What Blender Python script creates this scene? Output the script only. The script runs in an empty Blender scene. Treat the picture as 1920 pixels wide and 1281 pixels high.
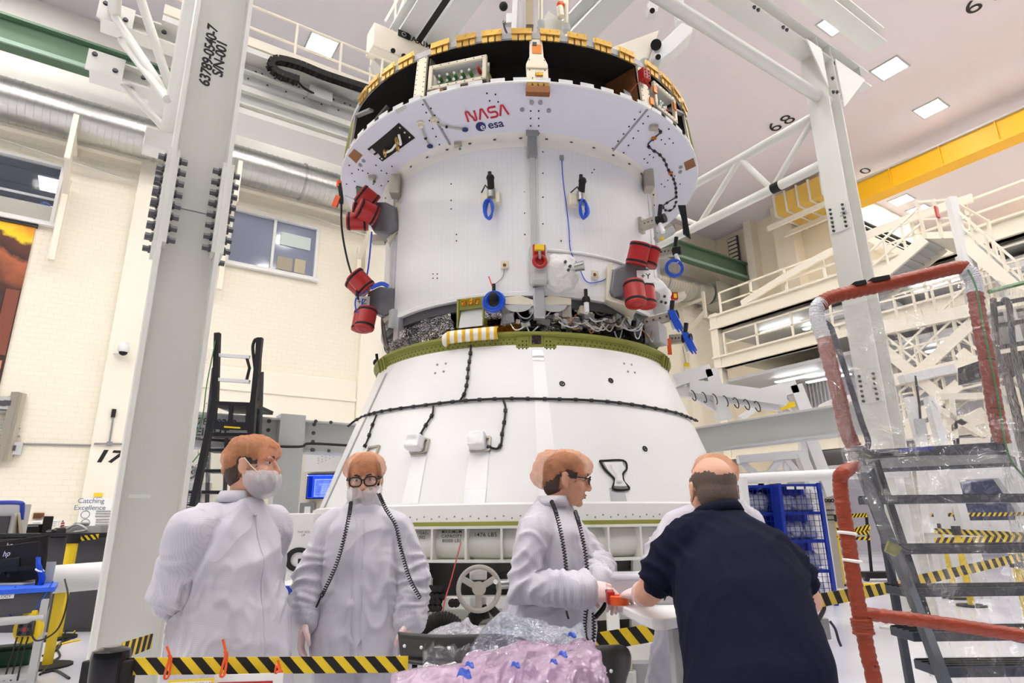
import bpy, bmesh, math, random
import numpy as np
from mathutils import Vector, Matrix, noise as mnoise, Quaternion
random.seed(7)
V = Vector
SC = bpy.context.scene
COL = SC.collection
PI = math.pi
# ---------------------------------------------------------------- camera (image taken as 1920 x 1281)
F_PX, PITCH, ROLL, CAM_H = 1150.0, math.radians(16.3), math.radians(0.7), 1.45
CAM = V((0, 0, CAM_H))
FW = V((0, math.cos(PITCH), math.sin(PITCH)))
_U = V((0, -math.sin(PITCH), math.cos(PITCH)))
RT = math.cos(ROLL) * V((1, 0, 0)) - math.sin(ROLL) * _U
UP = math.sin(ROLL) * V((1, 0, 0)) + math.cos(ROLL) * _U
cd = bpy.data.cameras.new('camera')
cd.sensor_width = 36.0; cd.sensor_fit = 'HORIZONTAL'; cd.lens = F_PX * 36 / 1920
cd.clip_start = 0.05; cd.clip_end = 400
cam = bpy.data.objects.new('camera', cd); COL.objects.link(cam)
m = Matrix((RT, UP, -FW)).transposed().to_4x4(); m.translation = CAM
cam.matrix_world = m
SC.camera = cam
# ---------------------------------------------------------------- light and exposure
w = bpy.data.worlds.new('world'); SC.world = w; w.use_nodes = True
bg = w.node_tree.nodes['Background']
bg.inputs['Color'].default_value = (0.95, 0.97, 1.0, 1); bg.inputs['Strength'].default_value = 0.08
LAMP_STRENGTH = 67.0
SC.view_settings.view_transform = 'Standard'; SC.view_settings.look = 'None'
SC.view_settings.exposure = 0.0; SC.view_settings.gamma = 1.0
SC.view_settings.use_curve_mapping = False
# ---------------------------------------------------------------- pixel and hall coordinates
UD = V((0.833, 0.553, 0)); ND = V((-0.553, 0.833, 0)); ZD = V((0, 0, 1))   # along the hall wall, towards it
def ray(x, y): return RT * ((x - 960) / F_PX) - UP * ((y - 640.5) / F_PX) + FW
def hit(x, y, nrm, dist):
    d = ray(x, y); return CAM + d * ((dist - CAM.dot(nrm)) / d.dot(nrm))
def on_n(x, y, k): return hit(x, y, ND, k)
def on_s(x, y, k): return hit(x, y, UD, k)
def on_y(x, y, k): return hit(x, y, V((0, 1, 0)), k)
def on_z(x, y, k): return hit(x, y, ZD, k)
def H(s, n, z): return UD * s + ND * n + V((0, 0, z))
def sn(p): return p.dot(UD), p.dot(ND), p.z
HALLROT = Matrix((UD, ND, ZD)).transposed()        # columns are the hall axes
# ---------------------------------------------------------------- materials
def lin(c): return tuple((x / 12.92 if x <= 0.04045 else ((x + 0.055) / 1.055) ** 2.4) for x in c)
def rgb(r, g, b): return lin((r / 255, g / 255, b / 255))
MATS = {}
def mat(name, col, rough=0.5, metal=0.0, bump=None, var=None, alpha=1.0, emit=None, trans=0.0, spec=None, coat=0, sss=0, sheen=0):
    """bump=(scale,strength,dist,stretch) ; var=(scale,amount) colour mottling"""
    if name in MATS: return MATS[name]
    mt = bpy.data.materials.new(name); MATS[name] = mt; mt.use_nodes = True
    nt = mt.node_tree; b = nt.nodes['Principled BSDF']
    c = (*col, 1)
    b.inputs['Base Color'].default_value = c
    b.inputs['Roughness'].default_value = rough; b.inputs['Metallic'].default_value = metal
    b.inputs['Alpha'].default_value = alpha
    if spec is not None: b.inputs['Specular IOR Level'].default_value = spec
    if coat: b.inputs['Coat Weight'].default_value = coat
    if trans: b.inputs['Transmission Weight'].default_value = trans
    if sheen: b.inputs['Sheen Weight'].default_value = sheen
    if sss:
        b.inputs['Subsurface Weight'].default_value = sss
        b.inputs['Subsurface Radius'].default_value = (0.012, 0.005, 0.003)
    if emit:
        b.inputs['Emission Color'].default_value = (*emit[0], 1); b.inputs['Emission Strength'].default_value = emit[1]
    tc = None
    if var or bump:
        tc = nt.nodes.new('ShaderNodeTexCoord')
    if var:
        nz = nt.nodes.new('ShaderNodeTexNoise'); nz.inputs['Scale'].default_value = var[0]; nz.inputs['Detail'].default_value = 4
        nt.links.new(tc.outputs['Object'], nz.inputs['Vector'])
        mx = nt.nodes.new('ShaderNodeMix'); mx.data_type = 'RGBA'
        k = var[1]
        mx.inputs['A'].default_value = tuple(max(0, x * (1 - k)) for x in col) + (1,)
        mx.inputs['B'].default_value = tuple(min(1, x * (1 + k)) for x in col) + (1,)
        nt.links.new(nz.outputs['Fac'], mx.inputs['Factor']); nt.links.new(mx.outputs['Result'], b.inputs['Base Color'])
    if bump:
        sc, st, ds = bump[:3]; stretch = bump[3] if len(bump) > 3 else (1, 1, 1)
        mp = nt.nodes.new('ShaderNodeMapping'); mp.inputs['Scale'].default_value = stretch
        nz = nt.nodes.new('ShaderNodeTexNoise'); nz.inputs['Scale'].default_value = sc; nz.inputs['Detail'].default_value = 3
        bp = nt.nodes.new('ShaderNodeBump'); bp.inputs['Strength'].default_value = st; bp.inputs['Distance'].default_value = ds
        nt.links.new(tc.outputs['Object'], mp.inputs['Vector']); nt.links.new(mp.outputs['Vector'], nz.inputs['Vector'])
        nt.links.new(nz.outputs['Fac'], bp.inputs['Height']); nt.links.new(bp.outputs['Normal'], b.inputs['Normal'])
    return mt
def crumple(name, col, rough, metal, scale, strength, dist, alpha=1.0, trans=0.0, var=None):
    """foil and film: sharp creases from Voronoi distance"""
    mt = mat(name, col, rough, metal, alpha=alpha, trans=trans, var=var)
    nt = mt.node_tree; b = nt.nodes['Principled BSDF']
    tc = nt.nodes.new('ShaderNodeTexCoord')
    nz = nt.nodes.new('ShaderNodeTexNoise'); nz.inputs['Scale'].default_value = scale * .7
    ad = nt.nodes.new('ShaderNodeMix'); ad.data_type = 'VECTOR'; ad.inputs['Factor'].default_value = 0.25
    vo = nt.nodes.new('ShaderNodeTexVoronoi'); vo.inputs['Scale'].default_value = scale; vo.feature = 'F1'
    bp = nt.nodes.new('ShaderNodeBump'); bp.inputs['Strength'].default_value = strength; bp.inputs['Distance'].default_value = dist
    nt.links.new(tc.outputs['Object'], nz.inputs['Vector'])
    nt.links.new(tc.outputs['Object'], ad.inputs[4]); nt.links.new(nz.outputs['Color'], ad.inputs[5])
    nt.links.new(ad.outputs[1], vo.inputs['Vector'])
    nt.links.new(vo.outputs['Distance'], bp.inputs['Height']); nt.links.new(bp.outputs['Normal'], b.inputs['Normal'])
    return mt
def film_mat(name, tint, body, body_col, scale, strength, dist, rough=.05, gl=.55):
    '''clear plastic film: tinted transparency, a little milky body and strong fresnel gloss over creases'''
    mt = bpy.data.materials.new(name); MATS[name] = mt; mt.use_nodes = True; nt = mt.node_tree; nt.nodes.clear(); N = nt.nodes.new; L = nt.links.new
    out = N('ShaderNodeOutputMaterial'); tr = N('ShaderNodeBsdfTransparent'); tr.inputs['Color'].default_value = (*tint, 1)
    df = N('ShaderNodeBsdfDiffuse'); df.inputs['Color'].default_value = (*body_col, 1); tl = N('ShaderNodeBsdfTranslucent'); tl.inputs['Color'].default_value = (*body_col, 1)
    gs = N('ShaderNodeBsdfGlossy'); gs.inputs['Roughness'].default_value = rough; gs.inputs['Color'].default_value = (1, 1, 1, 1)
    tc = N('ShaderNodeTexCoord'); nz = N('ShaderNodeTexNoise'); nz.inputs['Scale'].default_value = scale; nz.inputs['Detail'].default_value = 2; nz.inputs['Distortion'].default_value = 1.2
    sb = N('ShaderNodeMath'); sb.operation = 'SUBTRACT'; sb.inputs[1].default_value = .5; ab = N('ShaderNodeMath'); ab.operation = 'ABSOLUTE'
    bp = N('ShaderNodeBump'); bp.inputs['Strength'].default_value = strength; bp.inputs['Distance'].default_value = dist; bp.invert = True
    L(tc.outputs['Object'], nz.inputs['Vector']); L(nz.outputs['Fac'], sb.inputs[0]); L(sb.outputs[0], ab.inputs[0]); L(ab.outputs[0], bp.inputs['Height'])
    for n_ in (df, gs, tl): L(bp.outputs['Normal'], n_.inputs['Normal'])
    md = N('ShaderNodeMixShader'); md.inputs[0].default_value = .5; L(df.outputs[0], md.inputs[1]); L(tl.outputs[0], md.inputs[2])
    m1 = N('ShaderNodeMixShader'); m1.inputs[0].default_value = body; L(tr.outputs[0], m1.inputs[1]); L(md.outputs[0], m1.inputs[2])
    fr = N('ShaderNodeFresnel'); fr.inputs['IOR'].default_value = 1.5; L(bp.outputs['Normal'], fr.inputs['Normal']); mu = N('ShaderNodeMath'); mu.operation = 'MULTIPLY_ADD'; mu.inputs[1].default_value = gl; mu.inputs[2].default_value = .03; mu.use_clamp = True; L(fr.outputs[0], mu.inputs[0])
    m2 = N('ShaderNodeMixShader'); L(mu.outputs[0], m2.inputs[0]); L(m1.outputs[0], m2.inputs[1]); L(gs.outputs[0], m2.inputs[2]); L(m2.outputs[0], out.inputs['Surface']); return mt
M = {}
M['white'] = mat('white_paint', rgb(232, 232, 230), .45)
M['module'] = mat('module_white', rgb(236, 236, 236), .42, var=(3, .03), bump=(60, .08, .002))
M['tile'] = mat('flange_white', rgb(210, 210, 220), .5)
M['cone'] = mat('cone_white', rgb(240, 240, 238), .35, var=(1.2, .02))
M['strip'] = mat('bright_tape', rgb(250, 250, 248), .3)
M['silver_tape'] = mat('silver_tape', rgb(205, 206, 208), .35, .6, bump=(90, .3, .002))
M['gantry'] = mat('gantry_paint', rgb(226, 226, 218), .4, var=(2.0, .03))
M['gantry_grey'] = mat('gantry_grey_paint', rgb(205, 207, 206), .4, var=(1.5, .03))
M['ivory'] = mat('ivory_paint', rgb(238, 230, 212), .5, var=(1.0, .03))
M['cream_metal'] = mat('cream_metal', rgb(228, 220, 196), .4, .15, var=(8, .05))
M['gold'] = mat('gold_metal', rgb(196, 158, 80), .38, .7, var=(14, .15))
M['brown_gold'] = mat('brown_gold', rgb(140, 92, 52), .4, .5, var=(40, .4))
M['olive'] = mat('olive_primer', rgb(140, 142, 62), .45, var=(6, .12))
M['black'] = mat('black_matte', rgb(18, 17, 16), .75)
M['interior'] = mat('black_interior', rgb(22, 18, 15), .8, var=(8, .25))
M['blackmetal'] = mat('black_metal', rgb(38, 38, 42), .4, .2)
M['darkgrey'] = mat('dark_grey', rgb(70, 70, 74), .5, var=(5, .1))
M['grey'] = mat('mid_grey', rgb(140, 141, 142), .45)
M['lightgrey'] = mat('light_grey', rgb(190, 191, 190), .45)
M['steel'] = mat('steel', rgb(170, 170, 168), .32, .85, var=(10, .15))
M['bolt'] = mat('bolt_steel', rgb(86, 86, 88), .35, .8)
M['bracket'] = mat('bracket_metal', rgb(186, 180, 166), .38, .45, var=(12, .1))
M['pod'] = mat('pod_grey', rgb(118, 118, 122), .42, .35, var=(7, .12))
M['red'] = mat('red_cap', rgb(176, 34, 34), .38, var=(10, .08))
M['redtext'] = mat('logo_red', rgb(186, 28, 44), .5)
M['navy'] = mat('logo_navy', rgb(32, 42, 96), .5)
M['blue'] = mat('blue_cable', rgb(26, 84, 205), .42)
M['bluepaint'] = mat('blue_paint', rgb(28, 56, 168), .4, var=(4, .08))
M['orange'] = mat('orange_plastic', rgb(236, 92, 30), .45)
M['kapton'] = mat('kapton', rgb(208, 122, 34), .25, .35, var=(22, .2))
M['yellow'] = mat('yellow_plastic', rgb(240, 205, 30), .45)
M['crane'] = mat('crane_yellow', rgb(250, 190, 8), .45, var=(.8, .04))
M['green_beam'] = mat('green_beam', rgb(92, 122, 96), .5, var=(1, .06))
M['cable'] = mat('black_cable', rgb(22, 22, 24), .5)
M['foil'] = crumple('silver_foil', rgb(190, 188, 190), .16, .95, 16, 1.0, .06)
M['darkfoil'] = crumple('dark_foil', rgb(84, 80, 84), .2, .9, 20, 1.0, .05)
M['goldfoil'] = crumple('gold_foil', rgb(226, 160, 40), .2, .95, 22, 1.0, .05)
M['duct'] = mat('spiral_duct', rgb(196, 196, 192), .3, .85, var=(1.5, .08))
M['skin'] = mat('skin', rgb(218, 166, 140), .5, sss=.15, var=(28, .06), bump=(260, .12, .002))
M['skin2'] = mat('skin_tan', rgb(206, 152, 122), .5, sss=.15, var=(28, .06), bump=(260, .12, .002))
M['hair'] = mat('dark_hair', rgb(66, 48, 38), .6, bump=(140, .7, .01, (1, 1, .2)))
M['hairshort'] = mat('cropped_hair', rgb(92, 78, 66), .75, var=(160, .45), bump=(420, .6, .004))
M['glove'] = mat('latex_glove', rgb(232, 204, 200), .42, sss=.1, var=(16, .08), bump=(55, .5, .006))
M['shoe'] = mat('shoe', rgb(60, 60, 64), .6)
M['trouser'] = mat('dark_trousers', rgb(44, 46, 54), .8)
M['film'] = film_mat('clear_film', (.97, .975, .98), .09, (.9, .91, .93), 7, .8, .05, .05, .7)
M['whiteplastic'] = mat('white_plastic', rgb(238, 238, 238), .35)
M['paper'] = mat('paper', rgb(240, 240, 236), .7)
M['text'] = mat('text_black', rgb(20, 20, 20), .6)
# ---------------------------------------------------------------- mesh builder
ORG = {}
class MB:
    def __init__(s): s.v = []; s.f = []
    def add(s, vs, fs):
        o = len(s.v); s.v += [tuple(p) for p in vs]; s.f += [tuple(i + o for i in f) for f in fs]; return s
    def box(s, c, size, rot=None, bev=0.0):
        x, y, z = (k / 2 for k in size); c = V(c)
        vs = [V((a * x, b * y, d * z)) for d in (-1, 1) for b in (-1, 1) for a in (-1, 1)]
        if rot is not None: vs = [rot @ q for q in vs]
        return s.add([c + q for q in vs], [(0, 2, 3, 1), (4, 5, 7, 6), (0, 1, 5, 4), (2, 6, 7, 3), (0, 4, 6, 2), (1, 3, 7, 5)])
    def hbox(s, s0, s1, n0, n1, z0, z1):
        return s.box(H((s0 + s1) / 2, (n0 + n1) / 2, (z0 + z1) / 2), (abs(s1 - s0), abs(n1 - n0), abs(z1 - z0)), HALLROT)
    def bar(s, p0, p1, w, h, up=ZD):
        p0 = V(p0); p1 = V(p1); d = (p1 - p0); L = d.length; d.normalize()
        up = V(up)
        if abs(d.dot(up.normalized())) > .98: up = V((0, 1, 0)) if abs(d.y) < .9 else V((1, 0, 0))
        sx = d.cross(up).normalized(); uz = sx.cross(d).normalized()
        R = Matrix((sx, d, uz)).transposed()
        return s.box((p0 + p1) / 2, (w, L, h), R)
    def prism(s, pts, off):
        """closed polygon pts (3d list) extruded by off"""
        n = len(pts); off = V(off); a = [V(p) for p in pts]; b = [p + off for p in a]
        fs = [tuple(range(n - 1, -1, -1)), tuple(range(n, 2 * n))]
        fs += [(i, (i + 1) % n, n + (i + 1) % n, n + i) for i in range(n)]
        return s.add(a + b, fs)
    def ibeam(s, p0, p1, h, wd, tw, tf, up=ZD):
        p0 = V(p0); p1 = V(p1); d = (p1 - p0).normalized(); up = V(up).normalized()
        sx = d.cross(up).normalized(); up = sx.cross(d).normalized()
        o = [(-wd/2, -h/2), (wd/2, -h/2), (wd/2, -h/2+tf), (tw/2, -h/2+tf), (tw/2, h/2-tf), (wd/2, h/2-tf), (wd/2, h/2), (-wd/2, h/2), (-wd/2, h/2-tf), (-tw/2, h/2-tf), (-tw/2, -h/2+tf), (-wd/2, -h/2+tf)]
        return s.prism([p0 + sx * a + up * b for a, b in o], p1 - p0)
    def tube(s, pts, r, seg=10, cap=True, closed=False, flat=None):
        pts = [V(p) for p in pts]; n = len(pts)
        rr = r if isinstance(r, (list, tuple)) else [r] * n
        tang = []
        for i in range(n):
            a = pts[i - 1] if (i > 0 or closed) else pts[i]; b = pts[(i + 1) % n] if (i < n - 1 or closed) else pts[i]
            t = b - a; tang.append(t.normalized() if t.length > 1e-9 else V((0, 0, 1)))
        ref = V((0, 0, 1)) if abs(tang[0].z) < .9 else V((1, 0, 0))
        nx = tang[0].cross(ref).normalized(); vs = []; fs = []
        for i in range(n):
            nx = (nx - tang[i] * nx.dot(tang[i]));
            nx = nx.normalized() if nx.length > 1e-6 else tang[i].orthogonal().normalized()
            ny = tang[i].cross(nx)
            for k in range(seg):
                a = 2 * PI * k / seg
                vs.append(pts[i] + nx * (math.cos(a) * rr[i]) + ny * (math.sin(a) * rr[i]))
        m = n if closed else n - 1
        for i in range(m):
            j = (i + 1) % n
            for k in range(seg):
                l = (k + 1) % seg; fs.append((i * seg + k, i * seg + l, j * seg + l, j * seg + k))
        if cap and not closed:
            fs.append(tuple(range(seg - 1, -1, -1))); fs.append(tuple((n - 1) * seg + k for k in range(seg)))
        return s.add(vs, fs)
    def cyl(s, p0, p1, r, r1=None, seg=16): return s.tube([p0, p1], [r, r if r1 is None else r1], seg)
    def cap_tube(s, pts, rr, seg=14):
        """limb: tube with rounded ends"""
        pts = [V(p) for p in pts]; d0 = (pts[0] - pts[1]).normalized(); d1 = (pts[-1] - pts[-2]).normalized()
        a = [(.95, .3), (.75, .66), (.4, .92)]
        P = [pts[0] + d0 * rr[0] * k for k, _ in a] + pts + [pts[-1] + d1 * rr[-1] * k for k, _ in reversed(a)]
        R = [rr[0] * q for _, q in a] + list(rr) + [rr[-1] * q for _, q in reversed(a)]
        return s.tube(P, R, seg)
    def lathe(s, prof, seg=64, c=(0, 0, 0), a0=0.0, a1=2 * PI, close=False):
        """prof [(r,z)] about vertical axis; close joins the profile's ends"""
        full = abs(a1 - a0 - 2 * PI) < 1e-6; n = len(prof); k = seg if full else seg + 1
        vs = []; fs = []
        for i in range(k):
            a = a0 + (a1 - a0) * i / seg; ca, sa = math.cos(a), math.sin(a)
            for r, z in prof: vs.append((c[0] + r * ca, c[1] + r * sa, c[2] + z))
        for i in range(seg):
            j = (i + 1) % k
            for q in range(n if close else n - 1):
                p = (q + 1) % n; fs.append((i * n + q, j * n + q, j * n + p, i * n + p))
        if close and not full:
            fs.append(tuple(range(n - 1, -1, -1))); fs.append(tuple((k - 1) * n + q for q in range(n)))
        return s.add(vs, fs)
    def ell(s, c, r, rot=None, u=16, w=10):
        vs = []; fs = []; c = V(c)
        if not isinstance(r, (tuple, list)): r = (r, r, r)
        for j in range(1, w):
            t = PI * j / w
            for i in range(u):
                a = 2 * PI * i / u; vs.append(V((r[0] * math.sin(t) * math.cos(a), r[1] * math.sin(t) * math.sin(a), r[2] * math.cos(t))))
        vs += [V((0, 0, r[2])), V((0, 0, -r[2]))]
        for j in range(w - 2):
            for i in range(u):
                k = (i + 1) % u; fs.append((j * u + i, (j + 1) * u + i, (j + 1) * u + k, j * u + k))
        T = len(vs) - 2
        for i in range(u):
            k = (i + 1) % u; fs.append((T, i, k)); fs.append((T + 1, (w - 2) * u + k, (w - 2) * u + i))
        if rot is not None: vs = [rot @ q for q in vs]
        return s.add([c + q for q in vs], fs)
    def torus(s, c, R, r, axis=ZD, seg=32, ms=8, a0=0, a1=2 * PI):
        ax = V(axis).normalized(); x = ax.orthogonal().normalized(); y = ax.cross(x); c = V(c)
        full = abs(a1 - a0 - 2 * PI) < 1e-6
        P = [c + x * (R * math.cos(a0 + (a1 - a0) * i / seg)) + y * (R * math.sin(a0 + (a1 - a0) * i / seg)) for i in range(seg if full else seg + 1)]
        return s.tube(P, r, ms, closed=full)
    def sheet(s, grid, thick=0.0):
        """grid rows of points -> surface, optional thickness along normal handled by solidify in build"""
        nr = len(grid); nc = len(grid[0]); vs = [p for row in grid for p in row]
        fs = [(i * nc + j, i * nc + j + 1, (i + 1) * nc + j + 1, (i + 1) * nc + j) for i in range(nr - 1) for j in range(nc - 1)]
        return s.add(vs, fs)
    def mesh(s, name, org=(0, 0, 0)):
        me = bpy.data.meshes.new(name); o = V(org)
        me.from_pydata([(p[0] - o.x, p[1] - o.y, p[2] - o.z) for p in s.v], [], s.f); me.update()
        bm = bmesh.new(); bm.from_mesh(me); bmesh.ops.recalc_face_normals(bm, faces=bm.faces); bm.to_mesh(me); bm.free()
        return me
    def build(s, name, material, parent=None, smooth=False, bevel=0, thick=0, sub=0, stuff=False):
        org = ORG.get(parent.name, V((0, 0, 0))) if parent else V((0, 0, 0))
        return link_mesh(s.mesh(name, org), name, material, parent, smooth, bevel, thick, sub, stuff)
def link_mesh(me, name, material, parent=None, smooth=False, bevel=0, thick=0, sub=0, stuff=False):
    if isinstance(material, str): material = M[material]
    me.materials.clear(); me.materials.append(material)
    o = bpy.data.objects.new(name, me); COL.objects.link(o)
    if parent:
        o.parent = parent; ORG[o.name] = ORG.get(parent.name, V((0, 0, 0)))
    else: ORG[o.name] = V((0, 0, 0))
    if smooth:
        if smooth is True: me.shade_smooth()
        else:
            me.shade_smooth(); me.set_sharp_from_angle(angle=math.radians(smooth))
    if thick:
        q = o.modifiers.new('thickness', 'SOLIDIFY'); q.thickness = thick
    if bevel:
        q = o.modifiers.new('bevel', 'BEVEL'); q.width = bevel; q.segments = 2; q.limit_method = 'ANGLE'
    if sub:
        q = o.modifiers.new('subsurf', 'SUBSURF'); q.levels = sub; q.render_levels = sub
    if stuff: o['kind'] = 'stuff'
    return o
def tag(o, label, cat, group=None):
    o['label'] = label; o['category'] = cat
    if group: o['group'] = group
    return o
def struct(o, label=None):
    o['kind'] = 'structure'
    if label: o['label'] = label
    return o
def thing(name, label, cat, loc=(0, 0, 0), group=None):
    o = bpy.data.objects.new(name, None); COL.objects.link(o); o.location = loc; o.empty_display_size = .1
    ORG[o.name] = V(loc); return tag(o, label, cat, group)
def dup(o, loc=None, rz=None, parent=None, label=None, keep=False):
    c = o.copy(); COL.objects.link(c); c.parent = parent
    if loc is not None: c.location = loc
    if rz is not None: c.rotation_euler = (0, 0, rz)
    if label: c['label'] = label
    for ch in list(o.children): dup(ch, parent=c)
    return c
def inst(me, name, parent, mtx):
    """shared-mesh piece placed by a matrix in world space"""
    o = bpy.data.objects.new(name, me); COL.objects.link(o); o.parent = parent
    org = ORG.get(parent.name, V((0, 0, 0)))
    m2 = mtx.copy(); m2.translation = m2.translation - org; o.matrix_local = m2
    return o
def frame(p, z, x=None):
    """matrix at p whose local z is z"""
    z = V(z).normalized(); x = V(x) if x is not None else z.orthogonal()
    x = (x - z * x.dot(z)).normalized(); y = z.cross(x)
    mm = Matrix((x, y, z)).transposed().to_4x4(); mm.translation = V(p); return mm
def meshmat(mb, name, material):
    me = mb.mesh(name); me.materials.append(M[material]); return me
TMP = bpy.data.scenes.new('workbench')
def bake(o):
    '''evaluated mesh of a helper object, in a scene of its own so that the hall is not re-evaluated'''
    TMP.collection.objects.link(o); vl = TMP.view_layers[0]; vl.update()
    me = bpy.data.meshes.new_from_object(o.evaluated_get(vl.depsgraph)); TMP.collection.objects.unlink(o); return me
def text_mesh(txt, size, font_ext=0.0, align='CENTER', shear=0, bold=0, spacing=1.0, sx=1.0):
    cu = bpy.data.curves.new('lettering', 'FONT'); cu.body = txt; cu.size = size; cu.align_x = align; cu.align_y = 'CENTER'
    cu.shear = shear; cu.extrude = font_ext; cu.offset = bold; cu.space_character = spacing
    o = bpy.data.objects.new('lettering', cu); me = bake(o)
    bpy.data.objects.remove(o); bpy.data.curves.remove(cu)
    if sx != 1.0:
        for v in me.vertices: v.co.x *= sx
    return me
def text(txt, size, mtx, parent, material='text', name='lettering', **kw):
    """flat lettering: local x reads along, local z faces the reader"""
    me = text_mesh(txt, size, **kw); me.transform(mtx)
    if parent:
        o = ORG.get(parent.name, V((0, 0, 0))); me.transform(Matrix.Translation(-o))
    return link_mesh(me, name, material, parent)
def facing(p, right, up):
    right = V(right).normalized(); up = V(up); up = (up - right * up.dot(right)).normalized(); z = right.cross(up)
    mm = Matrix((right, up, z)).transposed().to_4x4(); mm.translation = V(p); return mm
def remesh(mb, voxel, iters=3, factor=.5):
    o = bpy.data.objects.new('tmp', mb.mesh('tmp'))
    q = o.modifiers.new('r', 'REMESH'); q.mode = 'VOXEL'; q.voxel_size = voxel
    q = o.modifiers.new('s', 'SMOOTH'); q.iterations = iters; q.factor = factor
    me = bake(o); bpy.data.objects.remove(o); return me
def lerp(a, b, t): return a + (b - a) * t
def spline(pts, n=8):
    """Catmull-Rom through pts"""
    P = [V(p) for p in pts]; P = [P[0] * 2 - P[1]] + P + [P[-1] * 2 - P[-2]]; out = []
    for i in range(1, len(P) - 2):
        a, b, c, d = P[i - 1:i + 3]
        for k in range(n):
            t = k / n; out.append(.5 * ((2 * b) + (c - a) * t + (2 * a - 5 * b + 4 * c - d) * t * t + (3 * b - a - 3 * c + d) * t ** 3))
    out.append(P[-2]); return out
def coil(path, R, r, pitch, seg=8, ms=4):
    """helix wound along a path"""
    path = [V(p) for p in path]; L = [0]
    for a, b in zip(path, path[1:]): L.append(L[-1] + (b - a).length)
    n = int(L[-1] / pitch * seg); pts = []; k = 0; nx = None
    for i in range(n + 1):
        t = L[-1] * i / n
        while k < len(path) - 2 and L[k + 1] < t: k += 1
        d = path[k + 1] - path[k]; p = path[k] + d * ((t - L[k]) / max(1e-9, L[k + 1] - L[k])); d.normalize()
        nx = d.orthogonal() if nx is None else nx; nx = (nx - d * nx.dot(d)).normalized(); ny = d.cross(nx)
        a = 2 * PI * i / seg; pts.append(p + nx * (R * math.cos(a)) + ny * (R * math.sin(a)))
    return MB().tube(pts, r, ms)
BOLT = {}
def bolt_mesh(r, h, material='bolt'):
    k = (round(r, 4), round(h, 4), material)
    if k not in BOLT:
        b = MB().tube([(0, 0, 0), (0, 0, h * .3)], r * 1.35, 8); b.tube([(0, 0, h * .25), (0, 0, h)], r, 6)
        BOLT[k] = meshmat(b, 'bolt', material)
    return BOLT[k]

def disp(me, fn):
    """push every vertex along its normal by fn(position)"""
    n = len(me.vertices); co = np.empty(n * 3); me.vertices.foreach_get('co', co); nr = np.empty(n * 3); me.vertex_normals.foreach_get('vector', nr)
    c3 = co.reshape(-1, 3); d = np.array([fn(V(c)) for c in c3.tolist()]); c3 += nr.reshape(-1, 3) * d[:, None]
    me.vertices.foreach_set('co', c3.ravel()); me.update(); return me
# ================================================================ THE HALL
WALL_N, CEIL = 28.0, 22.5
def hall_coords(nt):
    tc = nt.nodes.new('ShaderNodeTexCoord'); mp = nt.nodes.new('ShaderNodeMapping')
    mp.inputs['Rotation'].default_value = (0, 0, -math.atan2(UD.y, UD.x)); nt.links.new(tc.outputs['Object'], mp.inputs['Vector'])
    sp = nt.nodes.new('ShaderNodeSeparateXYZ'); nt.links.new(mp.outputs['Vector'], sp.inputs['Vector']); return mp, sp
def block_material(name, col, axis):
    mt = mat(name, col, .55); nt = mt.node_tree; b = nt.nodes['Principled BSDF']; mp, sp = hall_coords(nt)
    cb = nt.nodes.new('ShaderNodeCombineXYZ'); nt.links.new(sp.outputs[axis], cb.inputs['X']); nt.links.new(sp.outputs['Z'], cb.inputs['Y'])
    br = nt.nodes.new('ShaderNodeTexBrick'); br.inputs['Scale'].default_value = 1.0
    br.inputs['Brick Width'].default_value = .42; br.inputs['Row Height'].default_value = .205; br.inputs['Mortar Size'].default_value = .007; br.inputs['Mortar Smooth'].default_value = .6
    br.inputs['Color1'].default_value = (*col, 1); br.inputs['Color2'].default_value = (*(x * .985 for x in col), 1); br.inputs['Mortar'].default_value = (*(x * .88 for x in col), 1)
    nt.links.new(cb.outputs['Vector'], br.inputs['Vector'])
    bp = nt.nodes.new('ShaderNodeBump'); bp.inputs['Distance'].default_value = .01; bp.inputs['Strength'].default_value = .5; bp.invert = True
    nt.links.new(br.outputs['Fac'], bp.inputs['Height']); nt.links.new(bp.outputs['Normal'], b.inputs['Normal'])
    nt.links.new(br.outputs['Color'], b.inputs['Base Color'])
    return mt
M['block'] = block_material('painted_block', rgb(240, 233, 214), 'X')
M['plaster'] = mat('cream_plaster', rgb(241, 235, 218), .55, var=(.25, .02))
M['plaster2'] = mat('pale_plaster', rgb(246, 236, 212), .55, var=(.3, .02))
M['ceiling'] = mat('ceiling_white', rgb(230, 224, 230), .7)
# floor: glossy white epoxy with faint streaks
fm = mat('epoxy_floor', rgb(226, 226, 234), .16); nt = fm.node_tree; b = nt.nodes['Principled BSDF']; mp, sp = hall_coords(nt)
nz = nt.nodes.new('ShaderNodeTexNoise'); nz.inputs['Scale'].default_value = .5; nz.inputs['Detail'].default_value = 5
rp = nt.nodes.new('ShaderNodeMapRange'); rp.inputs['To Min'].default_value = .10; rp.inputs['To Max'].default_value = .30
nt.links.new(mp.outputs['Vector'], nz.inputs['Vector']); nt.links.new(nz.outputs['Fac'], rp.inputs['Value']); nt.links.new(rp.outputs['Result'], b.inputs['Roughness'])
mx = nt.nodes.new('ShaderNodeMix'); mx.data_type = 'RGBA'; mx.inputs['A'].default_value = (*rgb(214, 214, 224), 1); mx.inputs['B'].default_value = (*rgb(234, 234, 240), 1)
nt.links.new(nz.outputs['Fac'], mx.inputs['Factor']); nt.links.new(mx.outputs['Result'], b.inputs['Base Color'])
M['floor'] = fm
struct(MB().hbox(-40, 80, -30, 30, -.3, 0).build('floor', 'floor'), 'glossy white epoxy floor of the high bay')
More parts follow.
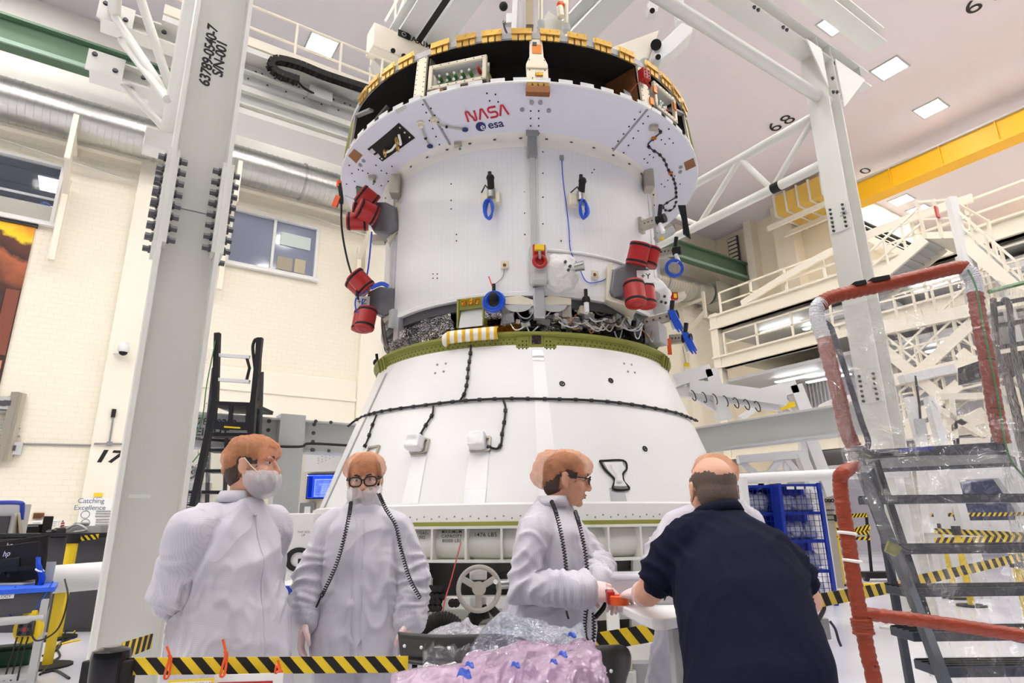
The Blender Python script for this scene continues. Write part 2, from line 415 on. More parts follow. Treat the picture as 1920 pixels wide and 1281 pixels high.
struct(MB().hbox(-40, 80, -30, 30, CEIL, CEIL + .4).build('ceiling', 'ceiling'), 'pale high-bay ceiling with recessed lights')
def wall_grid(holes, s0, s1, z0, z1, n0, n1):
    mb = MB(); ss = sorted({s0, s1, *[h[0] for h in holes], *[h[1] for h in holes]}); zs = sorted({z0, z1, *[h[2] for h in holes], *[h[3] for h in holes]})
    for a, b_ in zip(ss, ss[1:]):
        for c, d in zip(zs, zs[1:]):
            if any(h[0] <= a and b_ <= h[1] and h[2] <= c and d <= h[3] for h in holes): continue
            mb.hbox(a, b_, n0, n1, c, d)
    return mb
WA = (-7.4, -2.92, 12.75, 15.4); WB = (3.3, 7.3, 12.64, 15.37)
wl = struct(wall_grid([WA, WB], -40, 38, 0, CEIL, WALL_N, WALL_N + .35).build('wall_left', 'block'), 'cream painted block wall of the high bay')
pl = MB()
for a, b_ in ((-.4, 1.15),): pl.hbox(a, b_, WALL_N - .35, WALL_N, 0, 16.9)
pl.build('pilaster', 'plaster', wl)
for a, b_ in ((9.6, 10.7), (21, 22), (33, 34)): MB().hbox(a, b_, WALL_N - .35, WALL_N, 0, CEIL).build('pilaster', 'plaster', wl)
MB().hbox(1.15, 9.6, WALL_N - .2, WALL_N, 0, 7.9).build('plaster_facing', 'plaster', wl, bevel=.05)
MB().hbox(1.15, 9.6, WALL_N - .26, WALL_N, 6.9, 7.05).build('trim_band', 'plaster', wl)
MB().hbox(-40, 33, WALL_N - .3, WALL_N, 16.3, 16.45).build('shelf_band', 'plaster', wl)
for z0, z1, nm in ((16.45, CEIL, 'upper_facing'),): MB().hbox(-40, 33, WALL_N - .12, WALL_N, z0, z1).build(nm, mat('overlit_plaster', rgb(250, 247, 240), .5), wl)  # wall above the duct whitened: strong lamp light painted into the plaster colour
# end wall steps back to a farther bay
we = struct(MB().hbox(38, 38.4, 18, 28.3, 0, CEIL).build('wall_end', 'plaster2'), 'cream end wall with a white corner column')
MB().hbox(37.2, 38, 24.3, 24.9, 0, CEIL).build('column_edge', 'ivory', we)
MB().hbox(36.9, 38, 21.0, 22.4, 0, CEIL).build('column_edge', 'plaster2', we)
struct(MB().hbox(38.4, 80, 18, 18.4, 0, CEIL).build('wall_bay', 'plaster2'), 'cream side wall of the farther bay')
struct(MB().hbox(76, 76.4, -30, 18, 0, CEIL).build('wall_far', 'plaster2'), 'far cream wall behind the access platforms')
# windows
M['glass_dark'] = mat('window_glass', rgb(150, 160, 176), .05, 0, alpha=.12, spec=.5)
M['glass_blue'] = mat('window_glass_shaded', rgb(126, 134, 156), .08, 0, spec=.9)
M['tile_dark'] = mat('office_ceiling_tile', rgb(96, 98, 112), .8)
M['office_light'] = mat('office_light', (1, 1, 1), .5, emit=((1, .98, .95), 3.0))
def window(nm, w_, mull, glassm, label):
    o = struct(bpy.data.objects.new(nm, None), label); COL.objects.link(o); ORG[o.name] = V((0, 0, 0))
    s0, s1, z0, z1 = w_; f = MB(); t = .12
    f.hbox(s0, s1, WALL_N - .08, WALL_N + .2, z0, z0 + t); f.hbox(s0, s1, WALL_N - .08, WALL_N + .2, z1 - t, z1)
    f.hbox(s0, s0 + t, WALL_N - .08, WALL_N + .2, z0, z1); f.hbox(s1 - t, s1, WALL_N - .08, WALL_N + .2, z0, z1)
    f.build('window_frame', 'white', o)
    for q in mull: MB().hbox(q - .06, q + .06, WALL_N - .05, WALL_N + .15, z0, z1).build('mullion', 'white', o)
    MB().hbox(s0 - .1, s1 + .1, WALL_N - .25, WALL_N, z0 - .12, z0).build('window_sill', 'white', o)
    e = [s0] + mull + [s1]
    for a, c in zip(e, e[1:]): MB().hbox(a + .05, c - .05, WALL_N + .08, WALL_N + .1, z0 + .05, z1 - .05).build('pane', glassm, o)
    return o
wa = window('window_1', WA, [], 'glass_dark', 'office window showing dark ceiling tiles and bright light panels')
wb = window('window_2', WB, [5.25], 'glass_blue', 'two-pane white framed window with bluish grey glass')
oc = MB().hbox(-9, -2, WALL_N + .4, WALL_N + 8, 15.45, 15.6); oc.build('office_ceiling', 'tile_dark', wa)
for k in range(4):
    MB().hbox(-9, -2, WALL_N + 1.2 + k * 1.5, WALL_N + 1.24 + k * 1.5, 15.42, 15.46).build('tile_joint', 'blackmetal', wa)
for a, c in ((-3.9, -2.6), (-7.6, -6.3)):
    for r0 in (1.5, 4.4): MB().hbox(a, c, WALL_N + r0, WALL_N + r0 + 1.3, 15.40, 15.44).build('light_panel', 'office_light', wa)
MB().hbox(-9, -2, WALL_N + .5, WALL_N + .6, 12.7, 13.75).build('low_partition', 'bracket', wa)
MB().hbox(-9, -2, WALL_N + .35, WALL_N + .39, 13.95, 14.05).build('handrail', 'white', wa)
MB().hbox(-9, -2, WALL_N + 8, WALL_N + 8.2, 12.6, 15.6).build('office_back', 'darkgrey', wa)
for k, (q, cc) in enumerate(((-5.1, 'darkgrey'), (-4.1, 'black'), (-3.4, 'blue'))): MB().ell(H(q, WALL_N + .9, 13.85), .2).build('desk_item', cc, wa, smooth=True)
MB().hbox(5.55, 6.95, WALL_N + .03, WALL_N + .06, 14.1, 14.75).build('paper_notice', mat('pale_green_paper', rgb(206, 216, 212), .6), wb)
MB().hbox(5.5, 6.2, WALL_N + .05, WALL_N + .07, 12.85, 13.5).build('shade', mat('tan_shade', rgb(168, 160, 140), .6), wb)
MB().hbox(6.3, 6.8, WALL_N + .05, WALL_N + .07, 12.85, 13.55).build('shade', mat('tan_shade2', rgb(190, 180, 150), .6), wb)
# ceiling lights: those in view by their pixels, the rest on the same 5 m x 6.7 m grid outside the frame
M['lamp'] = mat('ceiling_lamp', (1, 1, 1), .5, emit=((1.0, .965, .92), LAMP_STRENGTH))
lamp_pos = [sn(on_z(x, y, CEIL))[:2] for x, y in ((603, 85), (1570, 40), (1668, 128), (1745, 203), (1632, 337), (1690, 375), (1723, 393))]
def in_frame(p):
    d = p - CAM; z = d.dot(FW)
    if z < .1: return False
    x = 960 + F_PX * d.dot(RT) / z; y = 640.5 - F_PX * d.dot(UP) / z
    return -60 < x < 1980 and -60 < y < 1340
nvis = len(lamp_pos)
for i in range(-6, 15):
    for j in range(-3, 5):
        p = (4.4 + 5 * i, 10.5 + 6.7 * j)
        if p[1] < (27 if p[0] < 38 else 17) and not in_frame(H(p[0], p[1], CEIL)) and min((p[0] - q[0]) ** 2 + (p[1] - q[1]) ** 2 for q in lamp_pos) > 9: lamp_pos.append(p)
fr = MB()
for a, b_, c, d in ((-.66, .66, -.66, -.58), (-.66, .66, .58, .66), (-.66, -.58, -.58, .58), (.58, .66, -.58, .58)): fr.box(((a + b_) / 2, (c + d) / 2, -.03), (b_ - a, d - c, .06))
me_f = meshmat(fr, 'fixture_frame', 'lightgrey'); me_d = MB().box((0, 0, -.02), (1.14, 1.14, .03)).mesh('diffuser'); me_d.materials.append(M['lamp'])
RZ = math.atan2(UD.y, UD.x)
for k, (a, b_) in enumerate(lamp_pos):
    t = thing('ceiling_light', 'square recessed high-bay light glowing in the pale ceiling', 'ceiling light', H(a, b_, CEIL), 'high-bay ceiling lights')
    t.rotation_euler = (0, 0, RZ)
    for nm, me in (('fixture_frame', me_f), ('diffuser', me_d)):
        o = bpy.data.objects.new(nm, me); COL.objects.link(o); o.parent = t
# spiral duct along the wall
DZ, DN, DR = 16.9, 26.75, .82
def duct(s0, s1, label):
    t = thing('spiral_duct', label, 'duct', H(s0, DN, DZ)); mb = MB(); k = 0; pts = []; rr = []; s_ = s0
    while s_ < s1:
        pts += [H(s_, DN, DZ), H(s_ + .205, DN, DZ), H(s_ + .21, DN, DZ), H(s_ + .24, DN, DZ), H(s_ + .245, DN, DZ)]; rr += [DR, DR, DR + .018, DR + .018, DR]; s_ += .25
    mb.tube(pts, rr, 28); mb.build('duct_wall', 'duct', t, smooth=40)
    for q in np.arange(s0 + 2, s1, 6.0): MB().tube([H(q - .05, DN, DZ), H(q + .05, DN, DZ)], DR + .06, 28).build('joint_band', 'steel', t)
    return t
duct(-14, 34.5, 'long silver spiral duct carried along the cream wall')
bx_ = MB().prism([H(34.6, DN - .9, 16.1), H(34.6, DN + .9, 16.1), H(34.6, DN + .9, 17.7), H(34.6, DN - .9, 17.7)], UD * 2.6); bx = bx_.build('duct_plenum', 'duct'); tag(bx, 'square silver plenum at the end of the spiral duct', 'duct')
for s_ in (-8.7, -2.7, 3.15, 9.2, 15, 21, 27, 33):
    t = thing('duct_bracket', 'cream steel wall bracket carrying the spiral duct', 'bracket', H(s_, WALL_N, 11.2), 'duct brackets on the cream wall')
    MB().hbox(s_ - .1, s_ + .1, WALL_N - .62, WALL_N - .35, 11.15, 14.6).build('post', 'ivory', t)
    MB().bar(H(s_, WALL_N - .5, 14.0), H(s_, DN - .93, 15.0), .2, .25).build('arm', 'ivory', t)
    MB().hbox(s_ - .09, s_ + .09, DN - 1.05, DN - .86, 14.6, 16.5).build('upright', 'ivory', t)
    MB().hbox(s_ - .08, s_ + .08, DN - .9, WALL_N, 15.9, 16.06).build('crossarm', 'ivory', t)
    MB().tube([H(s_ - 3, WALL_N - .1, 15.9), H(s_, WALL_N - .5, 15.4), H(s_ + 3, WALL_N - .1, 15.3)], .02, 5).build('stay_wire', 'white', t)
# runway beams
gb = thing('runway_beam', 'dark green steel crane runway beam along the cream wall', 'beam', H(0, 25.6, 18))
MB().ibeam(H(-16, 25.6, 18.95), H(38, 25.6, 18.95), 1.25, .55, .05, .09).build('girder', 'green_beam', gb)
MB().hbox(-16, 38, 25.45, 25.75, 19.57, 19.67).build('rail', 'blackmetal', gb)
MB().hbox(-16, 38, 25.25, 25.34, 18.3, 18.46).build('flange_strip', mat('pale_green', rgb(150, 178, 160), .5), gb)
def yellow_crane(s0, z0, z1, n0, n1, label):
    t = thing('crane_girder', label, 'crane', H(s0, n1, z0))
    MB().hbox(s0 - .35, s0 + .35, n0, n1, z0, z1).build('box_girder', 'crane', t)
    MB().hbox(s0 - .5, s0 + .5, n0, n1, z1, z1 + .1).build('top_flange', 'lightgrey', t)  # crane's top flange, made grey to keep orange bounce off the ceiling
    MB().hbox(s0 - .5, s0 + .5, n0, n1, z0 - .1, z0).build('bottom_flange', 'crane', t)
    for k in np.arange(n0 + 1, n1, 2.5): MB().hbox(s0 - .47, s0 - .35, k, k + .06, z0, z1).build('stiffener', 'crane', t)
    return t
yellow_crane(34.9, 19.05, 20.15, -25, 16.9, 'bright yellow overhead crane girder, lower of the pair')
yellow_crane(37.4, 20.85, 21.5, -25, 16.9, 'bright yellow overhead crane girder, upper of the pair')
t = thing('bridge_crane', 'yellow crane with a white CAPACITY 30 TON sign', 'crane', H(52, 6, 16))
p0 = on_s(1860, 500, 52); 
MB().hbox(51.5, 52.5, -22, sn(p0)[1] + 1.5, p0.z - .7, p0.z + .9).build('box_girder', 'crane', t)
for k in range(12):
    a = sn(p0)[1] + 1.4 - k * 2.2
    MB().hbox(51.5, 51.56, a - .05, a + .05, p0.z + .9, p0.z + 2.4).build('rail_post', 'crane', t)
for zz in (1.6, 2.4): MB().hbox(51.5, 51.56, -22, sn(p0)[1] + 1.5, p0.z + zz - .05, p0.z + zz + .05).build('hand_rail', 'crane', t)
pc = on_s(1918, 473, 51.2)
MB().box(pc, (2.6, .05, 1.7), Matrix((-ND, UD, ZD)).transposed()).build('sign', 'paper', t)
text('CAPACITY\n 30 TON', .72, facing(pc - UD * .05, -ND, ZD), t, align='CENTER')
# rail pair, vents and fittings in the farther bay
t = thing('bay_runway', 'black and white crane rails running along the farther bay wall', 'beam', H(50, 17, 18.5))
for k, z in enumerate((18.9, 19.3, 19.7)): MB().hbox(38.6, 62, 17.3, 17.5, z, z + .12).build('conductor_rail', 'black', t)
MB().hbox(38.6, 62, 17.2, 17.8, 18.2, 18.8).build('girder', 'ivory', t)
t = thing('wall_duct', 'boxy cream duct on brackets under the ceiling at the end wall', 'duct', H(37, 19, 19.5))
MB().hbox(34.5, 37.9, 17.2, 20.6, 20.4, 21.7).build('duct_box', mat('yellow_lit_duct', rgb(232, 196, 96), .4, .3, bump=(3, .3, .05)), t)  # yellow reflected light painted into the cream duct's colour
for k in range(5): MB().hbox(34.4, 38, 17.3 + k * .8, 17.4 + k * .8, 20.3, 21.8).build('rib', 'white', t)
for k in (34.6, 36.4): MB().hbox(k, k + .2, 17.0, 21.4, 19.7, 20.0).build('bracket', 'ivory', t)
t = thing('louver_vent', 'white louvered vent panel with dark frame high on end wall', 'vent', H(37.8, 26, 17))
c0 = sn(on_s(1365, 450, 37.8)); c1 = sn(on_s(1392, 508, 37.8))
MB().hbox(37.7, 37.8, c1[1], c0[1], c1[2], c0[2]).build('frame', 'darkgrey', t)
for k in range(9):
    z = lerp(c1[2], c0[2], (k + .5) / 9); MB().hbox(37.6, 37.7, c1[1] + .1, c0[1] - .1, z - .12, z + .06).build('slat', 'ivory', t)
# numbers painted on the ceiling
cn = thing('ceiling_numbers', 'black grid numbers painted on the pale ceiling', 'lettering', H(26, 14, CEIL))
for tx, px, py, sz in (('68', 1465, 232, 1.3), ('69', 1845, 2, 1.3), ('70', 1612, 326, 1.2)):
    for k, ch_ in enumerate(tx): text(ch_, sz, facing(on_z(px, py, CEIL - .02) - ND * (k - .5) * sz * .62, -ND, -UD), cn, name='numeral')
# banner, poster, number and fittings on the block wall
bm_ = mat('banner_print', rgb(40, 28, 22), .6); nt = bm_.node_tree; b = nt.nodes['Principled BSDF']; mp, sp = hall_coords(nt)
mr = nt.nodes.new('ShaderNodeMapRange'); mr.inputs['From Min'].default_value = 4.4; mr.inputs['From Max'].default_value = 12.5; nt.links.new(sp.outputs['Z'], mr.inputs['Value'])
ms = nt.nodes.new('ShaderNodeMath'); ms.operation = 'MULTIPLY_ADD'; ms.inputs[1].default_value = .06; nt.links.new(sp.outputs['X'], ms.inputs[0]); nt.links.new(mr.outputs['Result'], ms.inputs[2])
nz = nt.nodes.new('ShaderNodeTexNoise'); nz.inputs['Scale'].default_value = 1.5; nz.inputs['Detail'].default_value = 6; nt.links.new(mp.outputs['Vector'], nz.inputs['Vector'])
m2 = nt.nodes.new('ShaderNodeMath'); m2.operation = 'MULTIPLY_ADD'; m2.inputs[1].default_value = .16; nt.links.new(nz.outputs['Fac'], m2.inputs[0]); nt.links.new(ms.outputs[0], m2.inputs[2])
cr = nt.nodes.new('ShaderNodeValToRGB'); e = cr.color_ramp.elements; e[0].position = 0; e[0].color = (*rgb(20, 14, 12), 1); e[1].position = 1; e[1].color = (*rgb(34, 28, 30), 1)
for p, c in ((.32, (70, 36, 24)), (.44, (176, 96, 60)), (.47, (60, 34, 26)), (.55, (96, 50, 36)), (.57, (255, 214, 30)), (.63, (240, 160, 24)), (.70, (120, 62, 38)), (.78, (48, 36, 36))):
    q = e.new(p); q.color = (*rgb(*c), 1)
nt.links.new(m2.outputs[0], cr.inputs['Fac']); nt.links.new(cr.outputs['Color'], b.inputs['Base Color'])
bn = thing('wall_banner', 'dark space-scene banner with glowing orange band below office window', 'banner', H(-5.5, 27.8, 4.5))
MB().hbox(-7.6, -3.42, WALL_N - .08, WALL_N - .02, 4.4, 12.5).build('print', bm_, bn)
MB().hbox(-7.7, -3.35, WALL_N - .14, WALL_N - .01, 12.5, 12.64).build('top_rail', 'blackmetal', bn)
def panel_boxes(o, items):
    for (a, b_, c, d, m_) in items: MB().hbox(a, b_, WALL_N - .1, WALL_N - .03, c, d).build('print_panel', m_, o)
panel_boxes(bn, [(-5.2, -3.9, 8.0, 9.6, mat('print_dark', rgb(62, 48, 48), .6)), (-3.85, -3.45, 7.4, 9.9, mat('print_brown', rgb(124, 66, 48), .6)), (-4.1, -3.5, 6.0, 7.2, mat('print_tan', rgb(196, 132, 96), .6))])
sg = tag(text('17', .62, facing(on_n(201, 857, WALL_N - .37), UD, ZD), None, shear=.25, bold=.02, sx=1.4, name='bay_number'), 'large black slanted number 17 painted on the cream pilaster', 'number')
t = thing('wall_camera', 'white dome security camera on an arm on the pilaster', 'camera', H(0, 27.6, 8))
cp = on_n(232, 655, WALL_N - .7)
MB().lathe([(0, .25), (.16, .25), (.2, .1), (.2, -.08), (.16, -.12)], 20, cp).build('housing', 'white', t, smooth=True)
MB().ell(cp + V((0, 0, -.12)), (.15, .15, .13)).build('dome', 'black', t, smooth=True)
MB().tube([cp + V((-.05, 0, -.1)), cp + V((-.35, .1, -.14)), H(sn(cp)[0] - .5, WALL_N - .1, cp.z - .14)], .03, 6).build('arm', 'white', t)
t = thing('wall_conduit', 'thin grey conduit with lamp box along the block wall', 'conduit', H(-2, 27.9, 4.3))
a = on_n(27, 832, WALL_N - .06); c = on_n(174, 835, WALL_N - .06); d = on_n(205, 832, WALL_N - .42); e_ = on_n(213, 775, WALL_N - .42)
MB().tube([a, c, on_n(178, 832, WALL_N - .42), d, on_n(340, 835, WALL_N - .42)], .035, 6).build('pipe', 'grey', t)
MB().tube([d, e_], .03, 6).build('riser', 'grey', t)
MB().box(e_, (.14, .12, .3), HALLROT).build('lamp_box', 'black', t); MB().box(d, (.18, .12, .14), HALLROT).build('junction_box', 'grey', t)
t = thing('wall_poster', 'white poster with blue Catching Excellence heading on the pilaster', 'poster', H(-.2, 27.6, 1))
pa = on_n(152, 938, WALL_N - .4); pb = on_n(192, 998, WALL_N - .4)
c0, c1 = sn(pa), sn(pb); MB().hbox(c0[0], 1.2, WALL_N - .39, WALL_N - .36, c1[2] - .6, c0[2] + .08).build('sheet', 'paper', t)
text('Catching\nExcellence', .24, facing(on_n(170, 946, WALL_N - .41), UD, ZD), t, mat('slate_blue_ink', rgb(90, 110, 140), .6), spacing=.95)
for k in range(3):
    q = on_n(160, 965 + 16 * k, WALL_N - .41); MB().torus(q, .13, .012, ND, 20, 4).build('icon_ring', 'grey', t)
    for j in range(3): MB().hbox(sn(q)[0] + .3, sn(q)[0] + .95, WALL_N - .42, WALL_N - .4, q.z + .1 - .09 * j, q.z + .13 - .09 * j).build('text_line', 'grey', t)
ys = on_n(184, 928, WALL_N - .4); tag(MB().box(ys, (.28, .03, .12), HALLROT).build('wall_tag', 'yellow'), 'small yellow tag on pilaster above the poster', 'sign')
def pq(x, y, n_=27.8): return on_n(x, y, n_)
t = thing('wall_rack', 'grey metal shelf rack with oval cutouts hung on the wall', 'rack', pq(20, 862))
for a, b_ in (((10, 866), (40, 738)), ((0, 866), (32, 736))): MB().bar(pq(*a), pq(*b_), .26, .2).build('rail', 'bracket', t)
for yy in (756, 840): MB().box(pq(6, yy, 27.85), (1.05, .15, .44), HALLROT).build('shelf_beam', 'lightgrey', t)
for yy in (756, 840):
    for xx in (0, 18): MB().box(pq(xx, yy, 27.76), (.34, .04, .18), HALLROT).build('cutout', 'darkgrey', t)
for k in range(5): MB().box(pq(4, 772 + 15 * k, 27.85), (1.0, .08, .06), HALLROT).build('wire', 'grey', t)
for yy in (750, 850): MB().box(pq(20, yy, 27.92), (.2, .16, .2), HALLROT).build('wall_bracket', 'grey', t)
# ================================================================ WHITE STEEL GANTRY AROUND THE MODULE
GT = thing('steel_gantry', 'white steel gantry with tall columns and tube trusses around the module', 'gantry', H(4.8, 4.45, 0))
def bolts(pts, nrm, r, h, parent=None, material='bolt'):
    me = bolt_mesh(r, h, material)
    for p in pts: inst(me, 'bolt', parent or GT, frame(p, nrm))
LS, LN = 0.29, 4.61                      # front left column centre
# front left column: web faces the camera, flanges at both sides
c1 = MB().ibeam(H(LS, LN, 0), H(LS, LN, 9.2), .385, .40, .02, .03, up=UD).build('column', 'gantry', GT)
c2 = MB().ibeam(H(9.4, 4.45, 0), H(9.4, 4.45, 9.15), .40, .36, .02, .03, up=UD).build('column', 'gantry', GT)
MB().hbox(LS - .32, LS + .32, LN - .3, LN + .3, 0, .03).build('base_plate', 'gantry', GT)
MB().hbox(9.05, 9.75, 4.1, 4.8, 0, .03).build('base_plate', 'gantry', GT)
# splice plates and bolts on the left column
for sg_ in (-1, 1):
    zs0 = on_n(300, 472, LN).z; zs1 = on_n(330, 305, LN).z
    so = LS + sg_ * (.1925 + .012)
    MB().hbox(so - .012, so + .012, LN - .19, LN + .19, zs0, zs1).build('splice_plate', 'gantry', GT)
    si = LS + sg_ * (.1925 - .03 - .012)
    for q in (-.1,): MB().hbox(si - .012, si + .012, LN - .19, LN - .06, zs0, zs1).build('splice_plate', 'gantry', GT)
    for k in range(8):
        z = lerp(zs0 + .05, zs1 - .05, k / 7)
        bolts([H(LS + sg_ * (.1925 + .024), LN - .12, z)], UD * sg_, .022, .05)
        bolts([H(LS + sg_ * (.1925 - .054), LN - .12, z)], UD * -sg_, .022, .055)
        bolts([H(LS + sg_ * (.1925 + .024), LN + .12, z)], UD * sg_, .022, .05)
zj = (zs0 + zs1) / 2
MB().hbox(LS - .165, LS + .165, LN - .0115, LN - .01, zj - .004, zj + .004).build('splice_seam', 'grey', GT)
a = facing(on_n(392, 104, LN - .0125), (ZD * -1), UD)   # reading upwards
def col_text(t_, px, py, size):
    p = on_n(px, py, LN - .0135); return text(t_, size, facing(p, ZD, -UD), GT, shear=.12, bold=.003, spacing=.95)
col_text('63789-0540-7', 392, 104, .105); col_text('S/N-001', 413, 110, .105)
q = on_n(262, 931, LN - .0135); MB().hbox(sn(q)[0] - .06, sn(q)[0] + .06, LN - .0125, LN - .011, q.z - .01, q.z + .012).build('label_plate', 'paper', GT)
# right column splice plates
for (ya, yb) in ((372, 425), (692, 752)):
    za = on_s(1600, yb, 9.2).z; zb = on_s(1600, ya, 9.2).z
    if ya > 600: za, zb = on_s(1660, yb, 9.2).z, on_s(1660, ya, 9.2).z
    MB().hbox(9.178, 9.2, 4.29, 4.61, za, zb).build('splice_plate', 'gantry', GT)
    MB().hbox(9.22, 9.58, 4.425, 4.437, za, zb).build('splice_plate', 'gantry', GT)
    for k in range(6):
        z = lerp(za + .04, zb - .04, k / 5)
        bolts([H(9.178, 4.35, z), H(9.178, 4.55, z)], -UD, .016, .03)
        bolts([H(9.30, 4.425, z)], -ND, .018, .04)
tx = on_s(1582, 400, 9.17); text('MAX\nLOAD', .045, facing(tx, ND * -1, ZD), GT)
# front top beams along the hall wall direction (high above, seen at the right)
MB().ibeam(H(-.6, 4.45, 9.25), H(10.9, 4.45, 9.25), .34, .34, .02, .03).build('top_beam', 'gantry', GT)
MB().ibeam(H(-.6, 4.05, 9.95), H(10.9, 4.05, 9.95), .34, .34, .02, .03).build('top_beam', 'gantry', GT)
MB().tube([H(-.1, 4.45, 8.28), H(9.5, 4.45, 8.28)], .10, 16).build('tube_chord', 'gantry', GT, smooth=40)
for s_ in np.arange(5.2, 10.8, .75):
    bolts([H(s_, 4.28 + .02, 9.08), H(s_ + .1, 4.28 + .02, 9.08)], -ZD, .022, .035)
for s_ in (9.2, 9.6, 10.6): MB().hbox(s_ - .01, s_ + .01, 4.29, 4.45, 9.1, 9.4).build('stiffener', 'gantry', GT)
MB().prism([H(9.2, 4.24, 9.08), H(8.75, 4.24, 9.08), H(9.2, 4.24, 8.3)], ND * .02).build('gusset', 'gantry', GT)
MB().prism([H(9.62, 4.24, 9.08), H(10.6, 4.24, 9.08), H(9.62, 4.24, 8.1)], ND * .02).build('gusset', 'gantry', GT)
for zz in (7.15, 6.75): MB().prism([H(9.6, 4.45, zz), H(9.95, 4.45, zz - .12), H(9.6, 4.45, zz - .22)], ND * .02).build('gusset', 'gantry', GT)
MB().tube([H(9.62, 4.45, 8.2), H(10.5, 4.45, 9.02)], .055, 12).build('brace', 'gantry', GT, smooth=40)
bolts([H(9.3, 4.24, 8.25), H(9.42, 4.24, 8.3), H(9.36, 4.24, 8.55)], -ND, .025, .04)
# side trusses running back from each front column
def truss(s_, n0, n1, r, posts, za=8.0, zb=7.08):
    MB().tube([H(s_, n0, za), H(s_, n1, za)], r, 14).build('tube_chord', 'gantry', GT, smooth=40)
    MB().tube([H(s_, n0, zb), H(s_, n1, zb)], r, 14).build('tube_chord', 'gantry', GT, smooth=40)
    for (a_, b_) in posts: MB().tube([H(s_, a_, zb), H(s_, b_, za)], r * .62, 10).build('tube_web', 'gantry', GT, smooth=40)
truss(9.3, 4.55, 11.2, .085, [(5.55, 4.6), (5.55, 6.1), (7.2, 6.1), (7.2, 8.3), (9.3, 8.3), (9.3, 10.6)])
for n_ in (5.45,): MB().tube([H(9.3, n_ - .06, 7.08), H(9.3, n_ + .1, 7.08)], .09, 12).build('tape_band', 'black', GT)
truss(.13, 4.8, 9.5, .115, [(5.4, 6.2), (6.9, 6.2), (6.9, 7.8), (8.9, 7.8)])
# rear frame
RN = 9.5
for z_ in (8.72, 7.82):
    MB().ibeam(H(-.95, RN, z_), H(9.6, RN, z_), .3, .3, .02, .03).build('rear_beam', 'gantry', GT)
    MB().hbox(-1.0, -.55, RN - .2, RN - .17, z_ - .17, z_ + .17).build('end_plate', 'gantry', GT)
    bolts([H(-.92, RN - .2, z_ + .1), H(-.65, RN - .2, z_ - .06), H(-.3, RN - .16, z_), H(-.15, RN - .16, z_)], -ND, .028, .03)
MB().tube([H(-.8, 4.9, 8.72), H(-.8, RN, 8.72)], .085, 14).build('tube_chord', 'gantry', GT, smooth=40)
for (pa, na, pb, nb) in (((215, 32), 9.3, (316, 182), 8.6), ((265, 2), 8.4, (320, 168), 8.6), ((228, 76), 9.5, (314, 186), 8.4), ((224, 150), 9.5, (308, 240), 9.3)):
    MB().tube([on_n(*pa, na), on_n(*pb, nb)], .06, 12).build('tube_web', 'gantry', GT, smooth=40)
pb = on_n(301, 272, 9.2)
MB().box(pb, (.42, .3, .3), HALLROT).build('tube_foot', 'gantry', GT, bevel=.01)
MB().tube([on_n(316, 290, 9.0), on_n(318, 300, 9.0), on_n(312, 312, 9.0)], .018, 6).build('green_strap', 'green_beam', GT)
# big rear runway girder with walkway rail and cable chain
MB().hbox(.3, 9.6, RN - .05, RN + .05, 7.85, 8.75).build('girder_web', 'gantry_grey', GT)
for z_ in (7.7, 8.85): MB().hbox(-.2, 9.6, RN - .32, RN + .32, z_ - .05, z_ + .05).build('girder_flange', 'gantry', GT)
MB().hbox(.3, 9.6, RN - .14, RN - .05, 8.2, 8.3).build('girder_rib', 'gantry', GT)
MB().hbox(-.2, 9.6, RN - .3, RN + .3, 8.95, 9.12).build('walkway_channel', 'ivory', GT)
for z_ in (9.55, 10.0): MB().tube([H(-.2, RN, z_), H(4.4, RN, z_)], .022, 8).build('hand_rail', 'ivory', GT)
for s_ in np.arange(.2, 4.6, .8): MB().tube([H(s_, RN, 9.1), H(s_, RN, 10.0)], .025, 8).build('rail_post', 'ivory', GT)
for k in range(26): bolts([H(.8 + k * .1, RN - .13, 8.55 + (.08 if k % 3 else -.1))], -ND, .013, .012)
MB().box(on_n(600, 178, RN - .2), (.4, .12, .2), HALLROT).build('junction_box', 'lightgrey', GT)
# cable drag chain: alternating links
links = spline([on_n(555, 150, RN - .4), on_n(522, 138, RN - .4), on_n(507, 122, RN - .4), on_n(520, 113, RN - .4), on_n(560, 122, RN - .4), on_n(610, 142, RN - .4), on_n(690, 168, RN - .4)], 9)
tot = [0]
for a, b_ in zip(links, links[1:]): tot.append(tot[-1] + (b_ - a).length)
ch = MB().box((0, 0, 0), (.012, .062, .1)).mesh('chain_link'); lk = MB()
for x_ in (-.06, .06): lk.box((x_, 0, 0), (.02, .085, .11))
lk.box((0, 0, .05), (.12, .045, .012)); lk.box((0, 0, -.05), (.12, .045, .012))
chain = thing('cable_chain', 'black cable drag chain looping along the crane walkway', 'cable chain', links[0])
lk_me = meshmat(lk, 'chain_link', 'black'); nlk = int(tot[-1] / .088); k = 0
for i in range(nlk + 1):
    d = tot[-1] * i / nlk
    while k < len(tot) - 2 and tot[k + 1] < d: k += 1
    tg = (links[k + 1] - links[k]).normalized(); p = links[k] + tg * (d - tot[k])
    xx = ND; yy = tg; zz = xx.cross(yy).normalized(); mm = Matrix((xx, yy, zz)).transposed().to_4x4(); mm.translation = p
    inst(lk_me, 'chain_link', chain, mm)
MB().tube(spline([on_n(555, 150, RN - .4), on_n(570, 165, RN - .35), on_n(588, 175, RN - .25)], 6), .02, 6).build('cable', 'cable', chain)
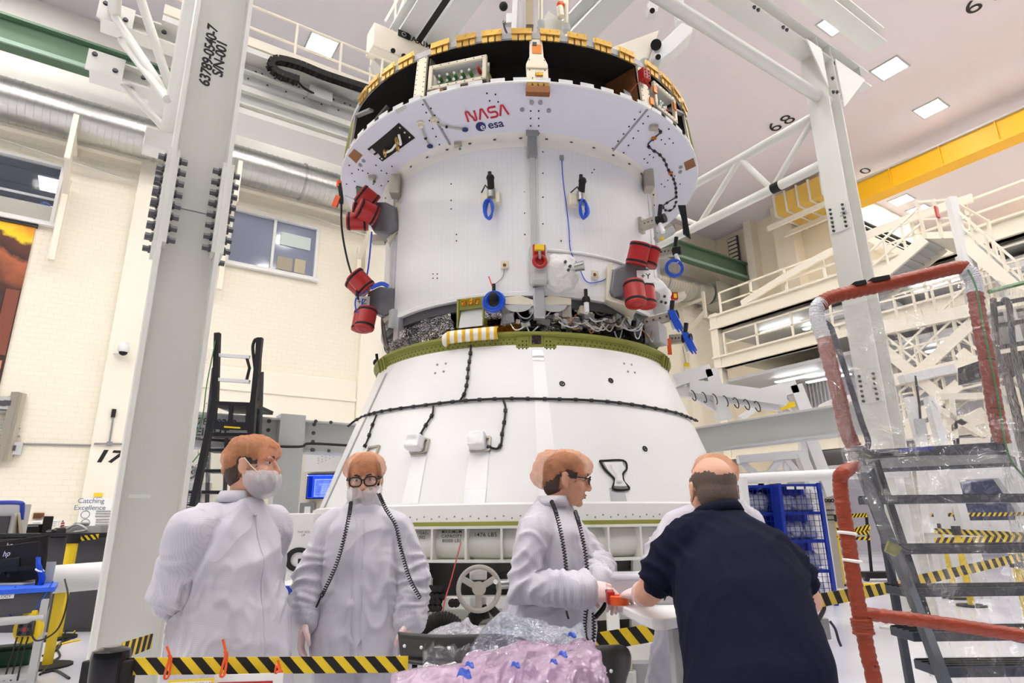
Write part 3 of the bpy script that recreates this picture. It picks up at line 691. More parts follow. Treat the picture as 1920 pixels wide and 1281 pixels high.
# lower horizontal frame: side beam at the right, rear beam at the left, rear columns
MB().ibeam(H(9.4, 4.6, 2.87), H(9.4, 11.3, 2.87), .46, .3, .02, .03).build('lower_beam', 'gantry_grey', GT)
for n_ in (7.9, 8.9): MB().hbox(9.25, 9.28, n_, n_ + .02, 2.66, 3.08).build('stiffener', 'gantry_grey', GT)
MB().ibeam(H(.55, RN, 2.7), H(8.8, RN, 2.7), .48, .3, .02, .03).build('lower_beam', 'gantry_grey', GT)
MB().hbox(2.1, 2.46, RN - .2, RN + .1, 0, 3.0).build('rear_column', 'gantry_grey', GT)
MB().hbox(9.1, 9.7, 8.0, 8.55, 0, 2.65).build('rear_column', 'gantry_grey', GT)
for sx in (1.95, 2.6):
    bolts([H(sx, RN - .16, z_) for z_ in (2.5, 2.62, 2.75, 2.88)], -ND, .022, .03)
bolts([H(s_, RN - .16, z_) for s_ in (2.62, 2.85) for z_ in (2.5, 2.93)], -ND, .02, .03)
MB().tube(spline([on_n(440, 835, RN - .3), on_n(558, 838, RN - .3), on_n(580, 832, RN - .3), on_n(660, 836, RN - .3)], 6), .02, 6).build('hose', 'cable', GT)
MB().tube([on_n(330, 820, RN - .25), on_n(440, 828, RN - .25)], .02, 6).build('hose', 'cable', GT)
text('63789-0200', .13, facing(on_n(398, 792, RN - .17), UD, ZD), GT, bold=.004); text('WEIGHT', .15, facing(on_n(386, 811, RN - .17), UD, ZD), GT, bold=.004)
# ---------------------------------------------------------------- overhead hoist with long girders (above the module)
OC = thing('overhead_hoist', 'grey overhead crane girders and white hoist beam above the module', 'crane', H(6, 10, 11.4))
OZ = 12.0; OG = 12.45
for s_, w_ in ((4.55, .42), (8.05, .62)):
    MB().ibeam(H(s_, 5.0, OG + .3), H(s_, 13.0, OG + .3), .6, w_, .03, .06).build('girder', 'gantry_grey', OC)
MB().hbox(4.83, 4.96, 5, 13, OG + .05, OG + .1).build('black_conductor', 'black', OC)
MB().hbox(5.05, 5.6, 5, 11.8, OG + .1, OG + .5).build('girder', 'gantry_grey', OC)
MB().hbox(5.85, 6.6, 8.0, 8.9, OG + .2, OG + .7).build('end_box', 'gantry_grey', OC)
a0 = on_z(700, 65, OZ); s0_ = sn(a0)[0]
MB().hbox(s0_, 6.2, 11.1, 11.55, OZ - .3, OZ + .35).build('end_truck', 'ivory', OC, bevel=.02)
def truck_pt(x, y): return on_n(x, y, 11.085)
text('MAXIMUM', .22, facing(truck_pt(796, 83), UD, ZD), OC, bold=.004, align='CENTER')
MB().box(truck_pt(757, 65), (.28, .02, .17), HALLROT).build('maker_plate', 'black', OC)
mk = truck_pt(757, 65) - ND * .013
MB().torus(mk, .05, .008, ND, 16, 5).build('plate_emblem', 'lightgrey', OC)
MB().bar(on_n(705, 130, 11.6), on_n(738, 95, 11.6), .35, .3).build('wheel_arm', 'gantry', OC)
for px in (737, 757): MB().cyl(on_n(px, 95 + (px - 737) * .5, 11.0), on_n(px, 95 + (px - 737) * .5, 11.08), .055).build('wheel_hole', 'black', OC)
for (x0, y0, x1, y1) in ((722, 40, 745, 0), (735, 60, 757, 0), (694, 150, 698, 85), (741, 50, 741, 0), (690, 185, 694, 150), (694, 95, 716, 60), (697, 120, 715, 100)):
    MB().tube([on_n(x0, y0, 11.7), on_n(x1, y1, 11.7)], .03, 8).build('guard_rail', 'ivory', OC)
MB().box(on_n(722, 88, 11.8), (.35, .03, .3), HALLROT).build('notice', 'paper', OC)
# central hook block and posts
HP = lambda x, y: on_y(x, y, 8.9)
MB().bar(HP(993, -30), HP(993, 52), .13, .16).build('hook_block', mat('bronze_box', rgb(150, 136, 112), .45, .4), OC)
MB().bar(HP(967, -30), HP(963, 70), .09, .1).build('hoist_post', 'white', OC)
MB().bar(HP(975, -30), HP(976, 66), .05, .05).build('hoist_post', 'lightgrey', OC)
MB().ell(HP(944, 12), .08).build('camera_head', 'black', OC, smooth=True); MB().tube(spline([HP(944, 40), HP(946, 52), HP(952, 66)], 5), .018, 6).build('cable', 'cable', OC)
MB().box(HP(955, 38), (.12, .12, .22)).build('valve_body', 'white', OC, bevel=.02); MB().tube([HP(944, 45), HP(962, 34)], .035, 8).build('valve_stem', 'steel', OC)
for px in (1014, 1062): MB().tube([on_y(px, -20, 11), on_y(px, 45, 11)], .05, 8).build('hanger_rod', 'cream_metal', OC)
for px, py in ((1014, 42), (1062, 48)): MB().cyl(on_y(px, py, 11), on_y(px, py + 10, 11), .09).build('rod_nut', 'lightgrey', OC)
MB().prism([on_y(1005, 62, 11.2), on_y(1028, 20, 11.2), on_y(1062, 45, 11.2), on_y(1050, 62, 11.2)], V((0, .9, 0))).build('hanger_tray', 'gantry', OC)
MB().cyl(on_y(1050, 14, 11), on_y(1052, 32, 11), .08).build('beacon_base', 'cream_metal', OC); MB().ell(on_y(1051, 10, 11), (.09, .09, .11)).build('beacon', 'orange', OC, smooth=True)
# spreader plate and swinging arms at the right
SA = thing('spreader_arm', 'white triangular spreader plate with hinged arm beside module rim', 'lifting arm', on_y(1190, 100, 9.6))
sy = 9.6
MB().prism([on_y(1138, 92, sy), on_y(1236, 56, sy), on_y(1216, 112, sy), on_y(1180, 122, sy)], V((0, .12, 0))).build('plate', 'ivory', SA, bevel=.01)
MB().prism([on_y(1226, 92, sy - .2), on_y(1278, 42, sy - .2), on_y(1300, 52, sy - .2), on_y(1298, 62, sy - .2), on_y(1262, 96, sy - .2), on_y(1240, 112, sy - .2), on_y(1228, 108, sy - .2)], V((0, .35, 0))).build('arm', 'white', SA, bevel=.02)
MB().cyl(on_y(1230, 84, sy - .3), on_y(1230, 84, sy + .2), .1).build('pivot', 'black', SA); MB().cyl(on_y(1234, 107, sy - .3), on_y(1234, 107, sy + .2), .05).build('pivot_pin', 'black', SA)
MB().ell(on_y(1208, 118, sy), .1).build('shackle', 'lightgrey', SA, smooth=True)
MB().prism([on_y(1218, 0, sy), on_y(1238, 0, sy), on_y(1232, 22, sy), on_y(1218, 20, sy), on_y(1213, 10, sy)], V((0, .2, 0))).build('arm', 'white', SA)
MB().cyl(on_y(1223, 20, sy - .1), on_y(1223, 20, sy + .3), .05).build('pivot_pin', 'black', SA)
MB().bar(on_y(1270, -10, sy), on_y(1276, 46, sy), .16, .2).build('hanger', 'white', SA)
# ================================================================ SERVICE MODULE
AX, AY = 0.14, 8.8
def mp_(az, R, z): return V((AX + R * math.sin(az), AY - R * math.cos(az), z))
def rad(az): return V((math.sin(az), -math.cos(az), 0))
def tan_(az): return V((math.cos(az), math.sin(az), 0))
def surf(px, py, r0, z0, r1, z1, off=0.0):
    """nearest hit of a pixel ray with the cone through (r0,z0),(r1,z1) about the module axis -> az, R, z"""
    d = ray(px, py); k = 0 if abs(z1 - z0) < 1e-9 else (r1 - r0) / (z1 - z0); c = r0 - k * z0 + off
    ox, oy, oz = -AX, -AY, CAM_H
    A_ = d.x ** 2 + d.y ** 2 - (k * d.z) ** 2; B_ = 2 * (ox * d.x + oy * d.y - k * d.z * (c + k * oz)); C_ = ox * ox + oy * oy - (c + k * oz) ** 2
    q = max(0, B_ * B_ - 4 * A_ * C_); ts = sorted([(-B_ - math.sqrt(q)) / (2 * A_), (-B_ + math.sqrt(q)) / (2 * A_)])
    if abs(r1 - r0) > 1e-9:
        good = [t for t in ts if t > 0 and min(z0, z1) - .12 < CAM_H + d.z * t < max(z0, z1) + .12]
        t = good[0] if good else min(ts, key=lambda t: abs(CAM_H + d.z * t - (z0 + z1) / 2) + (1e3 if t < 0 else 0))
    else: t = next((t for t in ts if t > 0), ts[0])
    p = CAM + d * t
    return math.atan2(p.x - AX, AY - p.y), math.hypot(p.x - AX, p.y - AY), p.z
RB, ZB0, ZB1 = 2.05, 3.98, 6.06                 # white barrel
RF0, ZF0, RF1, ZF1 = 2.09, 6.12, 2.75, 6.38     # flared flange underside
RT_, ZT = 2.67, 7.13                            # upper rim
def body(px, py, off=0): return surf(px, py, RB, 0, RB, 1, off)
def flange(px, py, off=0): return surf(px, py, RF0, ZF0, RF1, ZF1, off)
def drum(px, py, off=0): return surf(px, py, RF1 - .02, ZF1, RT_, ZT, off)
SM = thing('service_module', 'white cylindrical spacecraft service module with flared upper ring', 'spacecraft', (AX, AY, ZB0))
def arc(mb, r_in, r_out_z, az0, az1, seg): pass
def ring_mesh(prof, az0, az1, seg, close=True):
    mb = MB(); return mb.lathe(prof, seg, (AX, AY, 0), az0 - PI / 2, az1 - PI / 2, close=close)
# barrel panels: fine stringer lines and rivet rows are in the surface relief
pm = M['module']; nt = pm.node_tree; b = nt.nodes['Principled BSDF']
tc = nt.nodes.new('ShaderNodeTexCoord'); sx = nt.nodes.new('ShaderNodeSeparateXYZ'); nt.links.new(tc.outputs['Object'], sx.inputs['Vector'])
at = nt.nodes.new('ShaderNodeMath'); at.operation = 'ARCTAN2'; nt.links.new(sx.outputs['X'], at.inputs[0]); nt.links.new(sx.outputs['Y'], at.inputs[1])
mu = nt.nodes.new('ShaderNodeMath'); mu.operation = 'MULTIPLY'; mu.inputs[1].default_value = 2.05; nt.links.new(at.outputs[0], mu.inputs[0])
cb = nt.nodes.new('ShaderNodeCombineXYZ'); nt.links.new(mu.outputs[0], cb.inputs['X']); nt.links.new(sx.outputs['Z'], cb.inputs['Y'])
br = nt.nodes.new('ShaderNodeTexBrick'); br.offset = 0; br.inputs['Scale'].default_value = 1; br.inputs['Brick Width'].default_value = .062; br.inputs['Row Height'].default_value = .5; br.inputs['Mortar Size'].default_value = .0018; br.inputs['Mortar Smooth'].default_value = .5
nt.links.new(cb.outputs['Vector'], br.inputs['Vector'])
vo = nt.nodes.new('ShaderNodeTexVoronoi'); vo.inputs['Scale'].default_value = 1 / .186; vo.inputs['Randomness'].default_value = 0
mpv = nt.nodes.new('ShaderNodeMapping'); mpv.inputs['Scale'].default_value = (1, 5.5, 1); nt.links.new(cb.outputs['Vector'], mpv.inputs['Vector']); nt.links.new(mpv.outputs['Vector'], vo.inputs['Vector'])
lt = nt.nodes.new('ShaderNodeMath'); lt.operation = 'LESS_THAN'; lt.inputs[1].default_value = .07; nt.links.new(vo.outputs['Distance'], lt.inputs[0])
mx = nt.nodes.new('ShaderNodeMix'); mx.data_type = 'RGBA'; mx.inputs['A'].default_value = (*rgb(236, 236, 236), 1); mx.inputs['B'].default_value = (*rgb(216, 216, 218), 1)
ad = nt.nodes.new('ShaderNodeMath'); ad.operation = 'MAXIMUM'; nt.links.new(lt.outputs[0], ad.inputs[0]); nt.links.new(br.outputs['Fac'], ad.inputs[1])
m3 = nt.nodes.new('ShaderNodeMath'); m3.operation = 'MULTIPLY'; m3.inputs[1].default_value = .55; nt.links.new(ad.outputs[0], m3.inputs[0])
nt.links.new(m3.outputs[0], mx.inputs['Factor']); nt.links.new(mx.outputs['Result'], b.inputs['Base Color'])
azc = body(1000, 400)[0]                         # seam that faces the camera
for k in range(6):
    a0 = azc + .012 + k * PI / 3; a1 = azc - .012 + (k + 1) * PI / 3
    o = ring_mesh([(RB, ZB0), (RB, ZB1), (RB - .04, ZB1), (RB - .04, ZB0)], a0, a1, 20).build('barrel_panel', 'module', SM, smooth=30)
    ring_mesh([(RB + .006, ZB0), (RB + .006, ZB0 + .05), (RB, ZB0 + .06), (RB, ZB0)], a0, a1, 20).build('edge_lip', 'white', o, smooth=30)
ring_mesh([(RB - .05, ZB0 - .02), (RB - .05, ZB1), (RB - .2, ZB1), (RB - .2, ZB0 - .02)], 0, 2 * PI, 96).build('inner_shell', 'lightgrey', SM, smooth=30)
# vertical raceway down the facing seam
def rad_box(mb, az, R, z, w, h, d):
    """box standing on the surface: w along tangent, h up, d outward"""
    return mb.box(mp_(az, R + d / 2, z), (w, d, h), Matrix((tan_(az), rad(az), ZD)).transposed())
z_r = body(1002, 470)[2]
rad_box(MB(), azc, RB, (ZB1 + z_r) / 2, .075, ZB1 - z_r, .035).build('raceway', 'lightgrey', SM, bevel=.008)
for s_ in (-1, 1): rad_box(MB(), azc + s_ * .042, RB, (ZB1 + ZB0) / 2, .03, ZB1 - ZB0, .008).build('raceway_flange', 'white', SM)
rad_box(MB(), azc, RB, ZB1 - .08, .11, .34, .1).build('raceway_bracket', 'grey', SM, bevel=.01)
rad_box(MB(), azc, RB + .1, ZB1 + .06, .16, .1, .02).build('bracket_tab', 'grey', SM, bevel=.01)
# gathered fabric collar between barrel and flange
col = MB(); seg = 220; vs = []
for i in range(seg):
    a = 2 * PI * i / seg
    for j, (r, z) in enumerate(((RB - .02, ZB1 - .1), (RB + .015, ZB1 - .06), (RB + .03, ZB1 - .01), (RB + .05, ZB1 + .05), (RF0 + .05, ZF0 + .02))):
        k = .008 * math.sin(a * 61 + 3 * math.sin(a * 9)) * (1 if 0 < j < 4 else .2); vs.append(mp_(a, r + k, z + k * .5))
col.add(vs, [(i * 5 + j, ((i + 1) % seg) * 5 + j, ((i + 1) % seg) * 5 + j + 1, i * 5 + j + 1) for i in range(seg) for j in range(4)])
col.build('fabric_collar', mat('collar_cloth', rgb(222, 218, 208), .7), SM, smooth=True)
snap = meshmat(MB().box((0, 0, 0), (.035, .02, .012)), 'collar_snap', 'darkgrey')
for k in range(40):
    a = k * 2 * PI / 40; inst(snap, 'collar_snap', SM, Matrix.Translation(mp_(a, RB + .045, ZB1 + .02)) @ Matrix.Rotation(a, 4, 'Z'))
# flange underside in panels split by radial seams
aL = flange(820, 230)[0]; aR = flange(1178, 248)[0]
edges = [aL - PI / 3, aL, aR, aR + PI / 3, aR + 2 * PI / 3, aL + 2 * PI - 2 * PI / 3, aL - PI / 3 + 2 * PI]
for a0, a1 in zip(edges, edges[1:]):
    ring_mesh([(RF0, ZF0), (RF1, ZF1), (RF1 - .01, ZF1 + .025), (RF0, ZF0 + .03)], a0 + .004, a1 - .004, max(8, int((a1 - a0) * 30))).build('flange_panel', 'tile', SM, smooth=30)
    if a0 in (aL, aR): 
        q = MB(); q.bar(mp_(a0, RF0, ZF0 - .002), mp_(a0, RF1, ZF1 - .002), .028, .012); q.build('seam_strip', 'grey', SM)
ring_mesh([(RF1, ZF1 - .005), (RF1 + .012, ZF1 + .01), (RF1, ZF1 + .03), (RF1 - .02, ZF1 + .02)], 0, 2 * PI, 144).build('flange_rim', 'white', SM, smooth=30)
tabm = meshmat(MB().box((0, 0, .02), (.17, .012, .07)), 'rim_tab', 'white')
for k in range(64):
    a = aL + .05 + k * 2 * PI / 64; inst(tabm, 'rim_tab', SM, Matrix.Translation(mp_(a, RF1 - .005, ZF1 + .02)) @ Matrix.Rotation(a, 4, 'Z'))
# upper ring: dark drum, top plate, thin rim and gold hinges
ring_mesh([(2.18, ZF0 + .05), (2.18, ZT - .02), (2.15, ZT - .02), (2.15, ZF0 + .05)], 0, 2 * PI, 96).build('inner_drum', 'interior', SM, smooth=30)
ring_mesh([(0.02, ZT - .06), (RT_ - .03, ZT - .02), (RT_ - .03, ZT + .01), (0.02, ZT + .01)], 0, 2 * PI, 96).build('top_plate', 'interior', SM, smooth=30)
ring_mesh([(2.1, ZF1 + .03), (RF1 - .03, ZF1 + .03), (RF1 - .03, ZF1 + .045), (2.1, ZF1 + .045)], 0, 2 * PI, 96).build('flange_deck', 'interior', SM, smooth=30)
ring_mesh([(RT_ - .02, ZT - .05), (RT_ + .01, ZT - .05), (RT_ + .01, ZT + .03), (RT_ - .02, ZT + .03)], 0, 2 * PI, 144).build('upper_rim', 'lightgrey', SM, smooth=30)
hg = MB(); hg.box((0, 0, .045), (.25, .02, .07)); hg.box((0, -.01, .0), (.24, .035, .028))
for x_ in (-.085, 0, .085): hg.box((x_, 0, -.055), (.065, .02, .085))
for x_ in (-.1, 0, .1): hg.cyl((x_, -.012, .055), (x_, -.016, .055), .008, seg=6)
hgm = meshmat(hg, 'rim_hinge', 'gold')
hinge_px = [(681, 187), (702, 162), (729, 138), (762, 117), (825, 92), (874, 77), (922, 69), (978, 66), (1031, 68), (1082, 76), (1130, 90), (1174, 106), (1222, 140), (1248, 160), (1268, 185), (1283, 212)]
for px, py in hinge_px:
    a = surf(px, py, RT_ + .02, 0, RT_ + .02, 1)[0]
    inst(hgm, 'rim_hinge', SM, Matrix.Translation(mp_(a, RT_ + .025, ZT)) @ Matrix.Rotation(a, 4, 'Z'))
for k in range(26):
    a = PI / 2 + .25 + k * (PI - .5) / 25; inst(hgm, 'rim_hinge', SM, Matrix.Translation(mp_(a, RT_ + .025, ZT)) @ Matrix.Rotation(a, 4, 'Z'))
# uprights between flange rim and upper rim
def upright(az, w0, w1, material, name='upright', d=.03, holes=True):
    p = [(az, RF1 - .02, ZF1 + .02), (az, RT_ + .0, ZT - .04)]
    a, b_ = mp_(*p[0]), mp_(*p[1]); t = tan_(az)
    o = MB().prism([a - t * w0 / 2, a + t * w0 / 2, b_ + t * w1 / 2, b_ - t * w1 / 2], rad(az) * -d).build(name, material, SM)
    if holes:
        for s_ in (-1, 1):
            for k in range(9):
                q = a.lerp(b_, (k + .5) / 9) + t * s_ * w0 * .36 + rad(az) * .002; inst(dotm, 'fastener', o, frame(q, rad(az)))
    return o
dotm = meshmat(MB().cyl((0, 0, 0), (0, 0, .003), .007, seg=6), 'fastener', 'black')
au = surf(788, 150, 2.7, 0, 2.7, 1)[0]; upright(au, .16, .15, 'cream_metal')
MB().prism([mp_(au + .03, 2.68, ZF1 + .06), mp_(au + .03, 2.62, ZT - .06), mp_(au + .05, 2.3, ZT - .1), mp_(au + .05, 2.35, ZF1 + .2)], tan_(au) * .015).build('upright_web', 'bracket', SM)
ar = surf(1208, 160, 2.7, 0, 2.7, 1)[0]; upright(ar, .17, .14, 'cream_metal')
MB().prism([mp_(ar - .03, 2.66, ZF1 + .04), mp_(ar - .03, 2.62, ZT - .06), mp_(ar - .08, 2.2, ZT - .08), mp_(ar - .08, 2.2, ZF1 + .04)], tan_(ar) * .015).build('upright_web', 'brown_gold', SM)
# centre fitting: widened cream bracket with toothed gold foot
ac = surf(1007, 120, 2.72, 0, 2.72, 1)[0]
def ctr(x, z, o=0.0): return mp_(ac, 2.74 + o - (z - ZF1) * .1, z) + tan_(ac) * x
MB().prism([ctr(-.13, ZF1 + .0), ctr(.13, ZF1 + .0), ctr(.13, ZF1 + .30), ctr(.085, ZF1 + .42), ctr(.075, ZT + .02), ctr(-.075, ZT + .02), ctr(-.085, ZF1 + .42), ctr(-.13, ZF1 + .30)], rad(ac) * -.05).build('centre_bracket', 'cream_metal', SM, bevel=.004)
MB().box(ctr(0, ZF1 + .24, .005), (.25, .02, .02), Matrix((tan_(ac), rad(ac), ZD)).transposed()).build('bracket_rib', 'cream_metal', SM)
MB().box(ctr(.005, ZF1 + .53, .006), (.115, .012, .13), Matrix((tan_(ac), rad(ac), ZD)).transposed()).build('kapton_patch', 'kapton', SM)
MB().box(ctr(-.02, ZF1 + .6, .015), (.05, .02, .05), Matrix((tan_(ac), rad(ac), ZD)).transposed()).build('sensor_block', 'darkgrey', SM)
MB().box(ctr(.02, ZF1 + .13, .012), (.09, .02, .04), Matrix((tan_(ac), rad(ac), ZD)).transposed()).build('wire_knot', 'goldfoil', SM)
for k in range(4):
    x = -.1 + k * .067
    MB().prism([ctr(x - .033, ZF1 + .0, .02), ctr(x + .033, ZF1 + .0, .02), ctr(x, ZF1 - .1, .0)], rad(ac) * -.06).build('foot_tooth', 'gold', SM)
MB().box(ctr(0, ZF1 - .09, -.03), (.28, .08, .09), Matrix((tan_(ac), rad(ac), ZD)).transposed()).build('bracket_foot', 'brown_gold', SM)
for x, z in ((-.06, .08), (.06, .08), (-.09, .2), (.09, .2), (-.09, .36), (.09, .36)): inst(dotm, 'fastener', SM, frame(ctr(x, ZF1 + z, .004), rad(ac)))
# connector boxes: cream frame, glazed recess, green connectors
def connector_box(pxs, name, greens):
    pts = [surf(x, y, 2.7, 0, 2.7, 1) for x, y in pxs]; q = [mp_(*p) for p in pts]      # tl, tr, br, bl
    c = sum(q, V()) / 4; ex = ((q[1] + q[2]) - (q[0] + q[3])) / 2; ez = ((q[0] + q[1]) - (q[2] + q[3])) / 2
    w_, h_ = ex.length / 2, ez.length / 2; ex.normalize(); ez = (ez - ex * ez.dot(ex)).normalized(); nn = ex.cross(ez); nn = nn if nn.y < 0 else -nn
    P = lambda a, b_, d=0: c + ex * a + ez * b_ + nn * d
    t = .055; f = MB()
    R_ = Matrix((ex, nn, ez)).transposed()
    for a, b_, s1, s2 in ((0, h_ - t / 2, 2 * w_, t), (0, -h_ + t / 2, 2 * w_, t), (-w_ + t / 2, 0, t, 2 * h_), (w_ - t / 2, 0, t, 2 * h_)): f.box(P(a, b_), (s1, .05, s2), R_)
    o = f.build(name, 'cream_metal', SM, bevel=.012)
    MB().box(P(0, 0, -.12), (2 * w_ - .02, .02, 2 * h_ - .02), R_).build('recess_back', 'bracket', o)
    bx_ = MB()
    for a, b_, s1, s2 in ((0, h_ - t, 2 * w_ - .06, .01), (0, -h_ + t, 2 * w_ - .06, .01)): bx_.box(P(a, b_, -.06), (s1, .12, s2), R_)
    bx_.build('recess_wall', 'lightgrey', o)
    for k, (a, b_, m_) in enumerate(greens):
        p = P(a * w_, b_ * h_, -.11); MB().cyl(p, p + nn * .07, .022, seg=10).build('connector', m_, o); MB().ell(p + nn * .09 + ez * .01, .018, u=8, w=6).build('connector_cap', 'whiteplastic' if m_ != 'red' else 'red', o)
    for k in range(7): inst(dotm, 'fastener', o, frame(P(lerp(-w_, w_, (k + .5) / 7), h_ - t / 2, .027), nn)); inst(dotm, 'fastener', o, frame(P(lerp(-w_, w_, (k + .5) / 7), -h_ + t / 2, .027), nn))
    return o
gm = M['green_conn'] = mat('green_connector', rgb(62, 128, 62), .4)
gl = [(-.66, .1), (-.38, .1), (-.14, .1), (.12, .1), (.38, .1)]
connector_box([(804, 126), (913, 104), (913, 150), (804, 172)], 'connector_box', [(x, .15, 'green_conn') for x, _ in gl] + [(x, -.35, 'green_conn') for x, _ in gl[:4]] + [(.68, .2, 'red')])
connector_box([(1222, 152), (1262, 184), (1271, 236), (1229, 200)], 'connector_box', [(-.3, -.1, 'green_conn'), (0, -.35, 'green_conn'), (-.1, -.1, 'whiteplastic'), (.3, -.4, 'red')])
cable_b = MB().tube(spline([mp_(*drum(812, 172, -.12)), mp_(*drum(850, 165, -.12)), mp_(*drum(880, 160, -.12)), mp_(*drum(905, 158, -.12))], 6), .02, 6); cable_b.build('harness', 'cable', SM)
MB().box(mp_(*drum(822, 174, -.03)), (.12, .05, .08)).build('gold_clamp', 'brown_gold', SM)
MB().bar(mp_(*drum(916, 138, -.1)), mp_(*drum(925, 158, -.1)), .04, .03).build('green_strut', 'olive', SM)
MB().ell(mp_(ac - .05, 2.35, ZF1 + .1), (.14, .1, .2)).build('dome_fitting', 'lightgrey', SM, smooth=True)
for px, py in ((1228, 168), (1222, 190), (1265, 200)): MB().box(mp_(*surf(px, py, 2.73, 0, 2.73, 1)), (.07, .02, .1), Matrix.Rotation(surf(px, py, 2.73, 0, 2.73, 1)[0], 3, 'Z')).build('kapton_patch', 'kapton', SM)
pr = mp_(*surf(1208, 142, 2.76, 0, 2.76, 1)); MB().box(pr, (.13, .1, .16), Matrix.Rotation(ar, 3, 'Z')).build('red_plug_block', 'red', SM, bevel=.01)
for i in range(2):
    for j in range(3): MB().cyl(pr + tan_(ar) * (-.03 + .06 * i) + rad(ar) * .05 + ZD * (-.045 + .045 * j), pr + tan_(ar) * (-.03 + .06 * i) + rad(ar) * .053 + ZD * (-.045 + .045 * j), .014, seg=8).build('plug_hole', 'black', SM)
MB().bar(pr + V((-.02, -.02, -.08)), pr + V((.06, -.02, -.2)), .05, .005).build('red_ribbon', 'red', SM)
MB().tube([pr, mp_(*drum(1182, 172, -.1))], .006, 5).build('red_wire', 'red', SM)
MB().bar(mp_(*drum(1172, 165, -.25)), mp_(*drum(1182, 190, -.1)), .07, .02).build('perforated_strut', 'lightgrey', SM)
# side frames of the ring with olive edges
for (az, nm) in ((surf(662, 215, 2.7, 0, 2.7, 1)[0], 'side_frame'), (surf(1290, 250, 2.7, 0, 2.7, 1)[0], 'side_frame')):
    o = upright(az, .1, .1, 'bracket', nm, holes=False)
    s_ = 1 if az > 0 else -1
    MB().bar(mp_(az - s_ * .05, 2.68, ZF1 + .1), mp_(az - s_ * .22, 2.4, ZT - .15), .06, .03).build('frame_brace', 'grey', SM)
    MB().bar(mp_(az - s_ * .02, 2.66, ZT - .1), mp_(az - s_ * .2, 2.62, ZT - .28), .07, .03).build('frame_rail', 'grey', SM)
    for k in range(3): MB().bar(mp_(az + s_ * (.06 + .07 * k), 2.72, ZF1 + .06), mp_(az + s_ * (.05 + .06 * k), 2.66, ZT - .08), .06, .02).build('olive_rib', 'olive', SM)
# logos on the flange, warped onto its cone
def flange_pt(px, py): return mp_(*flange(px, py, .002))
def flange_frame(px, py, tilt=0.0):
    a, R, z = flange(px, py); sl = V((0, 0, ZF1 - ZF0)) + rad(a) * (RF1 - RF0); sl.normalize()
    up = sl; rt = tan_(a); nn = rt.cross(up)
    if nn.y > 0: nn = -nn
    p = mp_(a, R, z) - nn * -.004
    rt2 = rt * math.cos(tilt) + up * math.sin(tilt); return p, rt2, (up - rt2 * up.dot(rt2)).normalized()
def stroke_path(pts, w_):
    """flat ribbon along 2d points with mitred joins"""
    vs = []; n = len(pts)
    for i in range(n):
        a = pts[max(0, i - 1)]; b_ = pts[min(n - 1, i + 1)]; d = (b_ - a).normalized(); nx = V((-d.y, d.x)); vs += [pts[i] + nx * w_ / 2, pts[i] - nx * w_ / 2]
    return vs, [(2 * i, 2 * i + 1, 2 * i + 3, 2 * i + 2) for i in range(n - 1)]
def arc2(c, r, a0, a1, n=8): return [V((c[0] + r * math.cos(math.radians(a0 + (a1 - a0) * i / n)), c[1] + r * math.sin(math.radians(a0 + (a1 - a0) * i / n)))) for i in range(n + 1)]
P2 = lambda *a: [V(q) for q in a]
worm = [P2((0, 0), (0, .75)) + arc2((.16, .8), .16, 180, 30, 6) + P2((.36, .62), (.58, .35)) + P2((.66, .2)) + arc2((.74, .2), .16, 210, 360, 6) + P2((.9, .3), (.9, 1.0)),
        P2((1.2, 0), (1.5, .8)) + arc2((1.63, .82), .13, 160, 20, 6) + P2((1.76, .8), (2.06, 0)),
        P2((3.1, .96), (2.55, .96)) + arc2((2.5, .73), .23, 90, 270, 8) + P2((2.5, .5), (2.85, .5)) + arc2((2.85, .26), .24, 90, -90, 8) + P2((2.3, .02)),
        P2((3.3, 0), (3.6, .8)) + arc2((3.73, .82), .13, 160, 20, 6) + P2((3.86, .8), (4.16, 0))]
lp, lr, lu = flange_frame(913, 212, math.radians(4)); S_ = .52 / 4.2
lg = None
for k, st in enumerate(worm):
    vs, fs = stroke_path(st, .2)
    o = MB().add([lp + lr * ((v.x - 2.08) * S_) + lu * ((v.y - .5) * S_ * 1.15) for v in vs], fs).build('logo_letter', 'redtext', SM)
ep, er, eu = flange_frame(922, 234, math.radians(3))
text('esa', .155, facing(ep + er * .05, er, eu), SM, 'navy', bold=.003)
dc = ep - er * .14; MB().add([dc + er * (.065 * math.cos(a)) + eu * (.065 * math.sin(a)) for a in np.linspace(0, 2 * PI, 24, endpoint=False)], [tuple(range(24))]).build('logo_disc', 'navy', SM)
nrm_ = er.cross(eu); off = nrm_ * (-.003 if nrm_.y > 0 else .003)
text('e', .13, facing(dc + off + er * .02 - eu * .005, er, eu), SM, 'whiteplastic', name='logo_e')
# black patch with wires, brown patches and small fittings on the flange
def flange_quad(pts, name, material, lift=.006):
    q = [mp_(*flange(x, y, 0)) + V((0, -.3, -.9)).normalized() * lift for x, y in pts]; return MB().prism(q, V((0, .3, .9)).normalized() * lift * .8).build(name, material, SM)
flange_quad([(689, 279), (748, 230), (778, 258), (717, 302)], 'black_patch', 'interior', .012)
for px, py in ((750, 238), (759, 247), (768, 256), (716, 296), (720, 287), (727, 281)): MB().ell(flange_pt(px, py) + V((0, 0, -.012)), .013, u=8, w=6).build('patch_screw', 'cream_metal', SM)
MB().tube(spline([flange_pt(722, 282) + V((0, 0, -.04)), flange_pt(735, 270) + V((0, 0, -.09)), flange_pt(745, 262) + V((0, 0, -.05)), flange_pt(752, 258) + V((0, 0, -.1)), flange_pt(748, 247) + V((0, 0, -.04))], 6), .016, 6).build('wire_bundle', 'whiteplastic', SM)
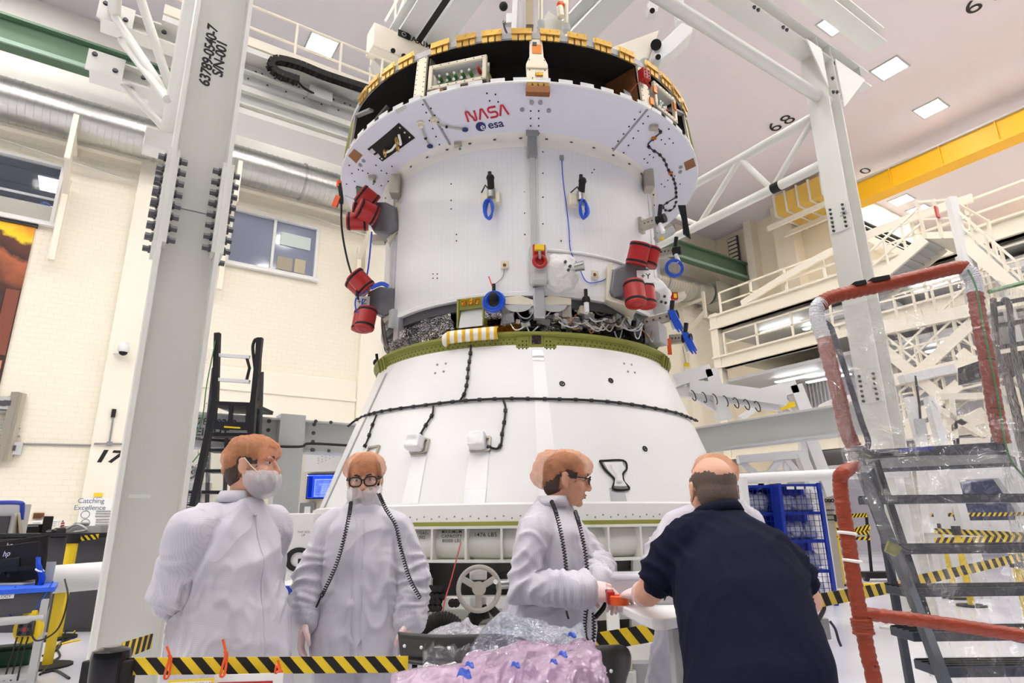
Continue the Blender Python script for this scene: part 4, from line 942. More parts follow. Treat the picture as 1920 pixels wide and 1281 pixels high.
for px, py in ((722, 281), (746, 271), (744, 258)): MB().torus(flange_pt(px, py) + V((0, 0, -.05)), .045, .012, (1, .4, .3), 14, 6).build('gold_loop', 'gold', SM)
flange_quad([(653, 292), (664, 279), (680, 291), (668, 306)], 'brown_patch', 'brown_gold'); flange_quad([(1282, 305), (1300, 296), (1305, 311), (1286, 320)], 'brown_patch', 'brown_gold')
for pts in ([(693, 281), (698, 277), (705, 284), (700, 287)], [(703, 290), (709, 286), (714, 293), (709, 296)]): flange_quad(pts, 'silver_tab', 'silver_tape', .02)
flange_quad([(1196 - 0, 210), (1202, 205), (1204, 207), (1198, 213)], 'grey_tab', 'lightgrey'); flange_quad([(741, 206), (760, 196), (763, 202), (745, 214)], 'grey_tab', 'lightgrey')
def fitting(px, py, k=1.0):
    p = flange_pt(px, py); MB().lathe([(0, -.06 * k), (.03 * k, -.06 * k), (.035 * k, -.02), (.05 * k, -.015), (.05 * k, .01), (0, .01)], 12, p).build('sensor_fitting', 'cream_metal', SM, smooth=30)
    return p
for (a, b_) in (((789, 231), (806, 272)), ((814, 224), (872, 241))):
    p = fitting(*a); e_ = flange_pt(*b_) + V((0, 0, -.02)); mid = flange_pt(a[0] + (b_[0] - a[0]) * .35 + 3, a[1] + (b_[1] - a[1]) * .6) + V((0, 0, -.03))
    MB().tube(spline([p + V((0, 0, -.04)), mid, e_], 8), .011, 6).build('sensor_lead', 'bracket', SM); MB().ell(e_, (.04, .04, .02), u=12, w=8).build('blue_plug', 'navy', SM, smooth=True)
    MB().ell(mid, .02, u=8, w=6).build('lead_clip', 'black', SM)
for px, py in ((859, 268), (1213, 330), (698, 330), (1226, 236)): MB().box(flange_pt(px, py) + V((0, 0, -.03)), (.1, .08, .05)).build('small_bracket', 'bracket', SM, bevel=.006); MB().ell(flange_pt(px + 4, py + 4) + V((0, 0, -.06)), .022, u=8, w=6).build('bracket_plug', 'green_conn' if px < 900 else 'lightgrey', SM)
for px, py in ((682, 301), (676, 309), (1276, 313), (1275, 322), (997, 192), (1013, 192), (979, 205), (1029, 207)): MB().cyl(flange_pt(px, py), flange_pt(px, py) + V((0, -.004, -.012)), .028, seg=12).build('port_cap', 'grey', SM)
dots = MB(); rnd = random.Random(3)
def fdot(px, py):
    p = flange_pt(px, py); dots.cyl(p + V((0, 0, .002)), p + V((0, -.002, -.006)), .011, seg=6)
for (x0, y0, x1, y1) in ((808, 203, 850, 282), (793, 196, 830, 286), (1200, 210, 1138, 292), (1215, 218, 1160, 300)):
    for k in range(7): fdot(lerp(x0, x1, k / 6), lerp(y0, y1, k / 6))
for k in range(4): fdot(995, 208 + 14 * k); fdot(1010, 208 + 14 * k)
for x, y in ((913, 175), (929, 177), (918, 189), (934, 191), (655, 310), (660, 325), (672, 318), (680, 320), (690, 325), (665, 340), (705, 310), (715, 320), (725, 325), (735, 312), (650, 345), (668, 352), (700, 345), (715, 348), (728, 340), (1247, 270), (1262, 268), (1255, 260), (1218, 290), (1208, 298), (1225, 295), (1214, 305), (1240, 345), (1246, 350), (1252, 338), (1265, 330), (1228, 258), (1240, 262), (1254, 242), (1268, 355), (1275, 345)): fdot(x, y)
for x, y in ((856, 452), (856, 440), (846, 376), (846, 392), (846, 345), (1110, 324), (1114, 318), (984, 285), (984, 320), (984, 360), (984, 400), (984, 440), (1018, 285), (1018, 325), (1018, 370), (1018, 420), (1068, 452), (1052, 452)):
    p = mp_(*body(x, y)); a = body(x, y)[0]; dots.cyl(p, p + rad(a) * .004, .01, seg=6)
for x in (812, 820): 
    for y in (514, 522): p = mp_(*body(x, y)); dots.cyl(p, p + rad(body(x, y)[0]) * .004, .009, seg=6)
dots.build('rivet_dots', 'black', SM, stuff=True)
# harness with clips on the right of the flange
def clip_cable(pts, parent, r=.01, surf_fn=flange, lift=.014, step=.13, col='cable', clip='darkgrey', name='cable_harness'):
    w_ = [surf_fn(x, y) for x, y in pts]; q = [mp_(a, R + (lift if surf_fn is not flange else .0), z - (lift if surf_fn is flange else 0)) for a, R, z in w_]
    q = spline(q, 8); o = MB().tube(q, r, 6).build(name, col, parent, smooth=True); acc = 0
    for a, b_ in zip(q, q[1:]):
        acc += (b_ - a).length
        if acc > step:
            acc = 0; inst(clipm, 'cable_clip', o, frame(b_, (b_ - a)))
    return o
clipm = meshmat(MB().tube([(0, 0, -.018), (0, 0, .018)], .021, 8), 'cable_clip', 'blackmetal')
clip_cable([(1230, 236), (1238, 246), (1226, 258), (1215, 270), (1224, 280), (1236, 288), (1246, 300), (1252, 315), (1258, 325), (1264, 338), (1267, 352), (1268, 368)], SM, .009)
clip_cable([(1266, 370), (1252, 378), (1243, 386), (1250, 394), (1262, 390), (1268, 376)], SM, .008)
for px, py in ((1226, 257), (1257, 322)): MB().box(flange_pt(px, py) + V((0, 0, -.02)), (.06, .03, .03)).build('kapton_patch', 'kapton', SM)
# ---------------------------------------------------------------- thruster pods with red covers
def cap(p, d, r, L, parent):
    d = V(d).normalized(); o = MB().tube([p, p + d * L * .98, p + d * L], [r, r, r * .93], 20).build('red_cover', 'red', parent, smooth=35)
    for t in (.08, .82): MB().tube([p + d * L * t, p + d * L * (t + .1)], r * 1.03, 20).build('cover_band', 'black', o, smooth=35)
    MB().torus(p + d * L, r * .55, .004, d, 18, 4).build('cover_groove', mat('dark_red', rgb(130, 22, 24), .5), o)
def pod(outline, Y0, depth, frame_px, caps, label, axis):
    o_ = MB().prism([on_y(x, y, Y0) for x, y in outline], V(axis) * depth).build('thruster_pod', 'pod', SM, bevel=.025)
    for k in range(0, len(outline), 2):
        x, y = outline[k]; MB().ell(on_y(x, y, Y0) + V(axis) * .03, .012, u=8, w=6).build('pod_screw', 'steel', o_)
    fx = [on_y(x, y, Y0 + .05) for x, y in frame_px]
    MB().prism(fx, V((.0, depth * 1.05, 0))).build('pod_base', 'cream_metal', o_, bevel=.01)
    for (x, y, Y, d, r, L) in caps: cap(on_y(x, y, Y), d, r, L, o_)
    if label:
        tx, x, y, sz = label; p = on_y(x, y, Y0 - .03)
        MB().box(p, (sz * 2.0, .012, sz * 1.6)).build('pod_label', 'paper', o_); text(tx, sz, facing(p + V((0, -.012, 0)), (1, 0, 0), ZD), o_)
    return o_
YL = AY - 1.22
pod([(704, 378), (722, 378), (742, 388), (745, 428), (730, 438), (700, 435), (692, 420)], YL, .35, [(741, 380), (757, 372), (757, 420), (727, 455), (725, 447), (746, 425)],
    [(703, 384, YL - .02, (-.75, -.45, .5), .135, .26), (700, 400, YL + .1, (-1, -.2, .05), .125, .28), (705, 406, YL - .12, (-.8, -.5, .25), .135, .27), (690, 416, YL - .05, (-1, -.15, -.03), .12, .28)], None, (.3, .95, 0))
pod([(690, 546), (712, 536), (738, 540), (742, 580), (718, 592), (690, 582), (682, 570)], YL + .05, .35, [(738, 540), (748, 527), (748, 585), (720, 606), (717, 598), (738, 580)],
    [(690, 543, YL - .05, (-.62, -.25, .66), .125, .28), (684, 548, YL + .1, (-.7, -.05, .66), .12, .26), (690, 580, YL, (-.1, -.15, -1), .125, .29), (682, 584, YL + .18, (-.12, 0, -1), .12, .28)], ('+Z', 679, 567, .1), (.3, .95, 0))
YR = AY - 1.95
pod([(1150, 505), (1182, 488), (1190, 492), (1218, 502), (1218, 535), (1196, 534), (1176, 552), (1150, 556), (1144, 545)], YR, .45, [(1140, 492), (1150, 492), (1146, 556), (1195, 572), (1196, 580), (1136, 562)],
    [(1192, 497, YR - .02, (.22, -.25, .85), .125, .27), (1213, 500, YR + .12, (.26, -.15, .85), .115, .25), (1188, 531, YR - .05, (.0, -.2, -1), .125, .3), (1209, 535, YR + .08, (.0, -.15, -1), .11, .29)], ('+Y', 1210, 519, .1), (-.1, .97, 0))
# cables beside the left pods
PT = lambda x, y, Y=None: on_y(x, y, YL - .1 if Y is None else Y)
MB().tube(spline([PT(640, 380), PT(641, 430), PT(652, 490), PT(668, 540), PT(672, 562)], 8), .014, 6).build('hanging_cable', 'cable', SM)
MB().tube(spline([PT(697, 435), PT(692, 490), PT(686, 530)], 6), .011, 6).build('blue_lead', 'blue', SM)
MB().tube(spline([PT(690, 545), PT(668, 560), PT(668, 582), PT(676, 586), PT(680, 560)], 8), .009, 6).build('blue_lead', 'blue', SM)
MB().tube(spline([PT(695, 540), PT(715, 532), PT(728, 537)], 6), .028, 6).build('blue_hose', 'blue', SM)
MB().tube(spline([PT(636, 340), PT(640, 370), PT(640, 382)], 6), .03, 6).build('cable_boot', 'cable', SM); MB().box(PT(631, 378), (.07, .05, .16), Matrix.Rotation(.3, 3, 'Y')).build('orange_ribbon', 'orange', SM)
MB().tube(spline([PT(636, 340), PT(635, 350)], 3), .035, 6).build('orange_tag', 'orange', SM)
# green electronics board behind the upper left pod
flange_quad([(668, 348), (684, 352), (703, 362), (704, 376), (690, 376), (669, 372)], 'circuit_panel', mat('circuit_green', rgb(52, 64, 44), .5, var=(40, .5)), .02)
# fixtures with blue coils on the barrel
def fixture(px, py, coil_px, name='camera_fixture'):
    a, R, z = body(px, py); Rm = Matrix((tan_(a), rad(a), ZD)).transposed()
    o = MB().box(mp_(a, RB + .05, z), (.24, .1, .15), Rm).build(name, 'cream_metal', SM, bevel=.01)
    MB().cyl(mp_(a + .01, RB + .12, z - .02), mp_(a + .01, RB + .12, z + .1), .05).build('clamp', 'steel', o, smooth=30)
    MB().cyl(mp_(a + .01, RB + .13, z + .08), mp_(a + .01, RB + .17, z + .2), .042).build('camera_body', 'black', o, smooth=30); MB().ell(mp_(a + .01, RB + .18, z + .22), .05, u=12, w=8).build('camera_lens', 'black', o, smooth=True)
    MB().cyl(mp_(a + .005, RB + .16, z + .25), mp_(a + .005, RB + .17, z + .31), .024, seg=10).build('camera_tip', 'blackmetal', o); MB().tube([mp_(a - .05, RB + .1, z + .08), mp_(a - .02, RB + .16, z + .14), mp_(a + .01, RB + .14, z + .05)], .01, 6).build('lead', 'cable', o)
    ac_, _, zc = body(*coil_px); cc = mp_(ac_, RB + .12, zc)
    for k in range(4): MB().tube([cc + tan_(ac_) * ((.035 + .008 * k) * math.cos(t)) + ZD * (.125 * math.sin(t)) + rad(ac_) * (.02 * math.sin(2 * t + k) + .01 * k) for t in np.linspace(0, 2 * PI, 20, endpoint=False)], .013, 6, closed=True).build('cable_coil', 'blue', o)
    return o
fixture(922, 378, (921, 402)); fixture(1079, 382, (1085, 401))
a, R, z = body(1052, 300); MB().tube(spline([mp_(*body(1053, 298, .01)), mp_(*body(1056, 340, .012)), mp_(*body(1066, 420, .012)), mp_(*body(1070, 470, .012)), mp_(*body(1085, 500, .012)), mp_(*body(1100, 528, .012)), mp_(*body(1125, 528, .012)), mp_(*body(1140, 520, .012))], 8), .006, 5).build('thin_blue_lead', 'blue', SM)
MB().box(mp_(*body(1053, 296, .02)), (.05, .05, .05)).build('lead_anchor', 'grey', SM)
for px, py in ((946, 497), (1115, 515)): a = body(px, py)[0]; MB().box(mp_(*body(px, py, .012)), (.09, .03, .1), Matrix((tan_(a), rad(a), ZD)).transposed()).build('sensor_pad', 'cream_metal', SM, bevel=.006); MB().ell(mp_(*body(px, py, .03)), .022, u=8, w=6).build('sensor_boss', 'brown_gold', SM)
MB().tube(spline([mp_(*body(946, 500, .02)), mp_(*body(942, 520, .02)), mp_(*body(922, 538, .02))], 6), .005, 5).build('thin_lead', 'grey', SM)
# auxiliary engine in the lower middle: grey housing, red ring, wrapped blanket, silver post
a, R, z = body(1008, 500); Rm = Matrix((tan_(a), rad(a), ZD)).transposed()
rad_box(MB(), a, RB, z - .02, .2, .5, .16).build('engine_housing', 'lightgrey', SM, bevel=.04)
rad_box(MB(), a, RB + .14, z + .08, .15, .26, .04).build('red_shroud', 'red', SM, bevel=.015)
MB().torus(mp_(a, RB + .2, z - .02), .07, .022, rad(a), 22, 8).build('red_ring', 'red', SM, smooth=True)
rad_box(MB(), a, RB + .17, z + .15, .11, .07, .06).build('yellow_latch', 'yellow', SM, bevel=.008); MB().cyl(mp_(a, RB + .22, z + .1), mp_(a, RB + .22, z + .0), .016).build('pin', 'steel', SM)
ab, _, zb = body(1048, 515)
bl = MB().ell(mp_(ab, RB + .05, zb), (.26, .16, .24), Matrix.Rotation(ab, 3, 'Z'), 40, 28); me = bl.mesh('blanket', ORG[SM.name])
disp(me, lambda c: abs(mnoise.noise(c * 7)) * .07 + mnoise.noise(c * 17) * .018 - .03)
link_mesh(me, 'crumpled_blanket', mat('white_blanket', rgb(228, 227, 224), .5, bump=(14, .6, .02)), SM, smooth=60)
MB().cyl(mp_(ab + .06, RB + .2, zb + .02), mp_(ab + .1, RB + .26, zb + .03), .05, .06).build('nozzle', 'steel', SM, smooth=30)
for dx, dz in ((.07, .03), (.05, -.02), (.02, .08)): MB().cyl(mp_(ab + dx * .5, RB + .18, zb + dz), mp_(ab + dx * .5, RB + .21, zb + dz), .018, seg=10).build('blanket_button', 'darkgrey', SM)
zl = body(1005, 575)[2]
rad_box(MB(), a, RB - .02, zl + .02, .13, .38, .1).build('silver_post', 'silver_tape', SM, bevel=.01)
a2 = body(1180, 486)[0]
ring_mesh([(RB + .0, body(1040, 474)[2]), (RB + .025, body(1040, 474)[2] + .02), (RB + .0, body(1040, 474)[2] + .05)], azc + .05, a2 + .1, 24, close=True).build('curved_pipe', 'white', SM, smooth=True)
# ---------------------------------------------------------------- dark equipment bay under the barrel
EB = 1.86
def foil_ring(r, z0, z1, a0, a1, material, amp, name, sd):
    g = []; ns = int((a1 - a0) * 34) + 4
    for j in range(11):
        row = []
        for i in range(ns + 1):
            a = lerp(a0, a1, i / ns); z = lerp(z0, z1, j / 10); q = V((a * 6 + sd, z * 9, sd)); k = abs(mnoise.noise(q)) * amp * 2 + mnoise.noise(q * 3.1) * amp
            row.append(mp_(a, r + k, z + mnoise.noise(q * 2) * amp * .5))
        g.append(row)
    return MB().sheet(g).build(name, material, SM, smooth=28)
foil_ring(EB, 3.3, 4.0, 0, 2 * PI, 'darkfoil', .05, 'dark_foil_wrap', 1)
foil_ring(EB + .06, 3.52, 3.98, -1.25, -.45, 'foil', .07, 'silver_foil_wrap', 5)
foil_ring(EB + .06, 3.52, 3.8, .02, .5, 'darkfoil', .07, 'dark_foil_wrap', 9); foil_ring(EB + .05, 3.5, 3.8, .1, .3, 'foil', .06, 'silver_foil_wrap', 3)
foil_ring(EB + .1, 3.42, 3.66, -.3, -.02, 'goldfoil', .05, 'gold_foil_wrap', 4)
ring_mesh([(EB + .09, 3.86), (EB + .15, 3.86), (EB + .15, 3.97), (EB + .09, 3.97)], 0, 2 * PI, 96).build('bay_ring', 'darkgrey', SM, smooth=30)
ring_mesh([(EB + .05, 3.62), (EB + .1, 3.62), (EB + .1, 3.66), (EB + .05, 3.66)], -.25, .35, 30).build('bay_shelf', 'darkgrey', SM, smooth=30)
def eq(px, py, off=0.0): return surf(px, py, EB + .12 + off, 0, EB + .12 + off, 1)
def eqbox(px, py, w_, h_, d_, material, name, off=0, rot=0):
    a, R, z = eq(px, py, off); return MB().box(mp_(a, R, z), (w_, d_, h_), Matrix((tan_(a), rad(a), ZD)).transposed() @ Matrix.Rotation(rot, 3, 'Y')).build(name, material, SM, bevel=.008)
# paired plates either side of the post
for s_ in (-1, 1):
    a, R, z = eq(1004 + s_ * 32, 574, .05); t = tan_(a) * s_; p = mp_(a, R, z)
    MB().prism([p - t * .2 - ZD * .02, p + t * .22 + ZD * .02, p + t * .22 + ZD * .09, p - t * .02 + ZD * .12, p - t * .2 + ZD * .05], rad(a) * .04).build('mount_plate', 'cream_metal', SM, bevel=.006)
    MB().add([p + t * (.16 * math.cos(q)) - ZD * (.09 * math.sin(q)) + rad(a) * .045 for q in np.linspace(0, PI, 12)], [tuple(range(12))]).build('plate_lobe', 'lightgrey', SM)
    eqbox(1004 + s_ * 56, 578, .12, .26, .1, 'bracket', 'mount_bracket', .02)
rnd = random.Random(11)
for k in range(46):
    px = rnd.choice([rnd.uniform(1060, 1225), rnd.uniform(1060, 1225), rnd.uniform(940, 1060)]); py = lerp(578, 612, rnd.random()) + max(0, (px - 1080) * .12)
    eqbox(px, py, rnd.uniform(.05, .16), rnd.uniform(.04, .12), rnd.uniform(.05, .14), rnd.choice(['bracket', 'grey', 'darkgrey', 'steel', 'lightgrey', 'cream_metal']), 'bay_equipment', rnd.uniform(-.05, .06), rnd.uniform(-.3, .3))
for k in range(30):
    px = rnd.uniform(950, 1215); py = lerp(582, 615, rnd.random()) + max(0, (px - 1080) * .1); L = rnd.uniform(14, 40)
    pts = [mp_(*eq(px, py, .1)), mp_(*eq(px + L * .3, py + rnd.uniform(4, 16), .13)), mp_(*eq(px + L * .7, py + rnd.uniform(4, 16), .13)), mp_(*eq(px + L, py + rnd.uniform(-4, 4), .1))]
    MB().tube(spline(pts, 5), .009, 5).build('bay_cable', rnd.choice(['bracket', 'lightgrey', 'cable', 'grey', 'brown_gold']), SM)
# olive bracket tray with gold blocks
a, R, z = eq(885, 588, .08); Rm = Matrix((tan_(a), rad(a), ZD)).transposed(); p = mp_(a, R, z)
tr = MB().box(p + ZD * .12, (.32, .06, .14), Rm)
tr.box(p + tan_(a) * .16, (.025, .12, .36), Rm); tr.box(p - tan_(a) * .16, (.025, .12, .36), Rm); tr.build('olive_tray', 'olive', SM, bevel=.006)
MB().prism([p + tan_(a) * -.14 + ZD * .05 - rad(a) * .02, p + tan_(a) * .14 + ZD * .05 - rad(a) * .02, p + tan_(a) * .17 - ZD * .2 + rad(a) * .1, p - tan_(a) * .12 - ZD * .2 + rad(a) * .1], rad(a) * .015).build('tray_lip', 'lightgrey', SM)
for k in (-1, 0, 1): MB().box(p + tan_(a) * .085 * k + ZD * .13 + rad(a) * .035, (.06, .03, .07), Rm).build('gold_block', 'goldfoil', SM)
# blue hose coil hung on a knob
a, R, z = eq(926, 566, .16); cc = mp_(a, R, z)
for k in range(7): MB().torus(cc + rad(a) * (.012 * (k % 3)), .075 + .009 * k, .011, rad(a) + V((.1 * math.sin(k), 0, .1 * math.cos(k))), 28, 6).build('hose_coil', 'blue', SM)
MB().ell(cc + rad(a) * .04 + ZD * .05, .055, u=14, w=10).build('knob', 'black', SM, smooth=True); MB().cyl(cc + ZD * .13, cc + ZD * .22, .022, seg=10).build('knob_post', 'blackmetal', SM)
eqbox(926, 590, .2, .1, .1, 'foil', 'foil_box', .1)
MB().tube([cc + ZD * .2 + tan_(a) * -.02, cc + ZD * .32 + tan_(a) * -.06], .008, 5).build('orange_tie', 'orange', SM)
a, R, z = eq(1099, 562, .14); MB().ell(mp_(a, R, z), .05, u=12, w=8).build('camera_lens', 'black', SM, smooth=True); MB().cyl(mp_(a, R, z - .16), mp_(a, R, z - .03), .03, seg=10).build('camera_body', 'whiteplastic', SM); MB().cyl(mp_(a, R, z + .03), mp_(a, R, z + .13), .022, seg=10).build('camera_tip', 'blackmetal', SM)
# silver brackets at the left of the bay
eqbox(748, 618, .12, .3, .1, 'silver_tape', 'silver_bracket', .05); eqbox(738, 598, .1, .24, .1, 'lightgrey', 'silver_bracket', .1); eqbox(760, 628, .14, .1, .1, 'foil', 'foil_box', .06)
MB().tube(spline([mp_(*eq(724, 560, .1)), mp_(*eq(718, 600, .12)), mp_(*eq(722, 640, .12)), mp_(*eq(728, 655, .1))], 6), .03, 8).build('corrugated_hose', 'steel', SM)
# striped roll draped over the ring edge
a, R, z = surf(880, 636, 2.16, 0, 2.16, 1); rm = mat('striped_roll', rgb(240, 240, 236), .5); nt = rm.node_tree; tc = nt.nodes.new('ShaderNodeTexCoord'); wv = nt.nodes.new('ShaderNodeTexWave'); wv.inputs['Scale'].default_value = 3.4; wv.inputs['Distortion'].default_value = .6
cr = nt.nodes.new('ShaderNodeValToRGB'); cr.color_ramp.interpolation = 'CONSTANT'; cr.color_ramp.elements[0].color = (*rgb(242, 242, 238), 1); cr.color_ramp.elements[1].position = .58; cr.color_ramp.elements[1].color = (*rgb(242, 190, 20), 1)
nt.links.new(tc.outputs['Object'], wv.inputs['Vector']); nt.links.new(wv.outputs['Fac'], cr.inputs['Fac']); nt.links.new(cr.outputs['Color'], nt.nodes['Principled BSDF'].inputs['Base Color'])
g = []
for j in range(9):
    row = []
    for i in range(13):
        aa = a - .155 + .31 * i / 12; t = j / 8 * PI * 1.1; row.append(mp_(aa, 2.12 + .085 * math.sin(t), z + .06 + .075 * math.cos(t) - (.03 if i == 0 else 0)))
    g.append(row)
MB().sheet(g).build('striped_roll', rm, SM, smooth=True, thick=.012)
# outriggers with blue bundles on the right edge
def outrigger(pts, blue, name='outrigger'):
    q = [on_y(x, y, Y) for x, y, Y in pts]; o = MB().bar(q[0], q[1], .1, .12).build(name, 'bracket', SM, bevel=.01)
    for k in range(4): MB().ell(q[0].lerp(q[1], (k + .5) / 4) + V((0, -.055, 0)), .015, u=8, w=6).build('lug_hole', 'darkgrey', o)
    MB().cyl(q[1], q[1] + (q[1] - q[0]).normalized() * .12, .06).build('outrigger_knob', 'black', o); 
    for s_ in (-1, 1): MB().cyl(q[1] + V((.03, -.03, .06 * s_)), q[1] + V((.05, -.06, .2 * s_)), .03, seg=10).build('target_stub', 'blackmetal' if s_ > 0 else 'whiteplastic', o)
    if blue == 'ring':
        for k in range(4): MB().torus(q[1] + V((-.02, -.06, -.28)), .1 + .008 * k, .011, (0, 1, .1 * k), 26, 6).build('hose_coil', 'blue', o)
    elif blue:
        for k in range(7): MB().tube(spline([q[1] + V((.02 + .012 * k - .04, -.08, .06)), q[1] + V((.03 + .014 * k - .02, -.1, -.08)), q[1] + V((.06 + .014 * k, -.09, -.2 - .02 * (k % 3)))], 5), .011, 5).build('cable_bundle', 'blue', o)
YE = AY - .6
a, R, z = body(1200, 424); rad_box(MB(), a, RB, z, .1, .22, .05).build('outrigger_base', 'bracket', SM)
outrigger([(1204, 424, AY - 1.3), (1232, 414, AY - 1.45)], None); outrigger([(1235, 476, YE), (1262, 472, YE - .1)], 'ring'); outrigger([(1205, 607, AY - 1.2), (1254, 594, AY - 1.25)], 'bundle'); outrigger([(1256, 637, YE - .2), (1280, 635, YE - .3)], 'bundle')
eqbox(1230, 628, .3, .26, .2, 'lightgrey', 'grey_box', .1)
bl = MB().ell(on_y(1232, 566, AY - .95), (.2, .2, .34), None, 30, 22); me = bl.mesh('blanket', ORG[SM.name])
disp(me, lambda c: abs(mnoise.noise(c * 6)) * .08 - .03)
link_mesh(me, 'crumpled_blanket', MATS['white_blanket'], SM, smooth=60)
for px, py in ((1246, 556), (1240, 566), (1248, 568)): MB().cyl(on_y(px, py, AY - 1.2), on_y(px, py, AY - 1.14), .02, seg=10).build('blanket_button', 'darkgrey', SM)
MB().cyl(on_y(1228, 556, AY - 1.22), on_y(1228, 556, AY - 1.1), .07).build('vent_disc', 'steel', SM, smooth=30)
MB().box(on_y(1266, 560, YE), (.26, .2, .08), Matrix.Rotation(-.3, 3, 'Y')).build('side_tray', 'cream_metal', SM); MB().box(on_y(1262, 556, YE - .1), (.12, .06, .1)).build('red_latch', 'red', SM); MB().box(on_y(1266, 555, YE - .14), (.04, .03, .06)).build('yellow_latch', 'yellow', SM)
MB().box(on_y(1255, 650, YE - .3), (.05, .02, .22)).build('orange_ribbon', 'orange', SM)
for k in range(5): MB().tube(spline([on_y(1272 + 3 * k, 385, YE), on_y(1280 + 2 * k, 415, YE), on_y(1282 + 3 * k, 440 + 2 * k, YE)], 5), .012, 5).build('hanging_cable', 'cable', SM)
MB().box(on_y(1246, 440, AY - .9), (.3, .14, .1), Matrix.Rotation(-.5, 3, 'Y')).build('valve_block', 'lightgrey', SM, bevel=.02); MB().ell(on_y(1241, 448, AY - 1.0), .03).build('yellow_cap', 'yellow', SM)
MB().tube(spline([on_y(1280, 650, YE - .32), on_y(1286, 680, YE - .32)], 3), .004, 4).build('thin_lead', 'grey', SM); MB().box(on_y(1287, 684, YE - .32), (.07, .01, .05)).build('yellow_tag', 'yellow', SM)
a, R, z = surf(742, 310, 2.12, 0, 2.12, 1); MB().box(mp_(*body(742, 350, .08)), (.14, .2, .3)).build('corner_bracket', 'bracket', SM, bevel=.02); MB().box(mp_(*body(1215, 340, .08)), (.14, .2, .3)).build('corner_bracket', 'bracket', SM, bevel=.02)
rad_box(MB(), body(1229, 430)[0], RB, 5.0, .05, 1.9, .04).build('side_raceway', 'white', SM); rad_box(MB(), body(737, 480)[0], RB, 5.0, .05, 1.9, .04).build('side_raceway', 'white', SM)
MB().box(on_y(710, 450, AY - .5), (.2, .15, .12)).build('side_clamp', 'bracket', SM, bevel=.02)
# ================================================================ WHITE ADAPTER CONE
RC0, ZC0, RC1, ZC1 = 2.76, 1.50, 2.075, 3.40      # bottom and top of the white skin
def cone(px, py, off=0): return surf(px, py, RC0, ZC0, RC1, ZC1, off)
CN = thing('adapter_cone', 'large white conical spacecraft adapter under the module', 'spacecraft', (AX, AY, 1.45))
cs = V((0, 0, ZC1 - ZC0)) ; 
def cone_up(a): return (ZD * (ZC1 - ZC0) + rad(a) * (RC1 - RC0)).normalized()
def cone_n(a): return tan_(a).cross(cone_up(a)) * (-1 if tan_(a).cross(cone_up(a)).dot(rad(a)) < 0 else 1)
acn = cone(1018, 760)[0]; aleft = cone(672, 770)[0]
ce = [aleft, acn + PI / 2 + .0, acn + PI, aleft + 2 * PI]
for a0, a1 in zip(ce, ce[1:]):
    ring_mesh([(RC0, ZC0), (RC1, ZC1), (RC1 - .03, ZC1), (RC0 - .03, ZC0)], a0 + .003, a1 - .003, int((a1 - a0) * 26)).build('cone_panel', 'cone', CN, smooth=30)
ring_mesh([(RC0 - .05, ZC0), (RC1 - .05, ZC1), (RC1 - .07, ZC1), (RC0 - .07, ZC0)], 0, 2 * PI, 96).build('cone_core', 'lightgrey', CN, smooth=30)
ring_mesh([(RC0 + .0, 1.44), (RC0 + .035, 1.44), (RC0 + .03, 1.6), (RC0 - .02, 1.62), (RC0 - .03, 1.5)], 0, 2 * PI, 128).build('base_band', 'white', CN, smooth=30)
ring_mesh([(RC0 - .05, 1.405), (RC0 + .045, 1.405), (RC0 + .045, 1.445), (RC0 - .05, 1.445)], 0, 2 * PI, 128).build('olive_base_flange', 'olive', CN, smooth=30)
rv = MB()
for k in range(220):
    a = k * 2 * PI / 220; rv.ell(mp_(a, RC0 + .034, 1.475 + (.02 if k % 2 else 0)), .009, u=6, w=4)
rv.build('base_rivets', 'grey', CN, stuff=True)
# olive top ring: stepped flange with notch at the facing fitting
ring_mesh([(2.06, 3.36), (2.085, 3.36), (2.09, 3.47), (2.13, 3.49), (2.13, 3.52), (2.0, 3.52), (1.9, 3.5), (1.9, 3.47), (2.05, 3.46)], 0, 2 * PI, 144).build('olive_ring', 'olive', CN, smooth=30)
hl = MB()
for k in range(200):
    a = k * 2 * PI / 200
    for z in (3.395, 3.435): hl.cyl(mp_(a + (.012 if z > 3.4 else 0), 2.084, z), mp_(a + (.012 if z > 3.4 else 0), 2.092, z), .0085, seg=6)
hl.build('ring_holes', mat('olive_dark', rgb(70, 72, 34), .5), CN, stuff=True)
an = cone(1006, 650)[0]
for s_ in (-1, 1): rad_box(MB(), an + s_ * .075, 2.075, 3.38, .15, .2, .025).build('ring_lug', 'olive', CN, bevel=.02)
rad_box(MB(), an, 2.07, 3.42, .17, .17, .03).build('ring_window_frame', 'olive', CN, bevel=.02); rad_box(MB(), an, 2.09, 3.43, .11, .11, .016).build('ring_window', 'darkfoil', CN, bevel=.015)
for k in range(8):
    for s_ in (-1, 1): a_ = an + s_ * (.055 + .02 * (k % 3)); z_ = 3.32 + .045 * (k // 3); MB().cyl(mp_(a_, 2.1, z_), mp_(a_, 2.106, z_), .009, seg=6).build('lug_rivet', 'black', CN)
for s_ in (-1, 1):
    a_ = cone(718 if s_ < 0 else 1247, 690)[0]
    for k in range(3): MB().bar(mp_(a_ + .05 * k * -s_, 2.1, 3.34), mp_(a_ + .05 * k * -s_, 2.14, 3.5), .02, .03).build('ring_gusset', 'olive', CN)
def cone_strip(p0, p1, w0, w1, name, material, lift=.004, n=10):
    g = []
    for k in range(n + 1):
        t = k / n; x, y = lerp(p0[0], p1[0], t), lerp(p0[1], p1[1], t); a, R, z = cone(x, y); w_ = lerp(w0, w1, t) / 2; da = w_ / R
        g.append([mp_(a - da, R + lift, z), mp_(a, R + lift, z), mp_(a + da, R + lift, z)])
    return MB().sheet(g).build(name, material, CN, smooth=True)
